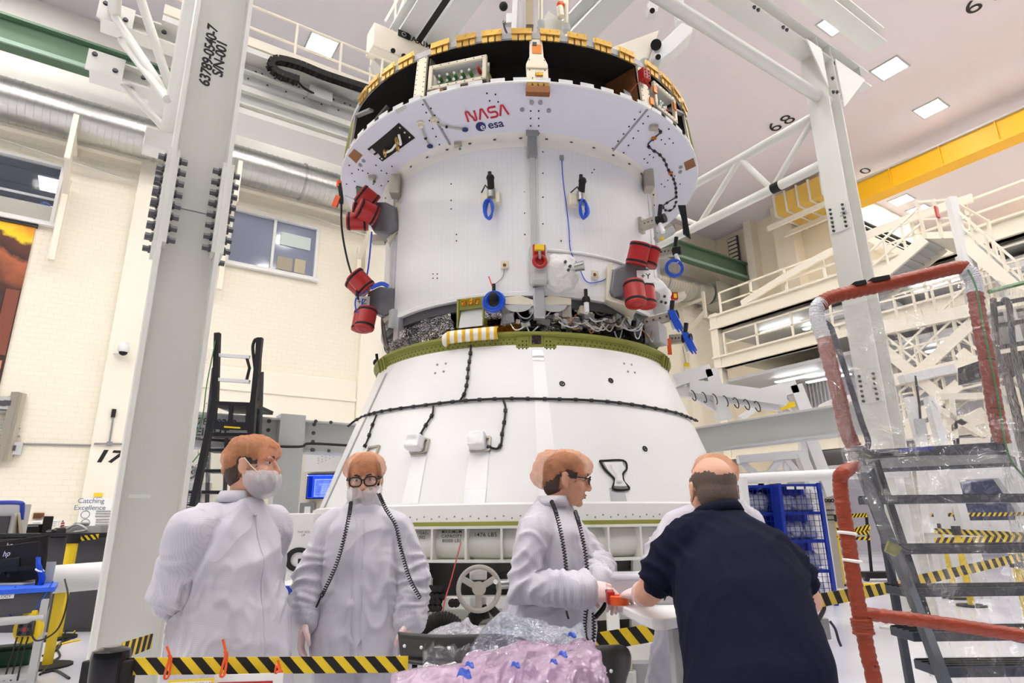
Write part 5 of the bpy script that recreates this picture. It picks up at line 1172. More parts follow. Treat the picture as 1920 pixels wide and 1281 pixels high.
cone_strip((1009, 662), (1030, 978 - 40), .13, .2, 'bright_stripe', 'strip'); cone_strip((1008, 656), (1009, 676), .13, .13, 'stripe_cap', 'silver_tape', .008, 2); cone_strip((1009, 716 - 49), (1009, 720 - 49), .13, .13, 'stripe_tab', 'lightgrey', .009, 2)
cone_strip((725, 700), (601, 968), .06, .07, 'edge_seam', mat('seam_grey', rgb(170, 171, 172), .4), .006, 12)
# strap lines with silver ends
for (p0, p1, w0, w1, k) in (((787, 856), (762, 975), .18, .2, .75), ((899, 848), (885, 975), .2, .22, .55), ((1155, 915), (1168, 972), .16, .18, .55)):
    cone_strip(p0, (lerp(p0[0], p1[0], k), lerp(p0[1], p1[1], k)), w0, w1, 'tape_strap', 'strip' if p0[0] < 1100 else 'silver_tape', .006); cone_strip((lerp(p0[0], p1[0], k), lerp(p0[1], p1[1], k)), p1, w1, w1, 'strap_end', 'silver_tape', .008, 4)
# harness over the cone
HC = dict(surf_fn=cone, lift=.02, step=.15, r=.014)
clip_cable([(655, 800), (672, 787), (700, 776), (740, 768), (800, 760), (850, 754), (900, 750), (960, 748), (1040, 749), (1100, 751), (1160, 756), (1220, 765), (1270, 776), (1305, 790)], CN, **HC)
clip_cable([(884, 648), (882, 672), (879, 690), (877, 715), (872, 738), (862, 754)], CN, **{**HC, 'r': .011, 'step': .1})
clip_cable([(709, 778), (700, 800), (692, 825), (686, 838)], CN, **{**HC, 'r': .01, 'step': .13})
clip_cable([(814, 762), (812, 778), (800, 798), (792, 812), (788, 823)], CN, **{**HC, 'r': .011, 'step': .12})
clip_cable([(944, 751), (948, 765), (946, 790), (942, 812), (940, 832), (932, 842), (915, 838)], CN, **{**HC, 'r': .013, 'step': .13})
# round targets, fasteners, handle fittings
for px, py in ((1054, 720), (1145, 714), (1209, 842)):
    a, R, z = cone(px, py); p = mp_(a, R, z) + cone_n(a) * .004; MB().torus(p, .026, .008, cone_n(a), 20, 5).build('target_ring', 'black', CN); MB().cyl(p, p + cone_n(a) * .002, .011, seg=10).build('target_dot', 'black', CN)
for px, py in ((820, 684), (836, 682), (816, 700), (832, 697), (1170, 682), (1184, 684), (1177, 697), (1190, 699)):
    a, R, z = cone(px, py); MB().cyl(mp_(a, R, z), mp_(a, R + .006, z), .014, seg=8).build('cone_screw', 'bracket', CN)
def frame_fit(px, py, w_, h_):
    a, R, z = cone(px, py); c = mp_(a, R, z) + cone_n(a) * .012; t = tan_(a); u_ = cone_up(a); f = MB(); Rm = Matrix((t, cone_n(a), u_)).transposed()
    for x, y, sx_, sy_ in ((0, h_ / 2, w_, .02), (0, -h_ / 2, w_, .02), (-w_ / 2, 0, .02, h_), (w_ / 2, 0, .02, h_)): f.box(c + t * x + u_ * y, (sx_, .03, sy_), Rm)
    o = f.build('latch_frame', 'bracket', CN); return o, c, t, u_, cone_n(a), Rm
for px, py in ((788, 838), (901, 834)):
    o, c, t, u_, nn, Rm = frame_fit(px, py, .2, .15)
    g = MB().box(c + nn * .07 - t * .02 + u_ * .01, (.17, .13, .16), Rm); me = remesh(g, .012, 4)
    disp(me, lambda c: mnoise.noise(c * 16) * .012)
    me.transform(Matrix.Translation(-ORG[CN.name])); link_mesh(me, 'foam_cover', 'whiteplastic', o, smooth=True)
frame_fit(700, 848, .2, .12)
a, R, z = cone(1152, 890); c = mp_(a, R, z) + cone_n(a) * .015; t = tan_(a); u_ = cone_up(a)
out = [(-.14, .14), (.13, .15), (.15, .06), (.09, .0), (.08, -.08), (.12, -.16), (-.06, -.16), (-.02, -.06), (-.1, .04)]
MB().tube(spline([c + t * x + u_ * y for x, y in out + out[:1]], 4), .011, 6).build('handle_outline', 'black', CN)
MB().prism([c + t * x * .8 + u_ * y * .85 for x, y in out], cone_n(a) * .02).build('handle_plate', 'whiteplastic', CN, bevel=.006); MB().prism([c + t * x * .35 + u_ * y * .6 for x, y in out], cone_n(a) * .05).build('handle_grip', 'whiteplastic', CN, bevel=.008)
MB().cyl(on_y(709, 690, AY - .5), on_y(706, 664, AY - .5), .02).build('clamp_screw', 'black', CN); MB().ell(on_y(706, 680, AY - .55), .05, u=10, w=8).build('clamp_knob', 'black', CN)
# ================================================================ RING STAND AND DOLLY
RS = thing('ring_stand', 'white tubular ring stand with stencilled capacity lettering and handwheel', 'stand', (AX, AY, 0))
ring_mesh([(2.80, 1.41), (2.86, 1.36), (2.90, 1.28), (2.90, 1.22), (2.86, 1.15), (2.80, 1.10), (2.7, 1.10), (2.7, 1.41)], 0, 2 * PI, 128).build('ring_tube', 'gantry', RS, smooth=40)
for z_ in (1.395, 1.10): ring_mesh([(2.6, z_ - .012), (2.96, z_ - .012), (2.96, z_ + .012), (2.6, z_ + .012)], 0, 2 * PI, 128).build('ring_flange', 'gantry', RS, smooth=30)
ga, gs = surf(815, 1000, 2.9, 0, 2.9, 1)[0], surf(877, 1000, 2.9, 0, 2.9, 1)[0] - surf(815, 1000, 2.9, 0, 2.9, 1)[0]; ng = round(2 * PI / gs)
for k in range(ng):
    a = ga + k * 2 * PI / ng; rad_box(MB(), a, 2.8, 1.25, .02, .29, .16).build('ring_gusset', 'gantry', RS)
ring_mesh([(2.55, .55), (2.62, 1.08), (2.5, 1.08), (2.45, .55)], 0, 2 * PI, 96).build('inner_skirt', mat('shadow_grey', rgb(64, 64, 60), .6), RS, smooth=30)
def ring_text(txt, px, py, size):
    a, R, z = surf(px, py, 2.905, 0, 2.905, 1); me = text_mesh(txt, size, bold=.0004, spacing=1.1, shear=0)
    for v in me.vertices:
        x, y = v.co.x, v.co.y; p = mp_(a + x / 2.905, 2.908, z + y) - V(ORG[RS.name]); v.co = p
    link_mesh(me, 'stencil_lettering', 'text', RS)
ring_text('63789-0435\nS/N 002', 785, 1004, .04); ring_text('MAXIMUM\nCAPACITY\n80000 LBS', 847, 1006, .04); ring_text('1476 LBS', 910, 1003, .052)
# dolly: base frame, posts, beams, screw struts
def rp(px, py, Y): return on_y(px, py, Y)
for k in range(8):
    a = PI / 8 + k * PI / 4; MB().bar(mp_(a, 2.6, .2), mp_(a, 2.75, 1.1), .12, .12).build('stand_post', 'gantry', RS)
for z_ in (.25, .62): ring_mesh([(2.5, z_ - .08), (2.7, z_ - .08), (2.7, z_ + .08), (2.5, z_ + .08)], 0, 2 * PI, 12).build('dolly_beam', 'gantry', RS)
for k, (x0, y0, x1, y1, Y, m_) in enumerate(((785, 1068, 965, 1040, 6.6, 'steel'), (785, 1120, 975, 1070, 6.7, 'lightgrey'), (790, 1090, 1090, 1062, 7.2, 'bracket'), (800, 1110, 970, 1125, 6.5, 'gantry'), (1080, 1075, 1290, 1100, 7.0, 'lightgrey'), (790, 1165, 965, 1165, 6.4, 'gantry'))):
    MB().bar(rp(x0, y0, Y), rp(x1, y1, Y), .1, .12).build('cross_strut', m_, RS)
MB().box((AX + .55, 6.0, .26), (2.9, .16, .3)).build('front_beam', 'gantry', RS, bevel=.01)
MB().box((AX - .4, 6.05, .74), (1.0, .12, .11)).build('front_rail', 'gantry', RS, bevel=.01)
MB().box((AX - .4, 6.05, .46), (1.0, .12, .16)).build('front_rail', 'gantry', RS, bevel=.01)
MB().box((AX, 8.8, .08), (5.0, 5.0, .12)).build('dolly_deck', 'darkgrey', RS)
for x_ in (-.95, .25): MB().box((AX + x_, 6.0, .5), (.1, .14, .9)).build('front_post', 'gantry', RS)
MB().box((AX + .62, 5.2, .42), (.09, .1, .82)).build('side_post', 'gantry', RS, bevel=.01)
me = bolt_mesh(.028, .035, 'black')
for px in (793, 803, 812, 822):
    for py in (1105, 1118, 1128, 1140): inst(me, 'bolt', RS, frame(on_y(px + (py % 3) * 4, py, 5.9), (0, -1, 0)))
for px, py in ((855, 1131), (848, 1131), (962, 1132), (975, 1133), (988, 1133), (944, 1080), (951, 1078), (938, 1083)): inst(me, 'bolt', RS, frame(on_y(px, py, 5.8), (0, -1, 0)))
for px, py in ((796, 1060), (827, 1054), (931, 1049)): MB().box(on_y(px, py, 6.5), (.1, .02, .06)).build('yellow_tag', 'yellow', RS)
text('94\nWEIGHT', .055, facing(on_y(1246, 1213, 5.85), (1, 0, 0), ZD), RS)
# handwheel
hw = rp(898, 1104, 5.35); ax_ = V((.12, -1, .05)).normalized(); R0 = .155 * 5.35 / 5.0
wm = mat('cast_grey', rgb(168, 162, 152), .5)
o = MB().torus(hw, R0, .02, ax_, 40, 10).build('handwheel_rim', wm, RS, smooth=True)
X_ = V((1, .12, 0)).normalized(); Y_ = ax_.cross(X_)
for k in range(3):
    t = math.radians(30 + 120 * k); d = X_ * math.cos(t) + ZD * math.sin(t); MB().bar(hw + d * .03, hw + d * R0, .05, .02, ax_).build('handwheel_spoke', wm, RS, bevel=.008)
MB().cyl(hw - ax_ * .03, hw + ax_ * .03, .055, seg=20).build('handwheel_hub', wm, RS, smooth=30); MB().cyl(hw + X_ * R0 * .8 + ZD * .05, hw + X_ * R0 * .8 + ZD * .05 + ax_ * .05, .018).build('handwheel_grip', 'whiteplastic', RS, smooth=30)
for dz in (.11, -.11): MB().box(hw - ax_ * .1 + ZD * dz, (.14, .1, .09)).build('bearing_block', 'white', RS, bevel=.01)
MB().cyl(hw - ax_ * .05, hw - ax_ * .5, .035).build('shaft', 'steel', RS, smooth=30)
MB().cyl(rp(930, 1096, 5.6), rp(975, 1094, 5.6), .04).build('drive_shaft', 'steel', RS, smooth=30); MB().cyl(rp(953, 1096, 5.6), rp(963, 1095, 5.6), .07).build('shaft_collar', 'steel', RS, smooth=30)
# corrugated black ducts
def corrugated(pts, r, name, parent, n=None, material='black'):
    q = spline(pts, 10); P = []; Rr = []
    for i, p in enumerate(q): P.append(p); Rr.append(r if i % 2 else r * .86)
    return MB().tube(P, Rr, 14).build(name, material, parent)
cd_ = thing('corrugated_duct', 'black corrugated hose arching up behind the clear plastic', 'hose', rp(830, 1200, 5.2))
corrugated([rp(790, 1215, 5.2), rp(798, 1185, 5.2), rp(815, 1168, 5.2), rp(835, 1165, 5.2), rp(852, 1176, 5.2), rp(858, 1200, 5.2), rp(850, 1225, 5.2)], .075, 'hose', cd_)
cd2 = thing('corrugated_duct', 'black corrugated hose curving under the handwheel', 'hose', rp(890, 1180, 5.4))
corrugated([rp(915, 1146, 5.4), rp(898, 1152, 5.4), rp(886, 1165, 5.4), rp(882, 1185, 5.4), rp(886, 1215, 5.4)], .06, 'hose', cd2)
MB().tube(spline([rp(918, 1138, 5.5), rp(935, 1155, 5.5), rp(955, 1162, 5.5)], 6), .035, 8).build('branch_hose', 'black', cd2)
tag(MB().tube(spline([rp(864, 1018, 5.8), rp(845, 1090, 5.6), rp(833, 1130, 5.5), rp(830, 1160, 5.3)], 6), .006, 5).build('red_tether', 'red'), 'thin red cord hanging down from the ring stand', 'cord')
# clutter with green straps under the stand at the right
t = thing('strap_bundle', 'black and green strap bundle lying under the ring stand', 'straps', rp(1180, 1065, 6.4))
for k in range(6): MB().tube(spline([rp(1150 + 8 * k, 1062, 6.4), rp(1165 + 8 * k, 1056 + 3 * (k % 2), 6.4), rp(1185 + 6 * k, 1066, 6.4)], 5), .02, 6).build('strap', 'green_conn' if k > 2 else 'black', t)
t = thing('floor_jack', 'grey screw jack foot beside the ring stand base', 'jack', (rp(1178, 1255, 5.4).x, 5.4, 0))
j0 = rp(1178, 1255, 5.4)
MB().cyl((j0.x, j0.y, 0), (j0.x, j0.y, .02), .14).build('foot', 'lightgrey', t); MB().cyl((j0.x, j0.y, .02), (j0.x, j0.y, .42), .035).build('screw', 'bracket', t); MB().cyl((j0.x, j0.y, .12), (j0.x, j0.y, .3), .06).build('collar', 'lightgrey', t)
MB().box((j0.x + .35, j0.y + .1, .27), (.7, .14, .14)).build('arm', 'grey', t)
from mathutils.bvhtree import BVHTree
# ================================================================ PEOPLE
def cloth_material(name, col, grid=True, sheen=.1):
    mt = mat(name, col, .62, sheen=sheen); nt = mt.node_tree; b = nt.nodes['Principled BSDF']
    tc = nt.nodes.new('ShaderNodeTexCoord'); mpp = nt.nodes.new('ShaderNodeMapping'); mpp.inputs['Scale'].default_value = (1, 1, .55); mpp.inputs['Rotation'].default_value = (.3, .25, 0); nt.links.new(tc.outputs['Object'], mpp.inputs['Vector'])
    nz = nt.nodes.new('ShaderNodeTexNoise'); nz.inputs['Scale'].default_value = 6; nz.inputs['Detail'].default_value = 1; nz.inputs['Distortion'].default_value = .4; nt.links.new(mpp.outputs['Vector'], nz.inputs['Vector'])
    sb = nt.nodes.new('ShaderNodeMath'); sb.operation = 'SUBTRACT'; sb.inputs[1].default_value = .5; nt.links.new(nz.outputs['Fac'], sb.inputs[0])
    ab = nt.nodes.new('ShaderNodeMath'); ab.operation = 'ABSOLUTE'; nt.links.new(sb.outputs[0], ab.inputs[0])
    pw_ = nt.nodes.new('ShaderNodeMath'); pw_.operation = 'POWER'; pw_.inputs[1].default_value = 1.0; nt.links.new(ab.outputs[0], pw_.inputs[0])
    bp = nt.nodes.new('ShaderNodeBump'); bp.invert = True; bp.inputs['Strength'].default_value = 0.85 if grid else .28; bp.inputs['Distance'].default_value = .05; nt.links.new(pw_.outputs[0], bp.inputs['Height']); nt.links.new(bp.outputs['Normal'], b.inputs['Normal'])
    if not grid: return mt
    tc = nt.nodes.new('ShaderNodeTexCoord'); sp = nt.nodes.new('ShaderNodeSeparateXYZ'); nt.links.new(tc.outputs['Object'], sp.inputs['Vector']); outs = []
    sm0 = nt.nodes.new('ShaderNodeMath'); sm0.operation = 'ARCTAN2'; nt.links.new(sp.outputs['Y'], sm0.inputs[0]); nt.links.new(sp.outputs['X'], sm0.inputs[1])
    sm = nt.nodes.new('ShaderNodeMath'); sm.operation = 'MULTIPLY'; sm.inputs[1].default_value = .23; nt.links.new(sm0.outputs[0], sm.inputs[0])
    for src in (sm.outputs[0], sp.outputs['Z']):
        q = nt.nodes.new('ShaderNodeMath'); q.operation = 'MULTIPLY'; q.inputs[1].default_value = 160; nt.links.new(src, q.inputs[0])
        f = nt.nodes.new('ShaderNodeMath'); f.operation = 'FRACT'; nt.links.new(q.outputs[0], f.inputs[0])
        l = nt.nodes.new('ShaderNodeMath'); l.operation = 'LESS_THAN'; l.inputs[1].default_value = .22; nt.links.new(f.outputs[0], l.inputs[0]); outs.append(l.outputs[0])
    mxm = nt.nodes.new('ShaderNodeMath'); mxm.operation = 'MAXIMUM'; nt.links.new(outs[0], mxm.inputs[0]); nt.links.new(outs[1], mxm.inputs[1])
    mx = nt.nodes.new('ShaderNodeMix'); mx.data_type = 'RGBA'; mx.inputs['A'].default_value = (*col, 1); mx.inputs['B'].default_value = (*(c * .86 for c in col), 1)
    nt.links.new(mxm.outputs[0], mx.inputs['Factor']); nt.links.new(mx.outputs['Result'], b.inputs['Base Color']); return mt
M['coat'] = cloth_material('cleanroom_coat', rgb(204, 202, 211), sheen=0); M['polo'] = cloth_material('navy_polo', rgb(17, 20, 40), False, 0); M['polo'].node_tree.nodes['Principled BSDF'].inputs['Specular IOR Level'].default_value = .15; M['polo'].node_tree.nodes['Principled BSDF'].inputs['Roughness'].default_value = .9
M['capmat'] = crumple('bouffant_cap', rgb(240, 164, 116), .75, 0, 42, .55, .012, alpha=.5)
M['veil'] = mat('beard_cover', rgb(236, 234, 238), .7, alpha=.52, bump=(34, .9, .014, (1.4, 1.4, .5)))
M['eye'] = mat('eye_white', rgb(206, 198, 192), .3); M['iris'] = mat('iris', rgb(40, 30, 24), .2); M['lens'] = mat('spectacle_lens', rgb(220, 226, 232), .05, alpha=.18)
M['brow'] = mat('eyebrow', rgb(56, 42, 34), .8); M['lip'] = mat('lips', rgb(176, 104, 92), .45)
def loft(mb, secs, seg=28, pw=2.4):
    vs = []; fs = []; n = len(secs)
    for c, rx, ry, r, f in secs:
        for k in range(seg):
            a = 2 * PI * k / seg; ca, sa = math.cos(a), math.sin(a); e = 2 / pw
            vs.append(V(c) + V(r) * (rx * math.copysign(abs(ca) ** e, ca)) + V(f) * (ry * math.copysign(abs(sa) ** e, sa)))
    for i in range(n - 1):
        for k in range(seg): l = (k + 1) % seg; fs.append((i * seg + k, i * seg + l, (i + 1) * seg + l, (i + 1) * seg + k))
    fs.append(tuple(range(seg - 1, -1, -1))); fs.append(tuple((n - 1) * seg + k for k in range(seg))); return mb.add(vs, fs)
def xf(mb, mtx): mb.v = [tuple(mtx @ V(p)) for p in mb.v]; return mb
def head_prims(female=False):
    h = MB()
    h.ell((0, -.012, .03), (.074, .096, .088), None, 24, 16); h.ell((0, .028, -.03), (.061, .064, .085), None, 24, 16); h.ell((0, .034, -.075), (.05, .05, .04), None, 20, 12); h.ell((0, .068, -.098), (.024, .02, .018))
    h.tube([(0, .086, .024), (0, .098, 0), (0, .112, -.028)], [.007, .0095, .0125], 12); h.ell((0, .108, -.03), (.0125, .012, .011))
    for s_ in (-1, 1):
        h.ell((s_ * .012, .098, -.033), .0085); h.ell((s_ * .03, .081, .031), (.024, .012, .008)); h.ell((s_ * .04, .062, -.022), .022); h.ell((s_ * .077, -.008, -.006), (.009, .02, .032), Matrix.Rotation(.3 * s_, 3, 'Z')); h.ell((s_ * .08, -.012, .014), (.008, .016, .014)); h.ell((s_ * .078, .002, -.034), (.006, .009, .01))
    h.ell((0, .086, -.059), (.022, .011, .007)); h.ell((0, .084, -.070), (.019, .011, .007)); return h
def fold(me, amp, sc=(4.2, 4.2, 2.4), seed=0.0, extra=None):
    """soft drape plus narrow, crisp crease lines; extra = bunching round joints"""
    def fn(c):
        q = V((c.x * sc[0] + seed, c.y * sc[1] + seed * 2, c.z * sc[2] + .8 * c.x)); w_ = mnoise.noise_vector(q * .7) * .6
        d = amp * .8 * (1 - abs(mnoise.noise(q + w_)) * 2.6)
        m_ = max(0, mnoise.noise(q * .9 + V((7, 1, 3))) + .25)
        for k, (f, a_, wd) in enumerate(((1.9, 1.1, .10), (3.4, .8, .13))):
            n_ = mnoise.noise(V((q.x * f + 3 * k, q.y * f, q.z * f * (.8 if k else .55))) + w_ * 1.3); d += amp * a_ * m_ * math.exp(-(n_ / wd) ** 2)
        for (p, d_, rad_, fr, am) in extra or ():
            t = c - p; l = t.length
            if l < rad_ * 2.2: s_ = math.sin(t.dot(d_) * fr + 4 * mnoise.noise(c * 8)); d += am * (1 - 2 * abs(s_) ** .8) * math.exp(-(l / rad_) ** 2)
        return d
    disp(me, fn)
def hand_prims(mb, wrist, d, nrm, side, curl=.5, sc=1.0, spread=.0):
    """palm, four fingers and a thumb; nrm = palm side, side = towards the thumb"""
    d = V(d).normalized(); nrm = (V(nrm) - d * V(nrm).dot(d)).normalized(); side = (V(side) - d * V(side).dot(d)); side = (side - nrm * side.dot(nrm)).normalized(); w_ = V(wrist)
    P = lambda a, b_, c=0: w_ + d * a * sc + side * b_ * sc + nrm * c * sc
    loft(mb, [(P(-.03, 0), .029 * sc, .021 * sc, side, nrm), (P(.0, 0), .029 * sc, .02 * sc, side, nrm), (P(.03, .002), .038 * sc, .019 * sc, side, nrm), (P(.07, 0), .043 * sc, .016 * sc, side, nrm), (P(.095, 0), .040 * sc, .012 * sc, side, nrm)], 18)
    for k, (o_, L) in enumerate(((.031, .074), (.010, .083), (-.011, .077), (-.031, .060))):
        p = P(.085, o_); pts = [p]; ang = curl * .5; dd = (d + side * (o_ * spread)).normalized()
        for j, q in enumerate((.45, .3, .25)):
            dv = dd * math.cos(ang) + nrm * math.sin(ang); pts.append(pts[-1] + dv * L * q * sc); ang += curl * (1.1 if j == 0 else .9)
        mb.cap_tube(pts, [.0098 * sc, .0092 * sc, .0085 * sc, .0072 * sc], 10)
    t0 = P(.022, .03, .004); t1 = P(.05, .055, .018); t2 = P(.078, .058, .03 + .012 * curl); t3 = P(.1, .05, .036 + .02 * curl)
    mb.cap_tube([t0, t1, t2, t3], [.015 * sc, .0125 * sc, .0105 * sc, .0085 * sc], 10)
def head_matrix(c, face, up=(0, 0, 1)):
    f = V(face).normalized(); u_ = V(up); u_ = (u_ - f * u_.dot(f)).normalized(); r = f.cross(u_); mm = Matrix((r, f, u_)).transposed().to_4x4(); mm.translation = V(c); return mm
def place(me, name, material, parent, smooth=True, **k):
    me.transform(Matrix.Translation(-ORG[parent.name])); return link_mesh(me, name, material, parent, smooth=smooth, **k)
def bouffant(HM, cap, parent, seed):
    """cap: list of (centre, radii, tilt about x) puffs in head coordinates"""
    mb = MB()
    for c, r, t in cap: mb.ell(c, r, Matrix.Rotation(t, 3, 'X'), 36, 24)
    me = remesh(mb, .006, 4)
    def fn(c):
        ang = math.atan2(c.x, c.y + .02); q = c * 17 + V((seed, 0, seed))
        return .0016 * math.sin(ang * 23 + 5 * mnoise.noise(q * .6)) + .005 * (1 - 2.4 * abs(mnoise.noise(V((q.x, q.y, q.z * .45))))) + .003 * (1 - 2.4 * abs(mnoise.noise(q * 2.2)))
    disp(me, fn)
    me.transform(HM); return place(me, 'hair_cap', 'capmat', parent)
def hair_shell(HM, parent, material='hair', keep=None, grow=.004):
    mb = MB().ell((0, -.014, .032), (.0755 + grow, .0975 + grow, .0895 + grow), None, 40, 28)
    mb.ell((0, -.045, -.02), (.066 + grow, .06 + grow, .075), None, 30, 20)
    me = remesh(mb, .005, 2); bm = bmesh.new(); bm.from_mesh(me)
    dl = [v for v in bm.verts if not keep(v.co)]; bmesh.ops.delete(bm, geom=dl, context='VERTS'); bm.to_mesh(me); bm.free(); me.transform(HM); return place(me, 'hair', material, parent)
def eyes(HM, parent, body_):
    for s_ in (-1, 1):
        e = MB().ell((s_ * .031, .0715, .010), (.0125, .0122, .0046), None, 14, 10); xf(e, HM).build('eye', 'eye', body_, smooth=True)
        e = MB().ell((s_ * .031, .0815, .010), (.0062, .004, .0050), None, 12, 8); xf(e, HM).build('iris', 'iris', body_, smooth=True)
        e = MB().cap_tube([(s_ * .016, .094, .030), (s_ * .03, .0935, .036), (s_ * .046, .083, .032)], [.003, .0042, .0022], 8); xf(e, HM).build('eyebrow', 'brow', body_, smooth=True)
    e = MB().ell((0, .0965, -.0595), (.021, .0035, .0045), None, 14, 8); e.ell((0, .0945, -.0700), (.018, .0035, .0045), None, 14, 8); xf(e, HM).build('lips', 'lip', body_, smooth=True)
def glasses(HM, parent, material, thick, rw=.027, rh=.02, full=True):
    o = None
    for s_ in (-1, 1):
        pts = [V((s_ * .034 + rw * math.copysign(abs(math.cos(a)) ** .7, math.cos(a)), .107 - .010 * abs(math.cos(a)) * (1 if math.cos(a) * s_ > 0 else 0), .006 + rh * math.copysign(abs(math.sin(a)) ** .8, math.sin(a)))) for a in np.linspace(0, 2 * PI, 24, endpoint=False)]
        pts = [HM @ p for p in pts]
        if o is None: o = MB().tube(pts, thick, 6, closed=True).build('spectacles', material, parent, smooth=True)
        else: MB().tube(pts, thick, 6, closed=True).build('rim', material, o, smooth=True)
        MB().add(pts, [tuple(range(24))]).build('lens', 'lens', o)
        MB().tube([HM @ V(p) for p in ((s_ * .06, .1, .012), (s_ * .078, .06, .012), (s_ * .081, 0, .01), (s_ * .08, -.015, -.004))], thick, 6).build('temple', material, o)
    MB().tube([HM @ V(p) for p in ((-.009, .108, .012), (0, .111, .015), (.009, .108, .012))], thick, 6).build('bridge', material, o)
    return o
def beard_cover(HM, parent, loops=True, seed=0):
    mb = MB().ell((0, .048, -.066), (.078, .072, .066), None, 36, 24); mb.ell((0, .02, -.045), (.08, .06, .05), None, 30, 20)
    me = remesh(mb, .006, 3); bm = bmesh.new(); bm.from_mesh(me)
    bmesh.ops.delete(bm, geom=[v for v in bm.verts if v.co.y < -.01 or v.co.z > -.022 + .25 * max(0, -v.co.y)], context='VERTS'); bm.to_mesh(me); bm.free()
    disp(me, lambda c: .006 * (1 - 2.4 * abs(mnoise.noise(V((c.x * 33 + seed, c.y * 22, c.z * 10))))) + .002 * mnoise.noise(c * 66))
    me.transform(HM); o = place(me, 'beard_cover', 'veil', parent)
    for s_ in (-1, 1): MB().tube(spline([HM @ V(p) for p in ((s_ * .072, .05, -.03), (s_ * .078, .02, .0), (s_ * .08, -.005, .028))], 5), .002, 5).build('ear_loop', 'paper', o)
    return o
def person(label, loc, J, HM, torso, skin, arms, legs, coat, cap=None, hair_keep=None, hair_mat='hair', gloves=True, seed=0, coat_name='coat', skirt=None, belly=None):
    """arms: list of dict(pts, rr, hand=(dir,nrm,side,curl), sleeve=fraction)"""
    t = thing('person', label, 'person', loc)
    # ---- body: one continuous mesh of head, neck, core, arms and legs
    b_ = xf(head_prims(), HM); nk = J['neck']
    b_.tube([HM @ V((0, -.02, -.05)), HM @ V((0, -.025, -.11)), V(nk)], [.056, .054, .066], 18)
    core = [(c, rx * .72, ry * .72, r, f) for c, rx, ry, r, f in torso]; loft(b_, core, 22)
    for a in arms:
        b_.cap_tube(a['pts'], [q * .68 for q in a['rr'][:-1]] + [.026], 12)
        if gloves or a.get('stub'): b_.cap_tube([V(a['pts'][-1]) - V(a['hand'][0]).normalized() * .03, V(a['pts'][-1]) + V(a['hand'][0]).normalized() * .07], [.019, .011], 12)   # palm inside the glove
        else: hand_prims(b_, a['pts'][-1], *a['hand'][:4], sc=1.0)
    for lg in legs:
        b_.cap_tube(lg, [.075, .055, .045], 12); b_.ell(lg[-1] + V((0, 0, -.03)) + J['foot'] * .07, (.045, .045, .035)); b_.cap_tube([lg[-1] + V((0, 0, -.03)), lg[-1] + V((0, 0, -.045)) + J['foot'] * .14], [.04, .03], 12)
    bo = place(remesh(b_, .0048, 2), 'body', skin, t)
    # ---- clothing
    c_ = MB(); loft(c_, torso, 32)
    for a in arms:
        n = a.get('sleeve', len(a['pts'])); c_.cap_tube(a['pts'][:n], a['rr'][:n], 16)
        nb = V(torso[1][0]) - V((0, 0, .03)); sh_ = V(a['pts'][0]); c_.cap_tube([nb, nb.lerp(sh_, .55) + V((0, 0, .012)), sh_ + V((0, 0, .002))], [.075, .07, a['rr'][0] * .97], 16)
    for c, r in (belly or []): c_.ell(c, r)
    if skirt: loft(c_, skirt, 32)
    elif coat_name == 'coverall':
        for lg in legs: c_.cap_tube(lg, [.12, .095, .085], 16)
    me = remesh(c_, .0085, 4)
    fold(me, .021 if coat_name != 'polo_shirt' else .007, seed=seed, extra=[(V(a['pts'][1]), (V(a['pts'][2]) - V(a['pts'][0])).normalized(), .12, 60, .011) for a in arms] + [(V(a['pts'][-1]) - (V(a['pts'][-1]) - V(a['pts'][-2])).normalized() * .06, (V(a['pts'][-1]) - V(a['pts'][-2])).normalized(), .09, 100, .007) for a in arms if a.get('sleeve', 99) > 2])
    co = place(me, coat_name, coat, t)
    if coat_name != 'coverall':
        tr = MB()
        for lg in legs: tr.cap_tube(lg, [.1, .078, .07], 14)
        if legs: place(remesh(tr, .012, 3), 'trousers', 'trouser' if coat_name == 'polo_shirt' else 'coat', t)
    for lg in legs:
        sh = MB().cap_tube([lg[-1] + V((0, 0, -.03)), lg[-1] + V((0, 0, -.035)) + J['foot'] * .16], [.05, .042], 14); place(remesh(sh, .01, 2), 'shoe', 'whiteplastic' if coat_name != 'polo_shirt' else 'shoe', t)
    if gloves:
        for a in arms:
            if a.get('glove', True):
                g = MB(); hand_prims(g, a['pts'][-1], *a['hand'][:4], sc=1.06); dv = (V(a['pts'][-1]) - V(a['pts'][-2])).normalized()
                g.tube([V(a['pts'][-1]) - dv * .075, V(a['pts'][-1]) - dv * .03, V(a['pts'][-1]) + dv * .01], [.043, .037, .032], 16); place(remesh(g, .0042, 2), 'glove', 'glove', t)
                if a.get('cuff', True): MB().tube([V(a['pts'][-1]) - dv * .085, V(a['pts'][-1]) - dv * .08, V(a['pts'][-1]) - dv * .035, V(a['pts'][-1]) - dv * .028], [a['rr'][-1] * .8, a['rr'][-1] * .92, a['rr'][-1] * .88, a['rr'][-1] * .7], 20, cap=False).build('cuff', mat('knit_cuff', rgb(214, 213, 220), .8, bump=(200, .5, .004)), t, smooth=True)
    if hair_keep: hair_shell(HM, t, hair_mat, hair_keep)
    eyes(HM, t, bo)
    if cap: bouffant(HM, cap, t, seed)
    return t, co, bo
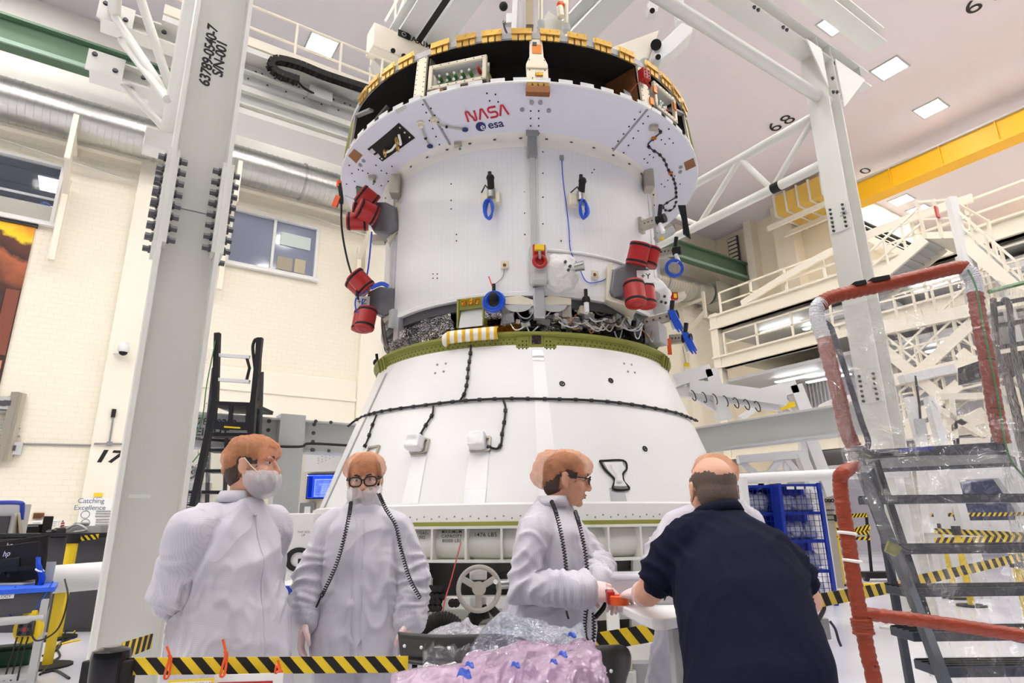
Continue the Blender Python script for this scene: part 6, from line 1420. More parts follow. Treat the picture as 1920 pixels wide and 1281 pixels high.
def zipline(t, pts, w_, nrm, material='paper', on=None):
    g = []; n = V(nrm).normalized(); q = spline(pts, 6)
    if on:
        bv = BVHTree.FromPolygons([v.co for v in on.data.vertices], [tuple(p.vertices) for p in on.data.polygons]); o_ = ORG[on.name]; q2 = []
        for p in q:
            h_ = bv.ray_cast(p - o_ + n * .25, -n); q2.append(h_[0] + o_ if h_[0] is not None else p)
        q = q2
    for i, p in enumerate(q):
        d = (q[min(i + 1, len(q) - 1)] - q[max(0, i - 1)]).normalized(); s_ = d.cross(n).normalized() * w_; g.append([p - s_ + n * .0, p + n * .004, p + s_ + n * .0])
    return MB().sheet(g).build('zip_placket', material, t, smooth=True, thick=.003)
# surface point of a torso loft: t along sections, angle
def tor(torso, u_, ang, off=0.0):
    i = min(int(u_), len(torso) - 2); k = u_ - i; c0, rx0, ry0, r0, f0 = torso[i]; c1, rx1, ry1, r1, f1 = torso[i + 1]
    c = V(c0).lerp(V(c1), k); rx = lerp(rx0, rx1, k) + off; ry = lerp(ry0, ry1, k) + off; r = V(r0).lerp(V(r1), k); f = V(f0).lerp(V(f1), k); e = 2 / 2.4
    ca, sa = math.cos(ang), math.sin(ang); return c + r * (rx * math.copysign(abs(ca) ** e, ca)) + f * (ry * math.copysign(abs(sa) ** e, sa))
def collar(t, torso, HM, u_=.25, h=.045, mat_='coat'):
    g = []; 
    for k in range(33):
        a = PI / 2 + .16 + (2 * PI - .32) * k / 32; base = tor(torso, u_, a, .008); nkc = V(torso[0][0]); top = nkc + (base - nkc) * .82; top.z = base.z + h; g.append([base, base.lerp(top, .5) + V((0, 0, .004)), top])
    return MB().sheet(g).build('collar', mat_, t, smooth=True, thick=.006)
full_hair = lambda c: not (c.y > .045 and c.z < .075) and not (c.z < -.02 and c.y > -.02) and c.z > -.085 and not (abs(c.x) > .06 and c.z < .0 and c.y > -.03)
def simple_legs(hip, r, f, foot_y=0, gap=.1, step=.0):
    out = []
    for s_ in (-1, 1): h = V(hip) + V(r) * gap * s_; out.append([h, V((h.x, h.y, .48)) + V(f) * .02, V((h.x, h.y, .085)) - V(f) * .01])
    return out
# ---------------------------------------------------------------- bearded man at the left, hands behind his back
Y1 = 2.6; f1 = V((.85, -.53, 0)).normalized(); r1 = f1.cross(ZD)
hc = on_y(473, 874, Y1); HM1 = head_matrix(hc, (1, .03, .0), (.05, 0, 1))
Q = lambda x, y, d=0.0: on_y(x, y, Y1 + d)
tz = [(Q(449, 937), .072, .07), (Q(445, 958), .105, .09), (Q(440, 995), .155, .125), (Q(440, 1060), .18, .15), (Q(438, 1140), .19, .16), (Q(434, 1230), .205, .162), (Q(430, 1330), .225, .165), (Q(428, 1440), .24, .17)]
torso1 = [(c, a, b_, r1, f1) for c, a, b_ in tz]
sh1 = Q(438, 992); near = sh1 + r1 * .17; far = sh1 - r1 * .165
el = Q(336, 1104, -.12); el2 = far + V((-.05, .12, -.3))
arms1 = [dict(pts=[near, el, Q(372, 1178, .12)], rr=[.083, .084, .062], hand=((.8, .3, -.2), (-.3, -.9, 0), (0, 0, 1), .6)), dict(pts=[far, el2, Q(400, 1185, .18)], rr=[.085, .07, .055], hand=((-.6, -.3, -.4), (-.3, -.9, 0), (0, 0, 1), .6))]
legs1 = simple_legs(V((Q(440, 1330).x, Y1, .8)), r1, f1)
t1, co1, bo1 = person('bearded man in white coat and orange hair cap, hands behind his back', (Q(445, 1281).x, Y1, 0), dict(neck=Q(448, 948), foot=f1), HM1, torso1, 'skin', arms1, legs1, 'coat', cap=[((0, .002, .064), (.09, .108, .062), -.1), ((0, -.06, .028), (.082, .06, .056), -.3), ((0, -.075, -.012), (.055, .04, .036), 0)], hair_keep=full_hair, seed=1.3)
beard_cover(HM1, t1, seed=2)
mbd = MB().ell((0, .05, -.07), (.066, .056, .05), None, 26, 18); me = remesh(mbd, .006, 2); me.transform(HM1); place(me, 'beard', 'hair', t1)
zipline(t1, [tor(torso1, u_, PI / 2 + .05, .012) for u_ in (1.2, 2, 3, 4, 5, 6)], .006, f1, 'coat', on=co1); collar(t1, torso1, HM1)
MB().ell(tor(torso1, 1.25, PI / 2, .02), .008).build('snap', 'steel', t1)
# ---------------------------------------------------------------- man with glasses facing the camera
Y2 = 3.02; f2 = V((.06, -1, 0)).normalized(); r2 = f2.cross(ZD); Q = lambda x, y, d=0.0: on_y(x, y, Y2 + d)
HM2 = head_matrix(Q(684, 900), (.16, -1, -.2), (-.06, 0, 1))
tz = [(Q(683, 948), .075, .075), (Q(682, 964), .1, .085), (Q(682, 992), .165, .12), (Q(682, 1050), .18, .145), (Q(681, 1120), .18, .15), (Q(680, 1190), .215, .155), (Q(679, 1240), .215, .15)]
torso2 = [(c, a, b_, r2, f2) for c, a, b_ in tz]
aL = [Q(616, 995), Q(586, 1082, -.03), Q(575, 1158, -.1)]; aR = [Q(749, 995), Q(774, 1082, -.03), Q(771, 1160, -.08)]
arms2 = [dict(pts=aL, rr=[.074, .073, .05], hand=((-.1, -.25, -1), (1, .1, -.1), (0, -1, .2), .36)), dict(pts=aR, rr=[.074, .073, .05], hand=((-.02, -.2, -1), (-1, .1, -.1), (0, -1, .2), .36))]
legs2 = [[Q(679 + 38 * s_, 1240), V((Q(679, 1240).x + .12 * s_, Y2, .5)), V((Q(679, 1240).x + .13 * s_, Y2 + .02, .085))] for s_ in (-1, 1)]
t2, co2, bo2 = person('man in glasses and white coverall standing facing forward with coiled cord', (Q(680, 1240).x, Y2, 0), dict(neck=Q(683, 955), foot=f2), HM2, torso2, 'skin2', arms2, legs2, 'coat', cap=[((0, -.005, .072), (.092, .106, .056), -.05), ((.05, -.02, .05), (.052, .07, .045), 0), ((-.05, -.02, .045), (.048, .07, .042), 0), ((0, -.06, .03), (.085, .06, .055), 0)], hair_keep=full_hair, seed=4.1, coat_name='coverall')
glasses(HM2, t2, 'black', .0034, .028, .021); beard_cover(HM2, t2, seed=7)
zipline(t2, [tor(torso2, u_, PI / 2, .012) for u_ in (1.3, 2, 3, 4, 5, 5.9)], .024, f2, 'coat', on=co2); collar(t2, torso2, HM2)
def coiled_cord(pts, label, end=None):
    c = thing('coiled_lanyard', label, 'cord', pts[0]); coil(spline(pts, 10), .0072, .0027, .0115, 9, 5).build('coil', 'cable', c, smooth=True)
    if end: MB().tube(spline(end, 6), .0045, 6).build('lead', 'cable', c)
coiled_cord([Q(658, 942, -.1), Q(655, 965, -.19), Q(645, 1010, -.22), Q(630, 1060, -.2), Q(608, 1108, -.17), Q(602, 1118, -.15)], 'black coiled cord draped from the neck to the waist, ending in a lead', [Q(602, 1118, -.15), Q(592, 1140, -.13), Q(578, 1158, -.14)])
coiled_cord([Q(710, 925, -.12), Q(724, 955, -.17), Q(742, 985, -.19), Q(752, 1030, -.2), Q(768, 1085, -.16), Q(788, 1122, -.12)], 'black coiled cord draped from the neck down the sleeve')
# ---------------------------------------------------------------- man in profile working at the table
Y3 = 2.9; f3 = V((.86, -.5, 0)).normalized(); r3 = f3.cross(ZD); Q = lambda x, y, d=0.0: on_y(x, y, Y3 + d)
HM3 = head_matrix(Q(1062, 899), (1, -.03, -.16), (.16, 0, 1))
tz = [(Q(1040, 945), .075, .075), (Q(1037, 962), .1, .09), (Q(1036, 995), .155, .135), (Q(1036, 1050), .18, .165), (Q(1034, 1120), .185, .17), (Q(1032, 1200), .215, .17), (Q(1032, 1300), .23, .17), (Q(1032, 1400), .24, .17)]
torso3 = [(c, a, b_, r3, f3) for c, a, b_ in tz]; sh = Q(1034, 998); near = sh + r3 * .16; far = sh - r3 * .16
arms3 = [dict(pts=[near, Q(986, 1103, -.2), Q(1090, 1107, -.3)], rr=[.079, .078, .056], hand=((1, .1, -.08), (-.1, .8, -.6), (.1, -.5, .8), .75)), dict(pts=[far, Q(1118, 1062, .06), Q(1120, 1092, -.2)], rr=[.085, .075, .055], hand=((.45, -.8, -.4), (0, -.3, -1), (-1, -.3, .2), .6))]
t3, co3, bo3 = person('man in safety glasses and white coat working with gloved hands at table', (Q(1032, 1281).x, Y3, 0), dict(neck=Q(1038, 952), foot=f3), HM3, torso3, 'skin2', arms3, simple_legs(V((Q(1032, 1300).x, Y3, .75)), r3, f3), 'coat', cap=[((0, .004, .07), (.09, .112, .062), -.05), ((0, -.05, .05), (.084, .1, .066), -.3), ((0, -.085, .018), (.07, .08, .054), -.45), ((0, -.112, -.01), (.055, .056, .04), -.5)], hair_keep=full_hair, seed=8.2)
glasses(HM3, t3, 'black', .0026, .028, .018); collar(t3, torso3, HM3); zipline(t3, [tor(torso3, u_, PI / 2 + .05, .012) for u_ in (1.2, 2, 3, 4, 5, 6)], .006, f3, 'coat', on=co3)
coiled_cord([Q(1034, 940, -.1), Q(1042, 960, -.2), Q(1052, 1000, -.24), Q(1060, 1050, -.25), Q(1062, 1082, -.26)], 'black coiled cord over the shoulder of the man at the table', [Q(1062, 1135, -.3), Q(1063, 1150, -.26), Q(1066, 1160, -.24)])
coiled_cord([Q(1078, 958, -.16), Q(1088, 990, -.24), Q(1098, 1040, -.26), Q(1101, 1080, -.26), Q(1100, 1130, -.24), Q(1096, 1180, -.22), Q(1101, 1202, -.2), Q(1113, 1198, -.2), Q(1113, 1150, -.18)], 'long black coiled cord hanging in a loop down the front of a coat')
# ---------------------------------------------------------------- person behind, bending towards the table
Y4 = 3.05; f4 = V((0, -1, 0)); r4 = f4.cross(ZD); Q = lambda x, y, d=0.0: on_y(x, y, Y4 + d)
HM4 = head_matrix(Q(1342, 908), (.0, -1, -.55), (0, -.3, 1))
tz = [(Q(1340, 945), .075, .075), (Q(1338, 955), .11, .09), (Q(1336, 985), .18, .13), (Q(1334, 1050), .2, .15), (Q(1325, 1130), .215, .15), (Q(1315, 1210), .215, .15), (Q(1305, 1290), .215, .15), (Q(1300, 1380), .22, .15)]
torso4 = [(c, a, b_, r4, f4) for c, a, b_ in tz]
arms4 = [dict(pts=[Q(1268, 985), Q(1240, 1060, -.05), Q(1262, 1100, -.25)], rr=[.074, .073, .052], hand=((.6, -.7, -.2), (0, 0, -1), (1, 0, 0), .5)), dict(pts=[Q(1406, 985), Q(1425, 1060, -.05), Q(1400, 1100, -.25)], rr=[.074, .073, .052], hand=((-.6, -.7, -.2), (0, 0, -1), (-1, 0, 0), .5))]
t4, co4, bo4 = person('person in white coat and orange cap standing behind navy polo shirt', (Q(1310, 1281).x, Y4, 0), dict(neck=Q(1340, 952), foot=f4), HM4, torso4, 'skin', arms4, simple_legs(V((Q(1300, 1380).x, Y4, .62)), r4, f4), 'coat', cap=[((0, -.005, .072), (.1, .115, .062), -.05), ((0, -.07, .03), (.09, .07, .055), 0)], hair_keep=full_hair, seed=11.7)
# ---------------------------------------------------------------- man in navy polo leaning on the table, back to the camera
Q5 = lambda x, y, Y: on_y(x, y, Y)
HM5 = head_matrix(Q5(1336, 922, 2.26), (-.05, 1, -.22), (.05, .22, 1)); f5 = V((0, 1, -.25)).normalized(); r5 = V((.99, .06, .1)).normalized()
tz = [(Q5(1342, 958, 2.2), .07, .065), (Q5(1346, 976, 2.18), .1, .08), (Q5(1356, 1008, 2.13), .165, .105), (Q5(1370, 1045, 2.07), .195, .125), (Q5(1388, 1100, 2.0), .2, .14), (Q5(1404, 1180, 1.92), .196, .145), (Q5(1422, 1270, 1.84), .2, .145), (Q5(1430, 1350, 1.8), .2, .14)]
torso5 = [(c, a, b_, r5, f5) for c, a, b_ in tz]
lel = Q5(1214, 1112, 2.2); arms5 = [dict(pts=[Q5(1282, 1022, 2.1), Q5(1246, 1074, 2.12), lel, Q5(1204, 1114, 2.42)], rr=[.078, .076, .066, .044], sleeve=2, stub=True, hand=((-.25, .95, -.02), (.3, 0, -1), (1, .3, .1), .6)), dict(pts=[Q5(1448, 1034, 2.06), Q5(1490, 1085, 2.04), Q5(1520, 1128, 2.1), Q5(1490, 1135, 2.34)], rr=[.072, .068, .054, .042], sleeve=2, hand=((-.5, .7, 0), (0, 0, -1), (-1, 0, 0), .6))]
bald = lambda c: c.z > -.08 and not (c.y > .045 and c.z < .1) and not (c.z > .05 - .45 * max(0, .05 - abs(c.x)) + .012 * mnoise.noise(c * 60)) and not (abs(c.x) > .058 and c.z < .0 and c.y > -.03)
hipc = V((Q5(1440, 1281, 1.84).x, 1.8, .95))
t5, co5, bo5 = person('balding man in navy polo shirt leaning over the white table', (hipc.x, 1.8, 0), dict(neck=Q5(1341, 962, 2.2), foot=V((0, 1, 0))), HM5, torso5, 'skin', arms5, [[hipc + V((s_ * .1, 0, -.02)), V((hipc.x + s_ * .11, 1.8, .5)), V((hipc.x + s_ * .12, 1.77, .085))] for s_ in (-1, 1)], 'polo', hair_keep=bald, hair_mat='hairshort', seed=15.1, coat_name='polo_shirt', gloves=False)
g = MB(); hand_prims(g, arms5[0]['pts'][-1], *arms5[0]['hand'][:4], sc=1.06); dv = (arms5[0]['pts'][-1] - arms5[0]['pts'][-2]).normalized()
g.tube([arms5[0]['pts'][-1] - dv * .08, arms5[0]['pts'][-1]], [.046, .034], 16); place(remesh(g, .0042, 2), 'glove', 'glove', t5)
collar(t5, torso5, HM5, .5, .03, 'polo')
# ================================================================ FOREGROUND AND LEFT SIDE
def pbox(x0, y0, x1, y1, Y, d, bmb=None):
    """box whose front face covers a pixel rectangle at depth Y"""
    a, b_ = on_y(x0, y1, Y), on_y(x1, y0, Y); c = (a + b_) / 2; return (bmb or MB()).box(V((c.x, Y + d / 2, c.z)), (abs(b_.x - a.x), d, abs(b_.z - a.z)))
def floor_at(x, Y): return V((x, Y, 0))
# ---- white standing table
TZ = 1.135
tb = thing('standing_table', 'white standing-height work table with rounded corner on pedestal', 'table', (.8, 2.5, 0))
tp = [on_z(x, y, TZ) for x, y in ((1098, 1104), (1150, 1128), (1200, 1152), (1222, 1160), (1246, 1161), (1300, 1152))]
poly = [V((p.x, p.y, TZ)) for p in tp] + [V((.92, 2.2, TZ)), V((.92, 2.86, TZ)), V((.42, 2.86, TZ))]
MB().prism(poly, V((0, 0, -.035))).build('table_top', 'whiteplastic', tb, bevel=.006)
for px in (1270, 1296): 
    p = on_y(px, 1200, 2.28); MB().box(V((p.x, 2.28, TZ / 2 - .02)), (.045, .07, TZ - .04)).build('leg', 'lightgrey' if px < 1280 else 'white', tb, bevel=.004)
MB().box(V((on_y(1283, 1200, 2.28).x, 2.45, .03)), (.5, .6, .04)).build('base', 'lightgrey', tb, bevel=.01)
MB().tube(spline([on_y(1138, 1128, 2.7), on_y(1130, 1142, 2.7), on_y(1116, 1158, 2.7)], 5), .01, 6).build('brace', 'black', tb)
# ---- things on the table
M['clearbox'] = mat('frosted_plastic', rgb(236, 234, 242), .25, alpha=.55)
bx = thing('parts_box', 'translucent plastic parts box with clip lid on the white table', 'box', (on_z(1190, 1105, TZ).x, 2.62, TZ))
c = V((on_y(1196, 1090, 2.74).x, 2.74, TZ))
MB().box(c + V((0, 0, .04)), (.28, .16, .08)).build('tray', 'clearbox', bx, bevel=.01); MB().box(c + V((0, 0, .09)), (.29, .17, .02)).build('lid', 'clearbox', bx, bevel=.008); MB().box(c + V((.06, -.088, .065)), (.03, .012, .06)).build('clip', 'clearbox', bx, bevel=.004)
for k in range(5): MB().box(c + V((-.11 + .055 * k, 0, .04)), (.003, .14, .06)).build('divider', 'clearbox', bx)
bx2 = thing('parts_box', 'low translucent parts tray behind the torch on the white table', 'box', (on_z(1270, 1110, TZ).x, 2.6, TZ)); c2 = V((on_y(1268, 1090, 2.6).x, 2.62, TZ)); MB().box(c2 + V((0, 0, .05)), (.24, .18, .1)).build('tray', 'clearbox', bx2, bevel=.008)
oc_ = on_z(1161, 1124, TZ + .02); ot = thing('orange_clamp', 'bright orange ring clamp lying on the white table', 'clamp', (oc_.x, oc_.y, TZ))
MB().lathe([(.03, .0), (.035, 0), (.037, .03), (.03, .034), (.028, .03)], 24, (oc_.x, oc_.y, TZ + .001), close=True).build('ring', 'orange', ot, smooth=40); MB().box((oc_.x - .03, oc_.y + .02, TZ + .025), (.03, .05, .05)).build('jaw', 'red', ot, bevel=.006); MB().box((oc_.x - .03, oc_.y + .045, TZ + .045), (.03, .02, .01)).build('pad', 'black', ot)
a, b_ = on_z(1236, 1118, TZ + .03), on_z(1300, 1108, TZ + .03); tt = thing('torch', 'black torch with a red band lying on the white table', 'torch', (a.x, a.y, TZ)); d = (b_ - a).normalized()
MB().tube([a, a + d * .03, b_], [.026, .03, .03], 18).build('barrel', 'black', tt, smooth=40); MB().tube([a + d * .035, a + d * .045], .0315, 18).build('band', 'red', tt, smooth=40)
sc_ = on_z(1270, 1130, TZ + .004); st = thing('key_bunch', 'small bunch of dark metal keys on the white table', 'keys', (sc_.x, sc_.y, TZ))
for k in range(3): MB().bar(sc_ + V((-.02 + .012 * k, 0, 0)), sc_ + V((.03 + .01 * k, .01 * k - .01, 0)), .009, .004).build('key', 'darkgrey', st)
# ---- barrier belts: yellow webbing with black slanted stripes
def belt(p0, p1, h, label, nstripe, lean=.9, sag=0.0, thick=.003):
    p0 = V(p0); p1 = V(p1); t = thing('barrier_belt', label, 'barrier belt', p0.lerp(p1, .5) - V((0, 0, h / 2))); d = p1 - p0; L = d.length; d.normalize(); nn = d.cross(ZD).normalized(); nn = nn if nn.y < 0 else -nn
    up = V((0, 0, h / 2)); MB().prism([p0 - up, p1 - up, p1 + up, p0 + up], nn * -thick).build('webbing', 'yellow', t)
    w_ = L / nstripe / 2
    for k in range(nstripe):
        a = k * 2 * w_ + w_ * .5; sk = -h * lean
        q = [p0 + d * min(L, max(0, a + sk / 2)) - up, p0 + d * min(L, max(0, a + w_ + sk / 2)) - up, p0 + d * min(L, max(0, a + w_ - sk / 2)) + up, p0 + d * min(L, max(0, a - sk / 2)) + up]
        MB().prism([x + nn * .0012 for x in q], nn * -(thick + .0024)).build('stripe', 'black', t)
    return t
YB = 2.0
pc = on_y(205, 1250, YB)
post = thing('stanchion', 'black retractable-belt stanchion post with cap beside the steel column', 'stanchion', (pc.x, YB, 0))
zt = on_y(205, 1218, YB).z; MB().cyl((pc.x, YB, .02), (pc.x, YB, zt - .03), .034, seg=24).build('pole', 'black', post, smooth=40); MB().lathe([(0, zt + .006), (.03, zt + .006), (.05, zt - .002), (.053, zt - .02), (.05, zt - .16), (.0, zt - .16)], 28, (pc.x, YB, 0)).build('head', mat('gloss_black', rgb(20, 20, 22), .15), post, smooth=40)
MB().cyl((pc.x, YB, 0), (pc.x, YB, .025), .16, seg=32).build('base', 'black', post, smooth=40); MB().cyl((pc.x, YB, zt + .004), (pc.x, YB, zt + .009), .022, seg=18).build('cap_disc', 'steel', post)
for sx in (-1, 1): MB().box((pc.x + sx * .055, YB, zt - .07), (.03, .045, .085)).build('belt_clip', 'black', post, bevel=.004)
belt(on_y(232, 1250, YB), on_y(765, 1246, YB + .12), .046, 'striped yellow belt hung with red cable ties and caution signs', 13, -1.0)
belt(on_y(226, 1222, YB + .05), on_y(284, 1202, 2.5), .05, 'short striped yellow belt running back past the steel column', 5, .6)
belt(on_y(1075, 1212, 3.3), on_y(1310, 1172, 3.5), .085, 'striped yellow belt passing behind the pedestal table', 7, -.8)
belt(on_y(1300, 1170, 3.5), on_y(1690, 1098, 5.4), .085, 'striped yellow belt crossing the floor to the stair platform', 16, -.6)
for (x, y0, y1, l) in ((316, 1212, 1272, .012), (421, 1205, 1268, .012), (524, 1238, 1262, .008)):
    t = thing('cable_tie', {316: 'red cable tie looped over belt nearest the stanchion', 421: 'tall red cable tie sticking up from striped belt', 524: 'small curled red cable tie on striped belt'}[x], 'cable tie', on_y(x, y1, YB))
    MB().tube(spline([on_y(x - 3, y0 - 6 if x == 421 else y0, YB - .01), on_y(x + 2, y0 + 20, YB - .012), on_y(x - 5, y1 - 14, YB - .012), on_y(x - 8, y1, YB + .0), on_y(x, y1 - 4, YB + .01), on_y(x + 5, y0 + 22, YB + .01), on_y(x, y0 + 18, YB - .012)], 6), .0035, 6).build('loop', 'orange', t)
sg = thing('caution_sign', 'white caution sign with yellow border hanging from striped belt', 'sign', on_y(362, 1281, YB)); 
a = on_y(316, 1276, YB); b_ = on_y(401, 1272, YB); MB().prism([a, b_, b_ + V((0, 0, -.16)), a + V((0, 0, -.16))], (0, .003, 0)).build('board', 'yellow', sg); q = V((.006, -.001, -.006)); MB().prism([a + q, b_ + V((-.006, -.001, -.006)), b_ + V((-.006, -.001, -.154)), a + V((.006, -.001, -.154))], (0, .002, 0)).build('face', 'paper', sg)
text('CAUTION: ESD Controlled Work Area', .0135, facing(a.lerp(b_, .5) + V((0, -.003, -.014)), b_ - a, ZD), sg, 'redtext', shear=.2, sx=.62, bold=.0003)
text('ELECTROSTATIC\nSENSITIVE DEVICES', .014, facing(a.lerp(b_, .5) + V((0, -.003, -.045)), b_ - a, ZD), sg, 'text', sx=.7)
sg2 = thing('red_sign', 'white sign with red panel hanging beside the caution sign', 'sign', on_y(470, 1281, YB)); a = on_y(402, 1266, YB + .01); b_ = on_y(531, 1262, YB + .03)
MB().prism([a, b_, b_ + V((0, 0, -.17)), a + V((0, 0, -.17))], (0, .003, 0)).build('board', 'paper', sg2); MB().prism([a + V((.012, -.001, -.02)), b_ + V((-.012, -.001, -.02)), b_ + V((-.012, -.001, -.07)), a + V((.012, -.001, -.07))], (0, .002, 0)).build('red_panel', 'red', sg2)
# ---- packing cart with curved dark panels and plastic bags
FT = thing('packing_cart', 'grey cart under the plastic bags and curved dark panels', 'cart', (.05, 2.0, 0)); FZ = .86
MB().box((.0, 2.0, FZ - .02), (.9, .62, .04)).build('cart_top', 'lightgrey', FT, bevel=.005)
for x_ in (-.4, .4):
    for y_ in (1.75, 2.25): MB().box((x_, y_, FZ / 2 - .02), (.04, .04, FZ - .04)).build('leg', 'grey', FT)
MB().box((.0, 2.0, .25), (.8, .55, .03)).build('shelf', 'grey', FT)
M['carbon'] = mat('carbon_panel', rgb(58, 57, 56), .42, .1, var=(9, .18), bump=(60, .15, .003))
def curved_panel(name, label, cx, cy, R, a0, a1, z0, z1, lean, holes):
    t = thing(name, label, 'panel', (cx, cy, z0)); g = []; n = 28
    for j in range(5):
        row = []
        for i in range(n + 1):
            k = i / n; a = lerp(a0, a1, k); zt_ = lerp(z0, z1 - (z1 - z0) * .55 * max(0, (k - .55) / .45) ** 2.2, j / 4); r = R + lean * (j / 4); row.append(V((cx + r * math.cos(a), cy + r * .55 * math.sin(a), zt_)))
        g.append(row)
    MB().sheet(g).build('shell', 'carbon', t, smooth=True, thick=.008)
    g2 = [[p + V((0, 0, 0)) for p in g[0]], [p + V((-(p.x - cx) * .12, -(p.y - cy) * .3 - .05, -.012)) for p in g[0]]]; MB().sheet(g2).build('lip', 'carbon', t, smooth=True, thick=.006)
    for k in holes:
        i = int(k * n); p = g[2][i] + V((0, -.008, .0)); MB().ell(p, (.006, .004, .006), None, 10, 6).build('rivet', 'whiteplastic', t)
    return t
c0 = on_y(850, 1260, 2.15)
curved_panel('composite_shroud', 'long dark curved composite panel with white rivets standing on cart', c0.x + .0, 2.45, .24, PI + .52, 2 * PI - .25, on_y(850, 1254, 2.2).z, on_y(850, 1197, 2.25).z, .015, (.08, .24, .4, .55, .68, .8))
c1 = on_y(1145, 1270, 2.0)
curved_panel('composite_shroud', 'short dark curved composite panel with white rivet at the bag edge', c1.x - .01, 2.25, .085, PI + .6, 2 * PI + .2, c1.z - .1, on_y(1140, 1228, 2.05).z, .03, (.2, .5))
def bag(name, label, pts_px, Y, material, seed, amp=.05, z_low=None, nx=96, ny=52, depth=.3):
    """crumpled film heap: a height-field mound over the cart, ridge outline from pixels"""
    t = thing(name, label, 'plastic bag', on_y(pts_px[len(pts_px) // 2][0], 1281, Y)); xs = [p[0] for p in pts_px]; g = []
    def ridge(px): 
        for (xa, ya), (xb, yb) in zip(pts_px, pts_px[1:]):
            if xa <= px <= xb: return lerp(ya, yb, (px - xa) / (xb - xa))
        return pts_px[-1][1]
    for j in range(ny + 1):
        v = j / ny; row = []
        for i in range(nx + 1):
            px = lerp(xs[0], xs[-1], i / nx); top = on_y(px, ridge(px), Y); ang = lerp(-.15, PI * .96, v)
            h = max(.02, top.z - FZ); y_ = Y - math.cos(ang) * -depth * .5 * 0 - math.cos(ang) * depth * .5; z_ = FZ + .012 + h * max(0, math.sin(ang)) ** .7
            q = V((top.x * 9 + seed, y_ * 9, z_ * 9 + seed)); dd = (1 - 2.2 * abs(mnoise.noise(q))) * amp * .5 + (1 - 2.2 * abs(mnoise.noise(q * 2.4))) * amp * .38 + (1 - 2.2 * abs(mnoise.noise(q * 5.5))) * amp * .1
            row.append(V((top.x + dd * .5, y_ - dd * .7, max(FZ + .004, z_ + dd * .55))))
        g.append(row)
    MB().sheet(g).build('film', material, t, smooth=75); return t
M['bagclear'] = film_mat('clear_bag', (.95, .95, .97), .22, (.86, .87, .92), 26, .7, .02, .05, .9); M['bagpink'] = film_mat('pink_bag', (.93, .8, .92), .42, (.82, .55, .76), 20, .6, .02, .06, .9); M['bagblue'] = film_mat('blue_tinted_bag', (.88, .91, .97), .26, (.76, .81, .93), 26, .7, .02, .05, .9)
bag('plastic_bag', 'crumpled clear plastic bag heaped behind the long dark panel', [(792, 1206), (815, 1192), (850, 1180), (872, 1170), (880, 1186), (905, 1200), (930, 1205)], 2.42, 'bagclear', 3.3, .05, depth=.22)
bag('plastic_bag', 'tall crumpled bluish clear bag in front of the man at the table', [(880, 1215), (905, 1185), (930, 1163), (960, 1170), (990, 1180), (1020, 1190), (1060, 1196), (1078, 1184), (1088, 1230)], 2.35, 'bagblue', 8.1, .055, depth=.26)
bag('plastic_bag', 'large pink tinted plastic bag with blue tape along its edge', [(855, 1262), (862, 1248), (890, 1238), (930, 1230), (980, 1222), (1040, 1225), (1085, 1218), (1105, 1222), (1118, 1270)], 2.0, 'bagpink', 14.7, .05, depth=.34)
bag('plastic_bag', 'flat purple tinted plastic film in front of the long dark panel', [(735, 1272), (760, 1266), (800, 1262), (850, 1258), (880, 1262)], 1.92, 'bagpink', 21.1, .02, depth=.24)
bag('plastic_bag', 'small clear film folded at the foot of the long dark panel', [(780, 1268), (795, 1254), (820, 1262), (845, 1257), (866, 1266)], 1.98, 'bagclear', 31.1, .03, depth=.12)
for (x, y, s_) in ((870, 1262, .035), (880, 1246, .022), (966, 1246, .022), (1038, 1240, .018), (1055, 1226, .022), (1072, 1190, .025)):
    t = thing('blue_tape', {870: 'wide blue tape patch on the pink bag corner', 880: 'small blue tape scrap near the pink bag corner', 966: 'crumpled blue tape on middle of pink bag', 1038: 'blue tape bit on pink bag edge', 1055: 'blue tape strip where pink and clear bags meet', 1072: 'blue tape curled on tip of tall clear bag'}[x], 'tape', on_y(x, y, 1.93 if x < 1060 else 2.22))
    g = [[on_y(x, y, 1.80 if x < 1060 else 2.22) + V((s_ * (i / 5 - .5) * (1.2 - .5 * j / 5), .006 * math.sin(i * 1.1 + j * .7), s_ * .6 * (j / 5 - .5) + .12 * s_ * math.sin(i * 1.2))) for i in range(6)] for j in range(6)]; MB().sheet(g).build('strip', mat('blue_film', rgb(84, 118, 226), .3), t, smooth=True, thick=.002)
# ================================================================ left: metrology cart
CZ = .9; cr_ = on_z(122, 1087, CZ); cf = on_z(104, 1101, CZ)
ct = thing('metrology_cart', 'blue-topped grey cart labelled METROLOGY with shelves', 'cart', (cf.x - .9, cf.y + .2, 0))
yf = cf.y; x1 = cf.x
KC = lambda x, y, z: V((cf.x, cf.y, 0)) + UD * x + ND * y + V((0, 0, z))          # cart frame: x along the hall, y towards the wall
KR = HALLROT
def kbox(x, y, z, sx_, sy_, sz_): return MB().box(KC(x, y, z), (sx_, sy_, sz_), KR)
kbox(-.95, .32, CZ - .02, 1.9, .64, .04).build('top_mat', mat('blue_mat', rgb(44, 98, 224), .5), ct)
kbox(-.95, .32, CZ - .13, 1.84, .6, .17).build('apron', 'darkgrey', ct)
for x_ in (-1.85, -.06):
    for y_ in (.04, .6): kbox(x_, y_, CZ / 2 - .05, .06, .06, CZ - .1).build('leg', 'lightgrey', ct)
MB().cyl(KC(-1.9, .02, CZ - .27), KC(-.05, .02, CZ - .27), .035).build('tube_rail', 'lightgrey', ct, smooth=40); kbox(-.95, .32, .16, 1.84, .62, .04).build('shelf', 'lightgrey', ct)
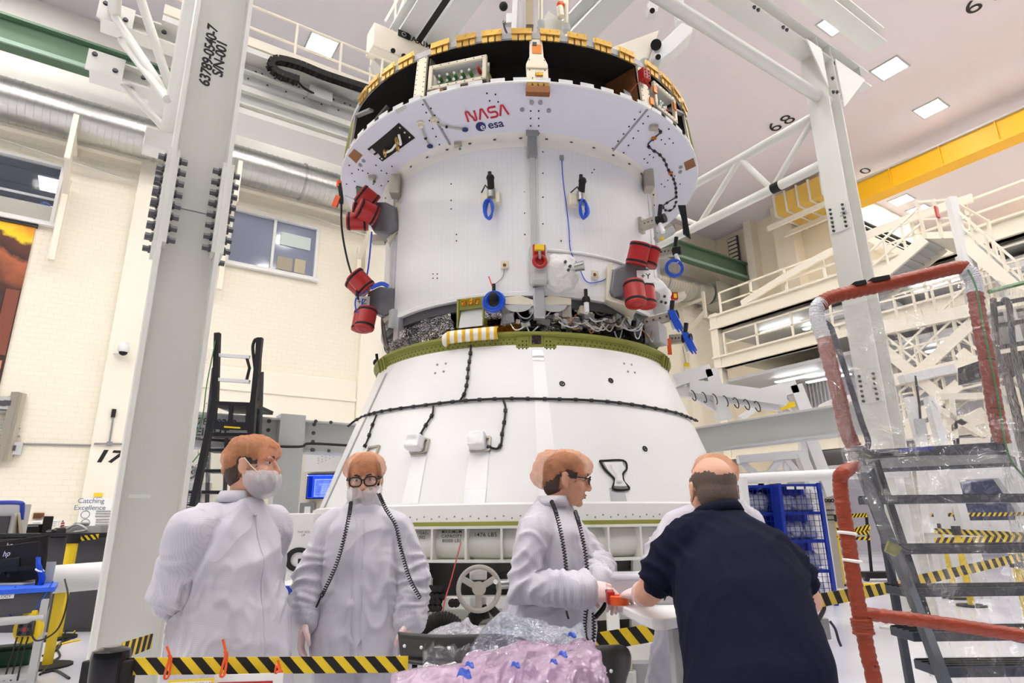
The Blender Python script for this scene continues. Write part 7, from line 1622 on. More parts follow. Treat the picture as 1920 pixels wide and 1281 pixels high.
lp_ = KC(-.42, -.0, CZ - .06) + ND * .012; MB().box(lp_, (.24, .006, .035), KR).build('label', 'paper', ct); text('METROLOGY', .033, facing(lp_ - ND * .005, UD, ZD), ct)
# power reel
rc = on_y(50, 1180, yf - .06); rl = thing('cord_reel', 'yellow power cord reel hanging on the metrology cart', 'cord reel', rc)
MB().cyl(rc + V((0, .05, 0)), rc, .125, seg=32).build('drum', 'yellow', rl, smooth=40); MB().box(rc + V((0, -.01, .01)), (.15, .03, .13)).build('socket_plate', 'darkgrey', rl, bevel=.01); MB().box(rc + V((0, .02, .13)), (.12, .05, .06)).build('handle', 'yellow', rl, bevel=.01)
for dx, dz, m_ in ((-.04, .03, 'black'), (.04, .03, 'black'), (-.04, -.03, 'black'), (.04, -.03, 'black'), (0, 0, 'red')): MB().cyl(rc + V((dx, -.02, dz)), rc + V((dx, -.03, dz)), .018, seg=12).build('socket', m_, rl)
cb2 = thing('cart_cable', 'black cables dangling from the yellow reel', 'cable', rc - V((0, 0, .4)))
for k in range(3): MB().tube(spline([rc + V((-.05 + .05 * k, -.03, -.06)), rc + V((-.06 + .05 * k, -.04, -.2)), rc + V((-.1 + .06 * k, -.02, -.42))], 6), .007, 6).build('strand', 'cable', cb2)
cb3 = thing('cart_cable', 'black cable looping from the reel round the cart leg', 'cable', rc); MB().tube(spline([rc + V((.04, -.03, .02)), rc + V((.15, -.05, -.09)), rc + V((.3, -.02, .0)), rc + V((.33, 0, .25)), rc + V((.2, .1, .42))], 8), .008, 6).build('strand', 'cable', cb3)
cb4 = thing('cart_cable', 'thin blue cable looping from laptop down to reel', 'cable', rc); MB().tube(spline([on_y(30, 1100, yf), on_y(10, 1125, yf - .03), on_y(20, 1155, yf - .05), on_y(45, 1168, yf - .06), on_y(75, 1130, yf - .04), on_y(100, 1090, yf)], 8), .006, 6).build('strand', 'blue', cb4)
# monitor on arm, laptop, blue cable bundle
def monitor(name, label, x0_, y0_, x1_, y1_, Y, logo=True, tilt=-.12):
    t = thing(name, label, 'monitor', on_y((x0_ + x1_) / 2, y1_, Y)); a = on_y(x0_, y1_, Y); b_ = on_y(x1_, y0_, Y); c = (a + b_) / 2; Rm = Matrix.Rotation(tilt, 3, 'Y')
    MB().box(c, (abs(b_.x - a.x), .03, abs(b_.z - a.z)), Rm).build('panel', 'black', t, bevel=.006); MB().box(c + V((0, -.02, -.02)), (abs(b_.x - a.x) * .5, .03, abs(b_.z - a.z) * .4), Rm).build('back_housing', 'blackmetal', t, bevel=.01)
    if logo: text('hp', .075, facing(c + V((.02, -.04, abs(b_.z - a.z) * .28)), Rm @ V((1, 0, 0)), ZD), t, 'whiteplastic', shear=.3)
    return t, c
t, c = monitor('monitor', 'black monitor with silver logo on its back, standing on blue cart', -60, 1022, 78, 1096, yf + .32)
MB().bar(c + V((0, -.05, -.05)), c + V((.42, -.08, -.02)), .03, .04).build('arm', 'black', t); MB().bar(c + V((.42, -.08, .12)), V((c.x + .44, c.y - .08, CZ)), .05, .05).build('post', 'black', t)
for k in range(4): MB().ell(c + V((-.05 + .05 * k, -.05, -.08 - .02 * (k % 2))), .014, u=8, w=6).build('screw', 'blackmetal', t)
monitor('monitor', 'second black monitor standing behind the one on blue cart', -60, 1012, 92, 1060, yf + .75)
bb = thing('cable_bundle', 'hanging bundle of bright blue cable on the monitor post', 'cable', c + V((.46, -.1, -.1)))
for k in range(9): MB().tube(spline([c + V((.40 + .008 * (k % 4), -.12 - .006 * (k % 3), .07)), c + V((.43 + .01 * (k % 5), -.14, -.02)), c + V((.47 + .006 * k, -.13, -.12)), c + V((.46 + .01 * (k % 3), -.12, -.2))], 6), .009, 6).build('strand', 'blue', bb)
MB().torus(c + V((.455, -.13, -.05)), .035, .008, (0.4, 0, 1), 16, 6).build('tie', 'paper', bb)
lt_ = thing('laptop', 'silver laptop open on the blue cart', 'laptop', on_z(30, 1096, CZ)); q = on_z(28, 1096, CZ); MB().box(V((q.x, q.y, CZ + .01)), (.34, .24, .018)).build('base', 'lightgrey', lt_, bevel=.004); MB().box(V((q.x + .12, q.y + .1, CZ + .1)), (.3, .012, .2), Matrix.Rotation(.5, 3, 'Z')).build('screen', 'lightgrey', lt_, bevel=.004)
for k in range(4): MB().box(V((q.x, q.y - .06 + .035 * k, CZ + .02)), (.28, .022, .004)).build('key_row', 'darkgrey', lt_)
# shelf contents
tg = thing('coiled_yellow_cord', 'heap of coiled yellow cord on the lower cart shelf', 'cord', KC(-.6, .25, .18))
rnd = random.Random(5)
for k in range(9): MB().torus(KC(-.6 + rnd.uniform(-.05, .05), .25 + rnd.uniform(-.05, .05), .2 + .018 * k), rnd.uniform(.12, .17), .011, (rnd.uniform(-.2, .2), rnd.uniform(-.2, .2), 1), 26, 6).build('loop', 'yellow', tg)
gb_ = thing('tool_case', 'dark green case on the lower cart shelf', 'case', KC(-.45, .5, .18)); kbox(-.45, .5, .27, .7, .2, .18).build('shell', mat('dark_green', rgb(28, 74, 48), .5), gb_, bevel=.02); kbox(-.45, .395, .33, .7, .01, .02).build('seam', 'black', gb_)
# white tube, counter, desk clutter
wt = thing('white_tube', 'thick white tube lying across behind the blue cart', 'tube', on_y(160, 1110, 7.2)); a, b_ = on_y(60, 1090, 7.2), on_y(330, 1068, 7.8); MB().cyl(a, b_, .15, seg=28).build('tube_body', 'white', wt, smooth=40)
for k in (.2, .8): p = a.lerp(b_, k); MB().box((p.x, p.y, (p.z - .14) / 2), (.07, .07, p.z - .14)).build('trestle', 'yellow' if k < .5 else 'lightgrey', wt)
MB().cyl((a.lerp(b_, .2).x, 7.3, 0), (a.lerp(b_, .2).x, 7.3, .02), .25).build('trestle_base', 'black', wt)
dk = thing('control_counter', 'dark grey counter with grey worktop behind the white tube', 'desk', on_y(100, 1060, 9.5)); zt_ = on_y(150, 1003, 9.5).z
xa, xb = on_y(-80, 1000, 9.5).x, on_y(235, 1000, 9.5).x
MB().box(((xa + xb) / 2, 9.95, zt_ / 2 - .02), (xb - xa, .8, zt_ - .04)).build('front_panel', 'darkgrey', dk); MB().box(((xa + xb) / 2, 9.9, zt_), (xb - xa + .05, 1.0, .05)).build('worktop', 'blackmetal', dk)
pbox(110, 986, 190, 1000, 9.8, .7).build('raised_shelf', 'lightgrey', dk)
yp = thing('yellow_post', 'yellow stanchion post with black head before the dark counter', 'stanchion', floor_at(on_y(133, 1030, 9.0).x, 9.0)); xx = on_y(134, 1030, 9.0).x
MB().cyl((xx, 9.0, .02), (xx, 9.0, on_y(134, 1010, 9.0).z), .07).build('pole', 'yellow', yp); zz = on_y(134, 1005, 9.0).z; MB().cyl((xx, 9.0, zz - .1), (xx, 9.0, zz + .03), .085).build('head', 'black', yp); MB().cyl((xx, 9.0, 0), (xx, 9.0, .03), .25).build('base', 'black', yp)
belt(on_y(142, 1011, 9.0), on_y(185, 1006, 9.2), .07, 'short striped yellow belt on the dark counter', 4, -.8)
mons = [(48, 983, 73, 1000, 9.7, 0), (75, 968, 84, 1004, 9.75, .4), (84, 993, 98, 1018, 9.55, .1), (98, 990, 108, 1012, 9.6, .2)]
for k, (a_, b2, c_, d_, Y, tl) in enumerate(mons):
    t = thing('desk_equipment', ['black camera-like device on the dark counter', 'black tilted display panel on the dark counter', 'dark box unit on the counter end', 'slim dark unit standing on the counter'][k], 'equipment', on_y((a_ + c_) / 2, d_, Y)); pbox(a_, b2, c_, d_, Y, .2).build('housing', 'black' if k < 2 else 'darkgrey', t, bevel=.01); pbox(a_ + 2, b2 + 2, c_ - 2, b2 + 5, Y - .01, .01).build('trim', 'grey', t)
t = thing('curved_stand', 'grey tilted document stand with looped cable on counter shelf', 'stand', on_y(140, 1000, 9.8)); MB().prism([on_y(115, 998, 9.8), on_y(142, 980, 9.8), on_y(145, 982, 9.8), on_y(124, 1000, 9.8)], (0, .3, 0)).build('plate', 'grey', t); MB().tube(spline([on_y(125, 992, 9.75), on_y(145, 984, 9.75), on_y(162, 994, 9.75), on_y(140, 998, 9.75)], 6), .02, 6).build('loop', 'lightgrey', t)
fl = thing('small_flag', 'small flag on a stick on the counter', 'flag', on_y(116, 995, 9.8)); MB().bar(on_y(115, 1000, 9.8), on_y(117, 978, 9.8), .012, .012).build('stick', 'grey', fl)
for k in range(4): MB().prism([on_y(113 + k * .6, 988 - 2.5 * k, 9.79), on_y(121 + k * .2, 986 - 2 * k, 9.79), on_y(120.6, 984 - 2 * k, 9.79), on_y(113.6 + k * .6, 985.5 - 2.5 * k, 9.79)], (0, .004, 0)).build('stripe', 'redtext' if k % 2 == 0 else 'paper', fl)
MB().prism([on_y(116, 979, 9.785), on_y(119, 979, 9.785), on_y(118, 975, 9.785)], (0, .004, 0)).build('canton', 'navy', fl)
for (x0_, y0_, x1_, y1_, lb, m_) in ((61, 962, 84, 973, 'dark group photograph pinned on the block wall', 'brown_gold'), (57, 976, 80, 994, 'white calendar sheet with blue pictures on block wall', 'paper'), (91, 974, 110, 990, 'white notice with grey lines on block wall', 'paper')):
    t = thing('wall_notice', lb, 'notice', on_n(x0_, y1_, 27.9)); p0_, p1_ = sn(on_n(x0_, y1_, 27.95)), sn(on_n(x1_, y0_, 27.95)); MB().hbox(p0_[0], p1_[0], 27.9, 27.95, p0_[2], p1_[2]).build('sheet', m_, t)
    for k in range(3): MB().hbox(lerp(p0_[0], p1_[0], .1), lerp(p0_[0], p1_[0], .85), 27.88, 27.9, lerp(p0_[2], p1_[2], .2 + .25 * k), lerp(p0_[2], p1_[2], .25 + .25 * k)).build('print_line', 'grey' if m_ == 'paper' else 'darkgrey', t)
gd = thing('grey_cabinet', 'grey framed door panel with blue edge hose at left wall', 'cabinet', floor_at(on_y(0, 1000, 10.5).x, 10.5)); pbox(-60, 945, 34, 1151, 10.6, .3).build('frame', 'lightgrey', gd); pbox(-60, 968, 18, 1120, 10.57, .03).build('dark_panel', 'darkgrey', gd)
MB().tube(spline([on_y(-20, 943, 10.4), on_y(35, 943, 10.4), on_y(42, 950, 10.4), on_y(40, 975, 10.4)], 6), .035, 8).build('blue_hose', 'bluepaint', gd)
cl = thing('hanging_cloth', 'beige cloth draped on the grey cabinet corner', 'cloth', on_y(34, 1010, 10.3)); g = [[on_y(lerp(26, 40, i / 9) + (j / 9 - .3) * (6 if i > 4 else -6), lerp(962, 1012, j / 9), 10.3 + .08 * math.sin(i * 1.7)) for i in range(10)] for j in range(10)]; MB().sheet(g).build('drape', mat('beige_cloth', rgb(182, 172, 150), .8), cl, smooth=True, thick=.02)
# floor cables at the left
rnd = random.Random(9)
lbl = ['long black cable snaking over the floor to the column', 'black cable curling across the floor near cart', 'yellow cable lying along the floor by column', 'blue cable heap on the floor beside the column', 'thin yellow cable curl on the floor', 'black cable trailing toward the cart wheel']
paths = [[(80, 1230), (110, 1215), (125, 1180), (140, 1165), (148, 1150)], [(75, 1265), (100, 1240), (112, 1230), (108, 1210), (138, 1195)], [(100, 1212), (125, 1205), (150, 1200)], [(120, 1172), (140, 1165), (152, 1172), (135, 1180), (155, 1178)], [(135, 1195), (140, 1184), (152, 1178)], [(80, 1262), (105, 1258), (130, 1272)]]
for k, pth in enumerate(paths):
    t = thing('floor_cable', lbl[k], 'cable', on_z(*pth[0], 0)); MB().tube(spline([on_z(x, y, .012) for x, y in pth], 8), .012, 6).build('strand', ['cable', 'cable', 'yellow', 'blue', 'yellow', 'cable'][k], t)
# ================================================================ left middle distance: black stairs and equipment behind the people
BS = thing('rolling_stairs', 'black steel rolling stairs wrapped in plastic near the rear beam', 'stairs', on_y(430, 1000, 8.1)); B = lambda x, y, d=0.0: on_y(x, y, 8.1 + d)
for nm, a_, b2, d_ in (('rail_post', (404, 752), (408, 625), 0), ('rail_post', (470, 810), (488, 634), 0), ('rail_post', (478, 830), (486, 635), .6), ('stringer', (362, 950), (404, 752), -.6), ('stringer', (462, 950), (476, 752), -.6)): MB().bar(B(*a_, d_), B(*b2, d_), .07, .07).build(nm, 'blackmetal', BS)
for y_, d_ in ((666, 0), (712, 0)): MB().bar(B(408, y_, d_), B(468, y_ + 4, d_), .045, .045).build('padded_rail', 'whiteplastic', BS)
MB().tube(spline([B(478, 690), B(474, 650), B(482, 638), B(484, 690)], 5), .022, 8).build('gate_loop', 'blackmetal', BS); MB().tube([B(463, 672), B(468, 690), B(462, 715)], .02, 6).build('gate_latch', 'blackmetal', BS)
MB().tube([B(487, 752), B(492, 698), B(484, 706)], .02, 6).build('hand_rail', 'darkgrey', BS); MB().tube([B(492, 698), B(488, 822)], .02, 6).build('hand_rail', 'darkgrey', BS); MB().tube([B(385, 830), B(400, 690)], .02, 6).build('hand_rail', 'darkgrey', BS)
MB().prism([B(396, 752), B(476, 755), B(474, 762, .0), B(396, 760)], (0, .7, 0)).build('platform', 'blackmetal', BS)
for x_ in (404, 434, 466): MB().bar(B(x_, 760), B(x_ - 2, 796), .045, .045).build('gate_bar', 'blackmetal', BS)
MB().bar(B(392, 797), B(472, 800), .06, .1).build('toe_rail', 'blackmetal', BS); MB().prism([B(420, 799, -.06), B(450, 801, -.06), B(450, 804, -.06), B(420, 802, -.06)], (0, .01, 0)).build('warning_strip', 'yellow', BS)
for k, (y_, w0, w1) in enumerate(((812, 392, 470), (841, 388, 470), (880, 384, 470), (920, 378, 470))): MB().prism([B(w0, y_, -.1 * k), B(w1, y_, -.1 * k), B(w1, y_ + 6, -.1 * k), B(w0, y_ + 6, -.1 * k)], (0, .22, 0)).build('tread', 'blackmetal', BS)
MB().prism([B(425, 881, -.25), B(450, 881, -.25), B(450, 885, -.25), B(425, 885, -.25)], (0, .01, 0)).build('warning_strip', 'yellow', BS)
for x_ in (392, 425): MB().bar(B(x_, 812, .3), B(x_ - 4, 950, .3), .04, .04).build('brace', 'darkgrey', BS)
g = [[B(lerp(370, 405, i / 9) + (j / 15) * -10, lerp(655, 905, j / 15), .05 + .1 * mnoise.noise(V((i * .7, j * .6, 2)))) for i in range(10)] for j in range(16)]; MB().sheet(g).build('plastic_wrap', 'film', BS, smooth=40)
g = [[B(lerp(395, 475, i / 11), lerp(760, 815, j / 7) + 6 * math.sin(i * .6), .3 + .12 * mnoise.noise(V((i * .7, j * .6, 6)))) for i in range(12)] for j in range(8)]; MB().sheet(g).build('plastic_wrap', 'film', BS, smooth=40)
MB().tube(spline([B(404, 640, -.05), B(388, 720, -.05), B(378, 790, -.05), B(352, 850, -.05), B(358, 868, -.05), B(375, 850, -.05)], 6), .008, 5).build('green_wire', 'green_conn', BS)
# wall boards, displays, panels
def board(name, label, cat, rect, Y, m_, items=(), d=.04):
    t = thing(name, label, cat, on_y((rect[0] + rect[2]) / 2, rect[3], Y)); pbox(*rect, Y, d).build('panel', m_, t)
    for (x0_, y0_, x1_, y1_, mm, nm) in items: pbox(x0_, y0_, x1_, y1_, Y - .012, .012).build(nm, mm, t)
    return t
M['screen_blue'] = mat('screen_blue', rgb(24, 66, 210), .3, emit=(rgb(30, 74, 230), .9)); M['screen_pale'] = mat('screen_pale', rgb(190, 205, 250), .3, emit=(rgb(190, 205, 250), .9)); M['screen_dark'] = mat('screen_dark', rgb(16, 26, 90), .3, emit=(rgb(16, 26, 110), .6))
YW = 12.3
xw0, xw1 = on_y(322, 900, 12.4).x, on_y(700, 900, 12.4).x; zw = on_y(500, 842, 12.4).z
struct(MB().box(((xw0 + xw1) / 2, 12.47, zw / 2), (xw1 - xw0, .14, zw)).build('wall_partition', 'plaster'), 'low cream partition wall carrying displays behind the two men')
t = board('wall_display', 'blue wall display showing a pale list, partly behind bearded man', 'display', (520, 878, 551, 933), YW, 'black', [(522, 880, 549, 931, 'screen_dark', 'screen'), (523, 893, 543, 930, 'screen_pale', 'list_area')] + [(525, 896 + 5 * k, 541, 897 + 5 * k, 'screen_blue', 'list_row') for k in range(6)])
board('wall_display', 'blue wall display showing a white diagram beside the cone', 'display', (573, 888, 640, 936), YW, 'black', [(575, 890, 638, 934, 'screen_blue', 'screen'), (588, 898, 638, 932, 'screen_pale', 'diagram_area'), (590, 900, 636, 930, 'screen_blue', 'diagram_field'), (598, 906, 622, 911, 'screen_pale', 'diagram_shape'), (602, 911, 618, 922, 'screen_pale', 'diagram_shape'), (600, 922, 622, 928, 'screen_pale', 'diagram_shape'), (576, 893, 587, 933, 'screen_dark', 'side_menu'), (575, 890, 638, 893, 'screen_pale', 'menu_bar')])
board('fire_box', 'small red fire alarm box on wall under display', 'alarm box', (524, 937, 543, 961), YW, 'red', [(526, 947, 537, 954, 'black', 'dial')], .12)
board('electrical_enclosure', 'grey electrical panel with white notice under the display', 'panel', (560, 943, 590, 975), YW, 'grey', [(570, 950, 582, 964, 'paper', 'notice')], .15)
board('white_sheet', 'white perforated hanging sheet beside the cone', 'sheet', (570, 837, 640, 885), YW, 'paper', [(596 + 7 * i, 858 + 5 * j - 3 * i, 598 + 7 * i, 860 + 5 * j - 3 * i, 'lightgrey', 'perforation') for i in range(6) for j in range(3)], .02)
lo = board('poster', 'white poster with round black and red hundred emblem', 'poster', (342, 873, 380, 910), 12.3, 'paper'); ce_ = on_y(357, 886, 12.27); MB().torus(ce_, .11, .02, (0, 1, 0), 28, 6).build('emblem_ring', 'darkgrey', lo); text('100', .12, facing(ce_ + V((0, -.015, 0)), (1, 0, 0), ZD), lo, bold=.004); text('Our Co', .11, facing(on_y(362, 875, 12.27), (1, 0, 0), ZD), lo)
pbox(336, 905, 390, 920, 12.25, .15).build('conduit_bar', 'lightgrey', lo)
for k, (x0_, y0_) in enumerate(((326, 922), (351, 922), (323, 945), (348, 945))):
    board('status_board', ['status sheet with yellow and blue rows', 'status sheet with coloured blocks beside black stairs', 'status sheet with small red and blue chart', 'status sheet with pale lines beside black stairs'][k], 'notice', (x0_, y0_, x0_ + 24, y0_ + 21), 12.34, 'navy', [(x0_ + 1, y0_ + 3, x0_ + 23, y0_ + 20, 'paper', 'sheet')] + [(x0_ + 3, y0_ + 6 + 4 * j, x0_ + 20, y0_ + 8 + 4 * j, ['yellow', 'bluepaint', 'grey', 'green_conn'][(j + k) % 4], 'row') for j in range(3)])
board('paper_rack', 'white paper rack pinned under the status sheets', 'rack', (326, 967, 372, 1022), 12.34, 'paper', [(328 + 15 * i, 970 + 18 * j, 340 + 15 * i, 984 + 18 * j, 'lightgrey', 'paper_slip') for i in range(3) for j in range(3)])
belt(on_y(308, 1028, 10.4), on_y(330, 1026, 10.4), .09, 'striped yellow belt behind the bearded man', 4, .9)
t = thing('dark_bench', 'dark teal low bench behind the bearded man', 'bench', floor_at(on_y(318, 1040, 10.6).x, 10.6)); pbox(300, 1034, 345, 1052, 10.6, .6).build('top', mat('dark_teal', rgb(52, 68, 76), .5), t); 
for x_ in (303, 342): p = on_y(x_, 1050, 10.9); MB().box((p.x, 10.9, p.z / 2), (.06, .4, p.z)).build('leg', 'darkgrey', t)
# white cabinet with bellows and black figure, blue-edged bench
cbn = thing('white_cabinet', 'white upright equipment cabinet with bellows and black letter G', 'cabinet', floor_at(on_y(555, 1000, 6.5).x, 6.5)); 
a = on_y(533, 963, 6.5); b_ = on_y(590, 963, 6.5); MB().box(((a.x + b_.x) / 2, 6.7, a.z / 2), (b_.x - a.x, .4, a.z)).build('body', 'white', cbn, bevel=.01); MB().box((on_y(524, 966, 6.5).x, 6.65, a.z - .03), (.12, .3, .06)).build('bracket', 'white', cbn)
for k in range(11): p = on_y(527, 985 + 7 * k, 6.55); MB().prism([p + V((-.04, 0, .02)), p + V((.05, 0, 0)), p + V((-.04, 0, -.02))], (0, .2, 0)).build('bellow_fold', 'black', cbn)
text('G', .3, facing(on_y(556, 1052, 6.48), (1, 0, 0), ZD), cbn, bold=.01, sx=1.1); text('THIS SIDE\nUP', .03, facing(on_y(569, 1001, 6.48), (1, 0, 0), ZD), cbn)
wb_ = thing('white_bench', 'white bench with a blue edge strip between the two men', 'bench', floor_at(on_y(560, 1100, 4.6).x, 4.6)); q = [on_z(x, y, 1.0) for x, y in ((500, 1108), (640, 1108), (640, 1068), (560, 1062))]
zt_ = on_y(545, 1099, 4.4).z; xa, xb = on_y(505, 1100, 4.4).x, on_y(660, 1100, 4.4).x
MB().box(((xa + xb) / 2, 4.85, zt_ - .02), (xb - xa, .9, .05)).build('top', 'whiteplastic', wb_); MB().box(((xa + xb) / 2, 4.39, zt_ - .025), (xb - xa, .02, .05)).build('blue_edge', 'bluepaint', wb_); MB().box(((xa + xb) / 2, 4.9, zt_ / 2 - .04), (xb - xa - .1, .7, zt_ - .08)).build('cabinet', 'lightgrey', wb_)
# ================================================================ RIGHT SIDE: WRAPPED STAIR PLATFORM
WL = thing('rolling_platform', 'dark steel rolling stair platform wrapped in clear plastic and red padding', 'stairs', floor_at(on_y(1740, 1000, 3.7).x, 3.7)); YP = 3.9
M['redwrap'] = mat('red_wrap', rgb(148, 56, 28), .42, var=(14, .12), bump=(28, .6, .01, (1, 1, 3))); M['ladder'] = mat('ladder_steel', rgb(72, 76, 86), .42, .3)
M['whitewrap'] = crumple('white_wrap', rgb(222, 222, 226), .3, 0, 26, .8, .01)
def wrapped(pts, r, name, material, parent, seed=0, n=14):
    q = spline(pts, n); rr = [r * (1 + .1 * mnoise.noise(V((i * .45, seed, 0))) + .05 * math.sin(i * 2.1)) for i in range(len(q))]; return MB().tube(q, rr, 14).build(name, material, parent, smooth=50)
G = lambda x, y, d=0.0: on_y(x, y, YP + d)
wrapped([G(1600, 838), G(1585, 800), G(1572, 740), G(1556, 680), G(1544, 632)], .046, 'padded_rail', 'redwrap', WL, 1)
wrapped([G(1544, 634), G(1533, 600), G(1532, 578), G(1542, 566)], .047, 'white_wrap', 'whitewrap', WL, 2)
wrapped([G(1536, 574), G(1552, 560), G(1600, 547), G(1660, 534), G(1730, 517), G(1790, 503), G(1810, 502)], .046, 'padded_rail', 'redwrap', WL, 3)
wrapped([G(1806, 503), G(1818, 512), G(1826, 530), G(1829, 552)], .049, 'white_wrap', 'whitewrap', WL, 4)
wrapped([G(1828, 548), G(1836, 600), G(1848, 660), G(1858, 720), G(1868, 780), G(1880, 832)], .046, 'padded_rail', 'redwrap', WL, 5)
for (a_, b2) in (((1600, 535), (1620, 531)), ((1632, 528), (1664, 522))): MB().bar(G(*a_, -.02), G(*b2, -.02), .06, .03).build('black_tape', 'black', WL)
for x_, y_ in ((1851, 676), (1866, 768), (1832, 560)): MB().torus(G(x_, y_), .04, .006, (.2, 0, 1), 20, 6).build('strap', 'black', WL)
MB().tube(spline([G(1546, 604, .02), G(1556, 612, .02), G(1563, 628, .02), G(1590, 710, .02), G(1615, 790, .02), G(1628, 828, .02), G(1622, 846, .02)], 6), .018, 10).build('hand_rail', 'ladder', WL, smooth=40)
MB().tube(spline([G(1880, 560, .4), G(1892, 575, .4), G(1905, 680, .4), G(1945, 830, .4)], 6), .02, 8).build('hand_rail', 'ladder', WL, smooth=40)
MB().prism([G(1590, 846), G(1886, 828), G(1886, 845), G(1590, 864)], (0, .06, 0)).build('platform_edge', 'ladder', WL, bevel=.004)
pz = G(1600, 850).z; pq_ = [G(1592, 850), G(1886, 834), on_z(1905, 862, pz), on_z(1600, 876, pz)]
MB().prism([V((p.x, p.y, pz)) for p in pq_], (0, 0, -.02)).build('platform_deck', 'ladder', WL)
MB().bar(on_z(1600, 880, pz), on_z(1905, 866, pz), .04, .07).build('platform_rear_edge', 'ladder', WL)
MB().box(G(1718, 843, -.004), (.22, .004, .022), Matrix.Rotation(-.06, 3, 'Y')).build('blue_label', 'bluepaint', WL)
trd = MB()
def tread(k, px, py, Y, w_):
    p = on_y(px, py, Y); o = MB().box((p.x + w_ / 2, Y + .1, p.z), (w_, .2, .045)).build('tread', 'ladder', WL, bevel=.004)
    for j in range(4): MB().box((p.x + w_ / 2, Y + .03 + .05 * j, p.z + .025), (w_, .012, .008)).build('tread_ridge', 'blackmetal', o)
for k, (px, py) in enumerate(((1642, 938), (1690, 1032), (1700, 1112), (1712, 1195), (1762, 1262))): tread(k, px, py, 3.82 - .13 * k, 1.0)
MB().bar(G(1606, 858, .1), on_y(1700, 1090, 3.5), .035, .09).build('stringer', 'ladder', WL); MB().bar(on_y(1700, 1090, 3.5), on_y(1790, 1330, 3.15), .035, .09).build('stringer', 'ladder', WL); MB().bar(G(1640, 858, .3), on_y(1745, 1180, 3.7), .035, .05).build('stringer_brace', 'ladder', WL)
MB().bar(G(1935, 850, .1), on_y(2060, 1330, 3.15), .035, .09).build('stringer', 'ladder', WL)
for (a_, b2, Y0_, Y1_) in (((1608, 862), (1640, 940), 3.95, 3.95), ((1622, 900), (1660, 1000), 3.9, 3.8), ((1640, 930), (1630, 900), 3.9, 4.2)): MB().bar(on_y(*a_, Y0_), on_y(*b2, Y1_), .04, .06).build('hinge_link', 'ladder', WL)
for (px, Y0_) in ((1640, 4.3), (1930, 4.3)): p = on_y(px, 900, Y0_); MB().bar(V((p.x, Y0_, pz)), V((p.x, Y0_, .08)), .04, .04).build('support_leg', 'ladder', WL); MB().cyl((p.x - .02, Y0_, .07), (p.x + .02, Y0_, .07), .07, seg=18).build('caster', 'black', WL)
MB().box(on_y(1674, 1030, 3.55), (.07, .02, .06), Matrix.Rotation(.5, 3, 'Y')).build('warning_label', 'olive', WL)
# near padded frame of the platform
NR = lambda x, y, d=0.0: on_y(x, y, 3.1 + d)
wrapped([G(1604, 872), on_y(1592, 880, 3.5), NR(1582, 886), NR(1575, 900), NR(1580, 950), NR(1590, 1010), NR(1600, 1080), NR(1610, 1140), NR(1618, 1180), NR(1630, 1240), NR(1640, 1285), V((NR(1640, 1285).x, 3.1, .02))], .034, 'padded_rail', 'redwrap', WL, 7)
wrapped([NR(1610, 1150), NR(1680, 1158), NR(1760, 1168), NR(1840, 1180), NR(1930, 1194), NR(1990, 1202)], .03, 'padded_rail', 'redwrap', WL, 8)
wrapped([NR(1614, 1160), NR(1620, 1190)], .046, 'padded_joint', 'redwrap', WL, 9)
for x_, y_ in ((1588, 1000), (1598, 1052)): MB().torus(NR(x_, y_), .036, .008, (.15, 0, 1), 20, 6).build('white_tape', 'paper', WL)
# clear film over the platform
L_ = [(1522, 592), (1535, 660), (1552, 740), (1572, 820), (1598, 890), (1640, 985), (1690, 1110), (1740, 1230), (1790, 1340)]; R_ = [(1830, 506), (1860, 590), (1885, 680), (1910, 770), (1940, 850), (1970, 950), (2000, 1060), (2030, 1180), (2060, 1320)]
g = []; NV = 54; NU = 44
for j in range(NV + 1):
    v = j / NV * 8; i0 = min(7, int(v)); k = v - i0; lx, ly = lerp(L_[i0][0], L_[i0 + 1][0], k), lerp(L_[i0][1], L_[i0 + 1][1], k); rx, ry = lerp(R_[i0][0], R_[i0 + 1][0], k), lerp(R_[i0][1], R_[i0 + 1][1], k); row = []
    for i in range(NU + 1):
        u_ = i / NU; q = V((u_ * 5, v * 1.1, 3)); d = .07 * (1 - 2 * abs(mnoise.noise(q))) + .04 * (1 - 2 * abs(mnoise.noise(q * 2.3))); row.append(on_y(lerp(lx, rx, u_), lerp(ly, ry, u_), lerp(3.80, 3.3, max(0, v - 2.5) / 5.5) - d - .02))
    g.append(row)
MB().sheet(g).build('clear_film', 'film', WL, smooth=50)
g = [[on_y(lerp(1835, 1960, i / 8) + j * 6, lerp(512, 560, i / 8) + j * 50, 3.85 + .1 * i + .04 * mnoise.noise(V((i * .6, j * .5, 9)))) for i in range(9)] for j in range(14)]; MB().sheet(g).build('clear_film', 'film', WL, smooth=50)
g = [[on_y(lerp(1520, 1548, i / 4) + j * 5.5, 592 + j * 25, 3.8 - .03 * i + .03 * mnoise.noise(V((i, j * .5, 4)))) for i in range(5)] for j in range(14)]; MB().sheet(g).build('clear_film', 'film', WL, smooth=50)
MB().tube(spline([G(1815, 506, -.05), G(1830, 540, -.05), G(1845, 620, -.05), G(1870, 740, -.05), G(1890, 850, -.05), G(1925, 900, -.05)], 8), .006, 6).build('green_cord', 'green_conn', WL)
MB().tube([G(1855, 547, .8), G(1960, 520, 1.2)], .02, 6).build('green_rail', 'green_conn', WL)
BR = thing('black_railing', 'black steel railing of another stair beyond the wrapped platform', 'railing', floor_at(on_y(1900, 900, 5.2).x, 5.2)); 
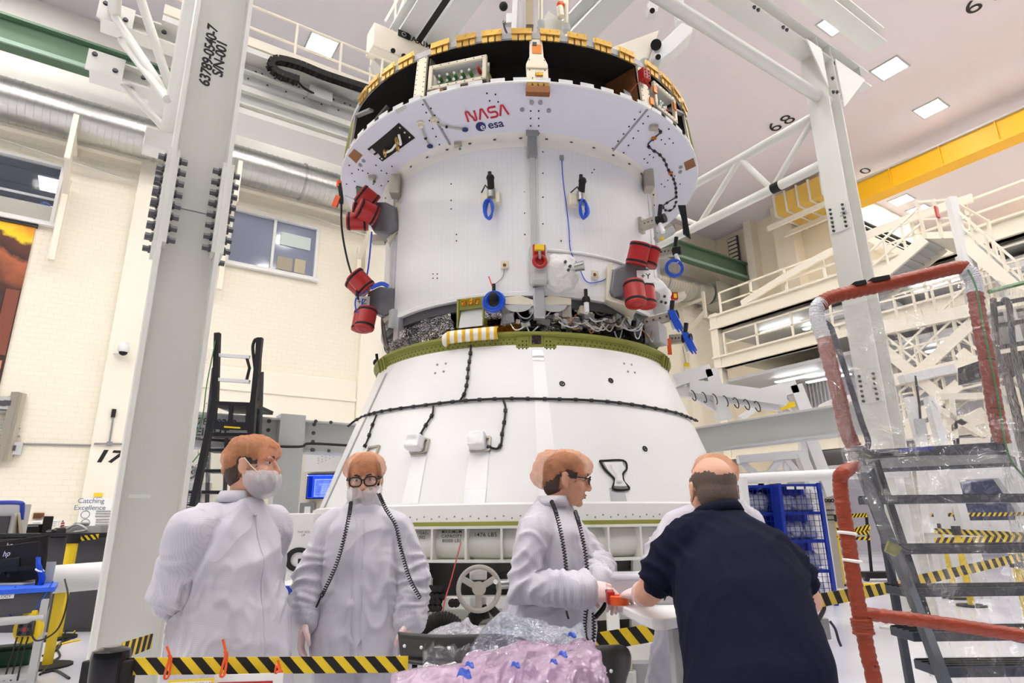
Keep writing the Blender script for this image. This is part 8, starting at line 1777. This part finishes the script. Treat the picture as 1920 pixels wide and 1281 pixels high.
for (a_, b2) in (((1862, 572), (1990, 548)), ((1865, 612), (1990, 590)), ((1868, 652), (1990, 632)), ((1880, 720), (1960, 640)), ((1862, 560), (1872, 700)), ((1958, 540), (1975, 800))): MB().bar(on_y(*a_, 5.2), on_y(*b2, 5.2), .035, .035).build('bar', 'blackmetal', BR)
MB().prism([on_y(1870, 665, 5.2), on_y(1990, 645, 5.2), on_y(1990, 680, 5.2), on_y(1872, 700, 5.2)], (0, .5, 0)).build('deck_edge', 'blackmetal', BR)
for px in (1885, 1960): p = on_y(px, 690, 5.4); MB().bar(p, V((p.x, 5.4, 0)), .05, .05).build('leg', 'blackmetal', BR)
# ================================================================ ACCESS PLATFORMS BEHIND
S0 = 24.0
def P_(s_, n_, z): return H(s_, n_, z)
AP = thing('access_platforms', 'cream multi-level access platforms with white railings along the far side', 'platform', H(S0, 10, 0)); N0, N1 = 18.4, -4.0
for lv, (z0, z1, rail) in enumerate(((4.0, 4.6, True), (8.25, 8.85, True), (10.2, 10.9, True))):
    MB().hbox(S0 - .15, S0 + .15, N1, N0, z0, z1).build('fascia_beam', 'ivory', AP); MB().hbox(S0 - .3, S0 + .3, N1, N0, z1 - .08, z1).build('beam_flange', 'ivory', AP); MB().hbox(S0 - .3, S0 + .3, N1, N0, z0, z0 + .08).build('beam_flange', 'ivory', AP)
    MB().hbox(S0, S0 + 4, N1, N0, z1 - .12, z1 - .02).build('deck', 'ivory', AP)
    for zr in (.55, 1.1): MB().hbox(S0 - .06, S0, N1, N0 - .6, z1 + zr - .035, z1 + zr + .035).build('hand_rail', 'ivory', AP)
    for k in range(13): n_ = N0 - .6 - k * 1.75; MB().hbox(S0 - .06, S0, n_ - .05, n_ + .05, z1, z1 + 1.12).build('rail_post', 'ivory', AP)
for n_ in (18.2, 11.5, 4.8, -1.9): MB().hbox(S0 - .2, S0 + .2, n_ - .2, n_ + .2, 0, 11).build('column', 'ivory', AP)
for n_ in (16.8, 12.5): MB().hbox(S0 + 4, S0 + 4.3, n_ - .25, n_ + .25, 0, 10.8).build('column', 'ivory', AP)
MB().hbox(S0 + 4.4, S0 + 4.6, N1, N0, 0, 10.8).build('back_wall', mat('lilac_wall', rgb(214, 210, 222), .6), AP)
MB().hbox(S0 + .1, S0 + 4.4, N1, N0, 3.2, 3.4).build('soffit', 'lightgrey', AP); MB().hbox(S0 + .1, S0 + 4.4, N1, N0, 7.6, 7.75).build('soffit', 'lightgrey', AP); MB().hbox(S0 + .1, S0 + 4.4, N1, N0, 10.0, 10.1).build('soffit', 'lightgrey', AP)
M['tube_light'] = mat('fluorescent', (1, 1, 1), .5, emit=((.96, .97, 1), 6))
for (s_, n_, z) in ((25.2, 15.6, 9.85), (26.4, 14.2, 9.85), (25.2, 15.2, 7.4), (26.5, 14.5, 7.4), (25.4, 9.0, 9.85), (25.4, 9, 7.4), (25.5, 14.5, 3.0), (25.5, 8, 3.0)): MB().hbox(s_ - .12, s_ + .12, n_ - 1.0, n_ + 1.0, z - .05, z).build('tube_light', 'tube_light', AP)
for k in range(9): MB().tube([P_(S0 + 3.6, 16.6 - .18 * k, 4.6), P_(S0 + 3.6, 16.6 - .18 * k, 10 - (k % 3))], .04, 6).build('conduit', 'lightgrey', AP)
for n_ in (17.0, 15.6, 14.0, 12.2): MB().hbox(S0 + .4, S0 + .45, n_ - .6, n_ + .6, 4.7, 5.7).build('glass_panel', 'glass_dark', AP)
for (z_, n_) in ((5.6, 13), (9.4, 12.6), (9.3, 6.5)):
    ch_ = thing('altitude_chamber', {5.6: 'big white rounded chamber vessel on the lower access deck', 9.4: 'big white rounded chamber vessel on the upper access deck', 9.3: 'white rounded vessel behind the wrapped platform on upper deck'}[z_], 'vessel', H(S0 + 2.15, n_, z_ - .9)); c = H(S0 + 2.15, n_, 0)
    MB().lathe([(0, z_ + .6), (1.2, z_ + .6), (1.7, z_ + .4), (1.8, z_), (1.8, 4.6 if z_ < 7 else 8.83)], 40, c).build('shell', 'white', ch_, smooth=30); MB().lathe([(1.84, z_ - .2), (1.9, z_ - .2), (1.9, z_ - .05), (1.84, z_ - .05)], 40, c, close=True).build('rim_flange', 'lightgrey', ch_, smooth=30)
    q = c + (-UD * 1.5 - ND * 1.0) + V((0, 0, z_ + .2)); MB().cyl(q, q - UD * .5, .35, seg=20).build('port', 'bracket', ch_, smooth=30)
# curved gallery above the top deck
cg = MB()
for k in range(10): a0 = k / 10; MB().bar(H(S0 - .2, lerp(16.5, 7, a0), 11.0 + .9 * a0 + .5 * math.sin(a0 * 3)), H(S0 - .2, lerp(16.5, 7, a0 + .1), 11.0 + .9 * (a0 + .1) + .5 * math.sin((a0 + .1) * 3)), .12, .3).build('curved_gallery', 'ivory', AP)
# stair tower
ST = thing('stair_tower', 'tall white steel stair tower with landing and red ribbon', 'stairs', H(20, 8, 0)); SS = 20.0; T_ = lambda x, y, d=0.0: on_s(x, y, SS + d)
def flight(a_, b2, w_, n, name='flight'):
    a, b_ = T_(*a_), T_(*b2)
    for d in (0, w_): MB().bar(a + UD * d, b_ + UD * d, .1, .32).build('stringer', 'ivory', ST)
    for k in range(n): p = a.lerp(b_, (k + .5) / n); MB().box(p + UD * w_ / 2, (w_, .28, .05), HALLROT).build('step', 'lightgrey', ST)
    for hh in (.55, 1.05): MB().bar(a + V((0, 0, hh)), b_ + V((0, 0, hh)), .06, .06).build('hand_rail', 'ivory', ST)
    for k in range(5): p = a.lerp(b_, k / 4); MB().bar(p, p + V((0, 0, 1.08)), .06, .06).build('rail_post', 'ivory', ST)
flight((1605, 560), (1735, 448), 1.2, 11); flight((1805, 452), (1925, 560), 1.2, 12)
a, b_ = T_(1735, 448), T_(1800, 446)
MB().prism([a, b_, b_ + UD * 2.6, a + UD * 2.6], (0, 0, .22)).build('landing', 'ivory', ST)
for p, q in ((a, b_), (b_, b_ + UD * 2.6)):
    for hh in (.65, 1.25): MB().bar(p + V((0, 0, hh)), q + V((0, 0, hh)), .06, .06).build('hand_rail', 'ivory', ST)
for p in (a, b_, b_ + UD * 2.6, a.lerp(b_, .5)): MB().bar(p, p + V((0, 0, 1.3)), .08, .08).build('rail_post', 'ivory', ST)
for p in (b_, a + UD * 2.4, b_ + UD * 2.5): MB().bar(p + V((0, 0, 1.3)) if p is b_ else p, V((p.x, p.y, 0)), .22, .22).build('tower_column', 'white', ST)
MB().box(T_(1757, 398, -.1), (.18, .05, .36), HALLROT).build('red_ribbon', 'red', ST)
flight((1640, 640), (1760, 740), 1.0, 10); flight((1700, 800), (1800, 720), 1.0, 10); flight((1800, 660), (1930, 760), 1.0, 12); flight((1700, 720), (1830, 600), 1.0, 10)
for y_ in (600, 700, 805): a, b_ = T_(1640, y_ + 22), T_(1930, y_ - 40); MB().bar(a, b_, .3, .35).build('mid_beam', 'ivory', ST); MB().bar(a + V((0, 0, .9)), b_ + V((0, 0, .9)), .06, .06).build('hand_rail', 'ivory', ST)
for k in range(8): p = T_(1650 + 36 * k, 620 - 8 * k); MB().bar(p, p + V((0, 0, 1.0)), .06, .06).build('rail_post', 'ivory', ST)
# white lifting frames and truss stand in the middle distance
def wframe(name, label, cat, segs, Y, w_, m_='white'):
    t = thing(name, label, cat, floor_at(on_y(segs[0][0][0], 960, Y).x, Y))
    for k, sg_ in enumerate(segs):
        (a_, b2) = sg_[:2]; ww = sg_[2] if len(sg_) > 2 else w_; MB().bar(on_y(*a_, Y), on_y(*b2, Y), ww, ww).build('member', m_, t)
    for px in sorted({segs[0][0][0], segs[-1][1][0]}): p = on_y(px, 900, Y + .1); MB().bar(V((p.x, Y + .1, 0)), V((p.x, Y + .1, max(.3, p.z))), w_, w_).build('leg', m_, t)
    return t
wframe('lifting_rig', 'white angled lifting frame standing behind the cone', 'frame', [((1262, 716), (1330, 696), .28), ((1330, 694), (1358, 788), .28), ((1268, 722), (1345, 768), .13), ((1265, 735), (1460, 765), .16), ((1290, 726), (1470, 750), .3), ((1318, 728), (1345, 760), .12)], 13.5, .2)
wframe('lifting_rig', 'white crane frame with yellow bar above the grey beam', 'frame', [((1425, 742), (1490, 726), .3), ((1488, 724), (1508, 775), .3), ((1425, 745), (1470, 768), .12), ((1470, 752), (1490, 770), .12), ((1390, 785), (1420, 762), .14)], 14.5, .2)
t = bpy.data.objects['lifting_rig.001']; MB().bar(on_y(1446, 770, 14.4), on_y(1490, 758, 14.4), .06, .12).build('yellow_bar', 'yellow', t)
for k in range(7): MB().torus(on_y(1300 + 20 * k, 742 + 3.4 * k, 13.35), .12, .012, (1, 0, .3), 14, 5).build('festoon_loop', 'cable', bpy.data.objects['lifting_rig'])
wframe('truss_stand', 'white tubular truss stand behind the blue mesh cabinets', 'stand', [((1383, 862), (1500, 852), .16), ((1385, 895), (1440, 890), .1), ((1390, 868), (1418, 890), .12), ((1440, 890), (1468, 856), .12), ((1468, 856), (1495, 888), .12), ((1472, 856), (1474, 890), .1), ((1500, 800), (1512, 890), .14), ((1508, 800), (1556, 930), .24), ((1500, 850), (1530, 925), .2)], 13, .15)
wp = thing('white_pipe', 'long white horizontal pipe rail beside the padded red post', 'pipe', on_y(1480, 905, 6.6)); MB().cyl(on_y(1372, 899, 6.6), on_y(1700, 884, 6.2), .055, seg=18).build('rail', 'white', wp, smooth=40)
for px in (1395, 1690): p = on_y(px, 895, 6.4); MB().cyl((p.x, 6.45, 0), (p.x, 6.45, p.z), .045).build('support', 'white', wp, smooth=40)
# blue mesh cabinets with white bundles
M['meshblue'] = mat('mesh_blue', rgb(22, 44, 150), .4)
def mesh_cabinet(x0, x1, Y0, Y1, ztop, label):
    t = thing('mesh_cabinet', label, 'cabinet', floor_at((x0 + x1) / 2, (Y0 + Y1) / 2)); lv = [.08, .55, 1.05, 1.52, ztop - .04]
    for x_ in (x0, x1):
        for y_ in (Y0, Y1): MB().box((x_, y_, ztop / 2), (.06, .06, ztop)).build('post', 'bluepaint', t)
    for z in lv: MB().box(((x0 + x1) / 2, (Y0 + Y1) / 2, z), (x1 - x0, Y1 - Y0, .05)).build('shelf', 'bluepaint', t)
    MB().box(((x0 + x1) / 2, Y1 + .02, ztop / 2), (x1 - x0, .02, ztop)).build('back', 'meshblue', t); MB().box((x0 - .02, (Y0 + Y1) / 2, ztop / 2), (.03, Y1 - Y0, ztop)).build('side', 'bluepaint', t)
    n = int((x1 - x0) / .085)
    for k in range(1, n): MB().box((lerp(x0, x1, k / n), Y0 - .02, ztop / 2), (.008, .008, ztop - .1)).build('wire', 'meshblue', t)
    for k in range(1, 22): MB().box(((x0 + x1) / 2, Y0 - .02, ztop * k / 22), (x1 - x0, .008, .008)).build('wire', 'meshblue', t)
    return t, lv
YC = 11.3; xa, xb = on_y(1472, 1000, YC).x, on_y(1548, 1000, YC).x; ztop = on_y(1500, 906, YC).z
t1_, lv = mesh_cabinet(xa, xb, YC, YC + .7, ztop, 'blue wire-mesh cabinet with bare end facing the floor aisle')
for k in range(3): q = on_y(1482 + 18 * k, 915, YC - .03); MB().box(q, (.13, .01, .05)).build('label_card', 'paper', t1_)
xa2, xb2 = on_y(1376, 1000, YC + .2).x, on_y(1464, 1000, YC + .2).x; mesh_cabinet(xa2, xb2 - .05, YC + .25, YC + .95, ztop, 'blue wire-mesh cabinet behind the navy polo shirt')
rnd = random.Random(21)
bl_ = [remesh(MB().ell((0, 0, .12), (.10, .1, .13), None, 20, 14), .02, 1) for _ in range(3)]
for k, me in enumerate(bl_): disp(me, lambda c: .05 * (1 - 2.2 * abs(mnoise.noise(c * 9 + V((k * 5, 0, 0)))))); me.materials.append(M['whitewrap']); me.shade_smooth()
for lvl in range(4):
    for k in range(4):
        x = lerp(xa + .12, xb - .1, (k + rnd.random() * .6) / 3.6); z = lv[lvl] + .025
        o = bpy.data.objects.new('wrapped_bundle', bl_[k % 3]); COL.objects.link(o); o.location = (x, YC + .25 + .1 * rnd.random(), z + .02); o.rotation_euler = (0, 0, rnd.random() * 6); tag(o, 'white wrapped bundle stored inside the blue mesh cabinet by the aisle', 'bundle', 'white bundles in the aisle mesh cabinet')
for k in range(6):
    o = bpy.data.objects.new('wrapped_bundle', bl_[k % 3]); COL.objects.link(o); o.location = (lerp(xa2 + .12, xb2 - .2, k / 5), YC + .5, lv[3] + .04); o.scale = (1.2, 1.2, 1.25); tag(o, 'white wrapped bundle stored inside the mesh cabinet behind the polo shirt', 'bundle', 'white bundles in the rear mesh cabinet')
wc = thing('white_box', 'plain white cabinet box in front of the blue mesh cabinet', 'cabinet', floor_at(on_y(1392, 1000, 9.5).x, 9.5)); a, b_ = on_y(1355, 976, 9.5), on_y(1428, 976, 9.5); MB().box(((a.x + b_.x) / 2, 9.8, a.z / 2), (b_.x - a.x, .6, a.z)).build('body', 'white', wc, bevel=.01); MB().box(((a.x + b_.x) / 2, 9.49, a.z / 2), (b_.x - a.x - .08, .02, a.z - .08)).build('door', 'ivory', wc); MB().ell((b_.x - .06, 9.47, a.z - .5), .025, u=8, w=6).build('knob', 'black', wc)
pg = thing('tool_board', 'grey tool board with black rings beside the mesh cabinets', 'board', floor_at(on_y(1555, 1000, 14).x, 14)); a, b_ = on_y(1533, 930, 14), on_y(1568, 1010, 14); MB().box(((a.x + b_.x) / 2, 14, a.z / 2), (b_.x - a.x, .08, a.z)).build('panel', 'bracket', pg)
for k in range(5): MB().torus(on_y(1537 + 6 * k, 939, 13.94), .03, .012, (0, 1, 0), 14, 6).build('ring', 'black', pg)
for k in range(3): MB().box(on_y(1551, 957 + 9 * k, 13.94), (.3, .02, .03)).build('tool', 'darkgrey', pg)
# far barriers
def far_post(px, ytop, Y, label):
    x = on_y(px, ytop, Y).x; t = thing('stanchion', label, 'stanchion', floor_at(x, Y)); z = on_y(px, ytop, Y).z; MB().cyl((x, Y, .02), (x, Y, z), .05).build('pole', 'yellow', t, smooth=40); MB().cyl((x, Y, z - .12), (x, Y, z + .03), .07).build('head', 'black', t); MB().cyl((x, Y, 0), (x, Y, .03), .22).build('base', 'black', t)
far_post(1562, 968, 14.5, 'yellow stanchion post beside the tool board'); far_post(1765, 985, 12, 'yellow stanchion post seen through the clear film'); far_post(1792, 990, 11, 'second yellow stanchion post seen through clear film'); far_post(1903, 1045, 8, 'yellow stanchion post near the black railing')
belt(on_y(1536, 970, 14.6), on_y(1626, 966, 14.6), .09, 'far striped yellow belt beside the tool board', 14, .8); belt(on_y(1540, 992, 14), on_y(1630, 1000, 14.8), .11, 'far striped yellow belt, lower of the pair', 10, -.9); belt(on_y(1600, 995, 14.2), on_y(1632, 988, 14.2), .1, 'short far striped belt behind the padded post', 4, .9); belt(on_y(1542, 1009, 14.2), on_y(1632, 1010, 14.2), .07, 'far striped belt lowest above the floor', 9, .9)
belt(on_y(1745, 966, 12.4), on_y(1925, 964, 12.4), .07, 'long striped belt seen high through clear film', 18, .8); belt(on_y(1752, 996, 11.6), on_y(1925, 1004, 11.6), .1, 'striped belt seen through clear film, upper', 13, -.8); belt(on_y(1752, 1014, 11.4), on_y(1925, 1010, 11.4), .1, 'striped belt seen through clear film, lower', 13, .8); belt(on_y(1708, 1092, 5.6), on_y(1920, 1044, 7.6), .09, 'striped belt rising through clear film to yellow post', 14, -.7)
ms_ = thing('floor_stand', 'black low stand base with upright on the white floor', 'stand', on_z(1650, 1092, 0)); p = on_z(1645, 1090, 0); MB().box((p.x + .2, p.y, .14), (1.0, .3, .14)).build('base', 'black', ms_, bevel=.01); MB().bar((p.x - .1, p.y, .2), (p.x - .0, p.y, 1.5), .05, .05).build('upright', 'black', ms_)
for k in (-.25, .6): MB().cyl((p.x + k, p.y - .05, .06), (p.x + k, p.y + .05, .06), .06).build('caster', 'darkgrey', ms_)
yc_ = thing('yellow_cable', 'coil of yellow cord on the floor beside the black stand', 'cord', on_z(1635, 1096, 0)); 
for k in range(3): MB().torus(on_z(1632 + 3 * k, 1098, .015), .2 + .05 * k, .02, (0, 0, 1), 24, 5).build('loop', 'yellow', yc_)
eb = thing('power_box', 'grey metal power box with cables on the floor by the polo shirt', 'power box', floor_at(on_y(1545, 1190, 6.4).x, 6.4)); a, b_ = on_y(1527, 1160, 6.4), on_y(1560, 1200, 6.4); MB().box(((a.x + b_.x) / 2, 6.5, (a.z + b_.z) / 2), (b_.x - a.x, .2, a.z - b_.z)).build('enclosure', 'grey', eb, bevel=.01); MB().bar(((a.x + b_.x) / 2, 6.55, 0), ((a.x + b_.x) / 2, 6.55, b_.z + .02), .08, .08).build('stand', 'grey', eb)
MB().tube(spline([on_y(1535, 1162, 6.35), on_y(1545, 1140, 6.35), on_y(1538, 1122, 6.35)], 5), .02, 6).build('cable', 'cable', eb); MB().tube(spline([on_y(1556, 1165, 6.35), on_y(1566, 1180, 6.35), on_y(1572, 1200, 6.35), on_y(1577, 1212, 6.35)], 5), .012, 6).build('lead', 'cable', eb)
# dark blue test article in a white frame, far right
bv = thing('test_article', 'dark blue panelled test article in a white frame behind film', 'test article', floor_at(on_y(1840, 1000, 13).x, 13)); MB().prism([on_y(1815, 905, 13), on_y(1880, 896, 13), on_y(1905, 960, 13), on_y(1905, 985, 13), on_y(1800, 985, 13), on_y(1790, 950, 13)], (0, 1.0, 0)).build('panel_body', mat('deep_blue', rgb(44, 54, 100), .4), bv, bevel=.03)
for (a_, b2, w_) in (((1745, 892), (1925, 884), .22), ((1760, 890), (1775, 990), .2), ((1870, 890), (1920, 960), .16), ((1745, 992), (1925, 990), .3), ((1735, 870), (1750, 1000), .25)): MB().bar(on_y(*a_, 12.8), on_y(*b2, 12.8), w_, w_).build('frame_member', 'white', bv)
for px in (1752, 1915): p = on_y(px, 990, 12.9); MB().bar(V((p.x, 12.9, 0)), p, .2, .2).build('frame_leg', 'white', bv)
wl_ = thing('instrument_tower', 'white instrument tower with small screen seen through clear film', 'equipment', floor_at(on_y(1725, 900, 12).x, 12)); 
for px in (1705, 1742): MB().bar(on_y(px, 745, 12), V((on_y(px, 745, 12).x + .25, 12, 0)), .16, .16).build('post', 'white', wl_)
MB().bar(on_y(1690, 712, 12), on_y(1785, 692, 12), .2, .16).build('arm', 'white', wl_); pbox(1716, 788, 735, 815, 11.9, .05) ; MB().box(on_y(1726, 800, 11.9), (.2, .05, .3)).build('screen', 'lightgrey', wl_); MB().tube([on_y(1716, 705, 11.9), on_y(1724, 760, 11.9), on_y(1726, 790, 11.9)], .02, 6).build('cable', 'cable', wl_)
for (x0_, y0_, x1_, y1_) in ((1745, 760, 1845, 820), (1750, 820, 1840, 770), (1760, 745, 1860, 742), (1745, 830, 1870, 826), (1850, 700, 1860, 840), (1780, 740, 1790, 840)): MB().bar(on_y(x0_, y0_, 16), on_y(x1_, y1_, 16), .16, .16).build('lattice_member', 'ivory', wl_)

for px, py in ((1855, 840), (1788, 840)): p = on_y(px, py, 16); MB().bar(p, V((p.x, 16, 0)), .16, .16).build('lattice_leg', 'ivory', wl_)
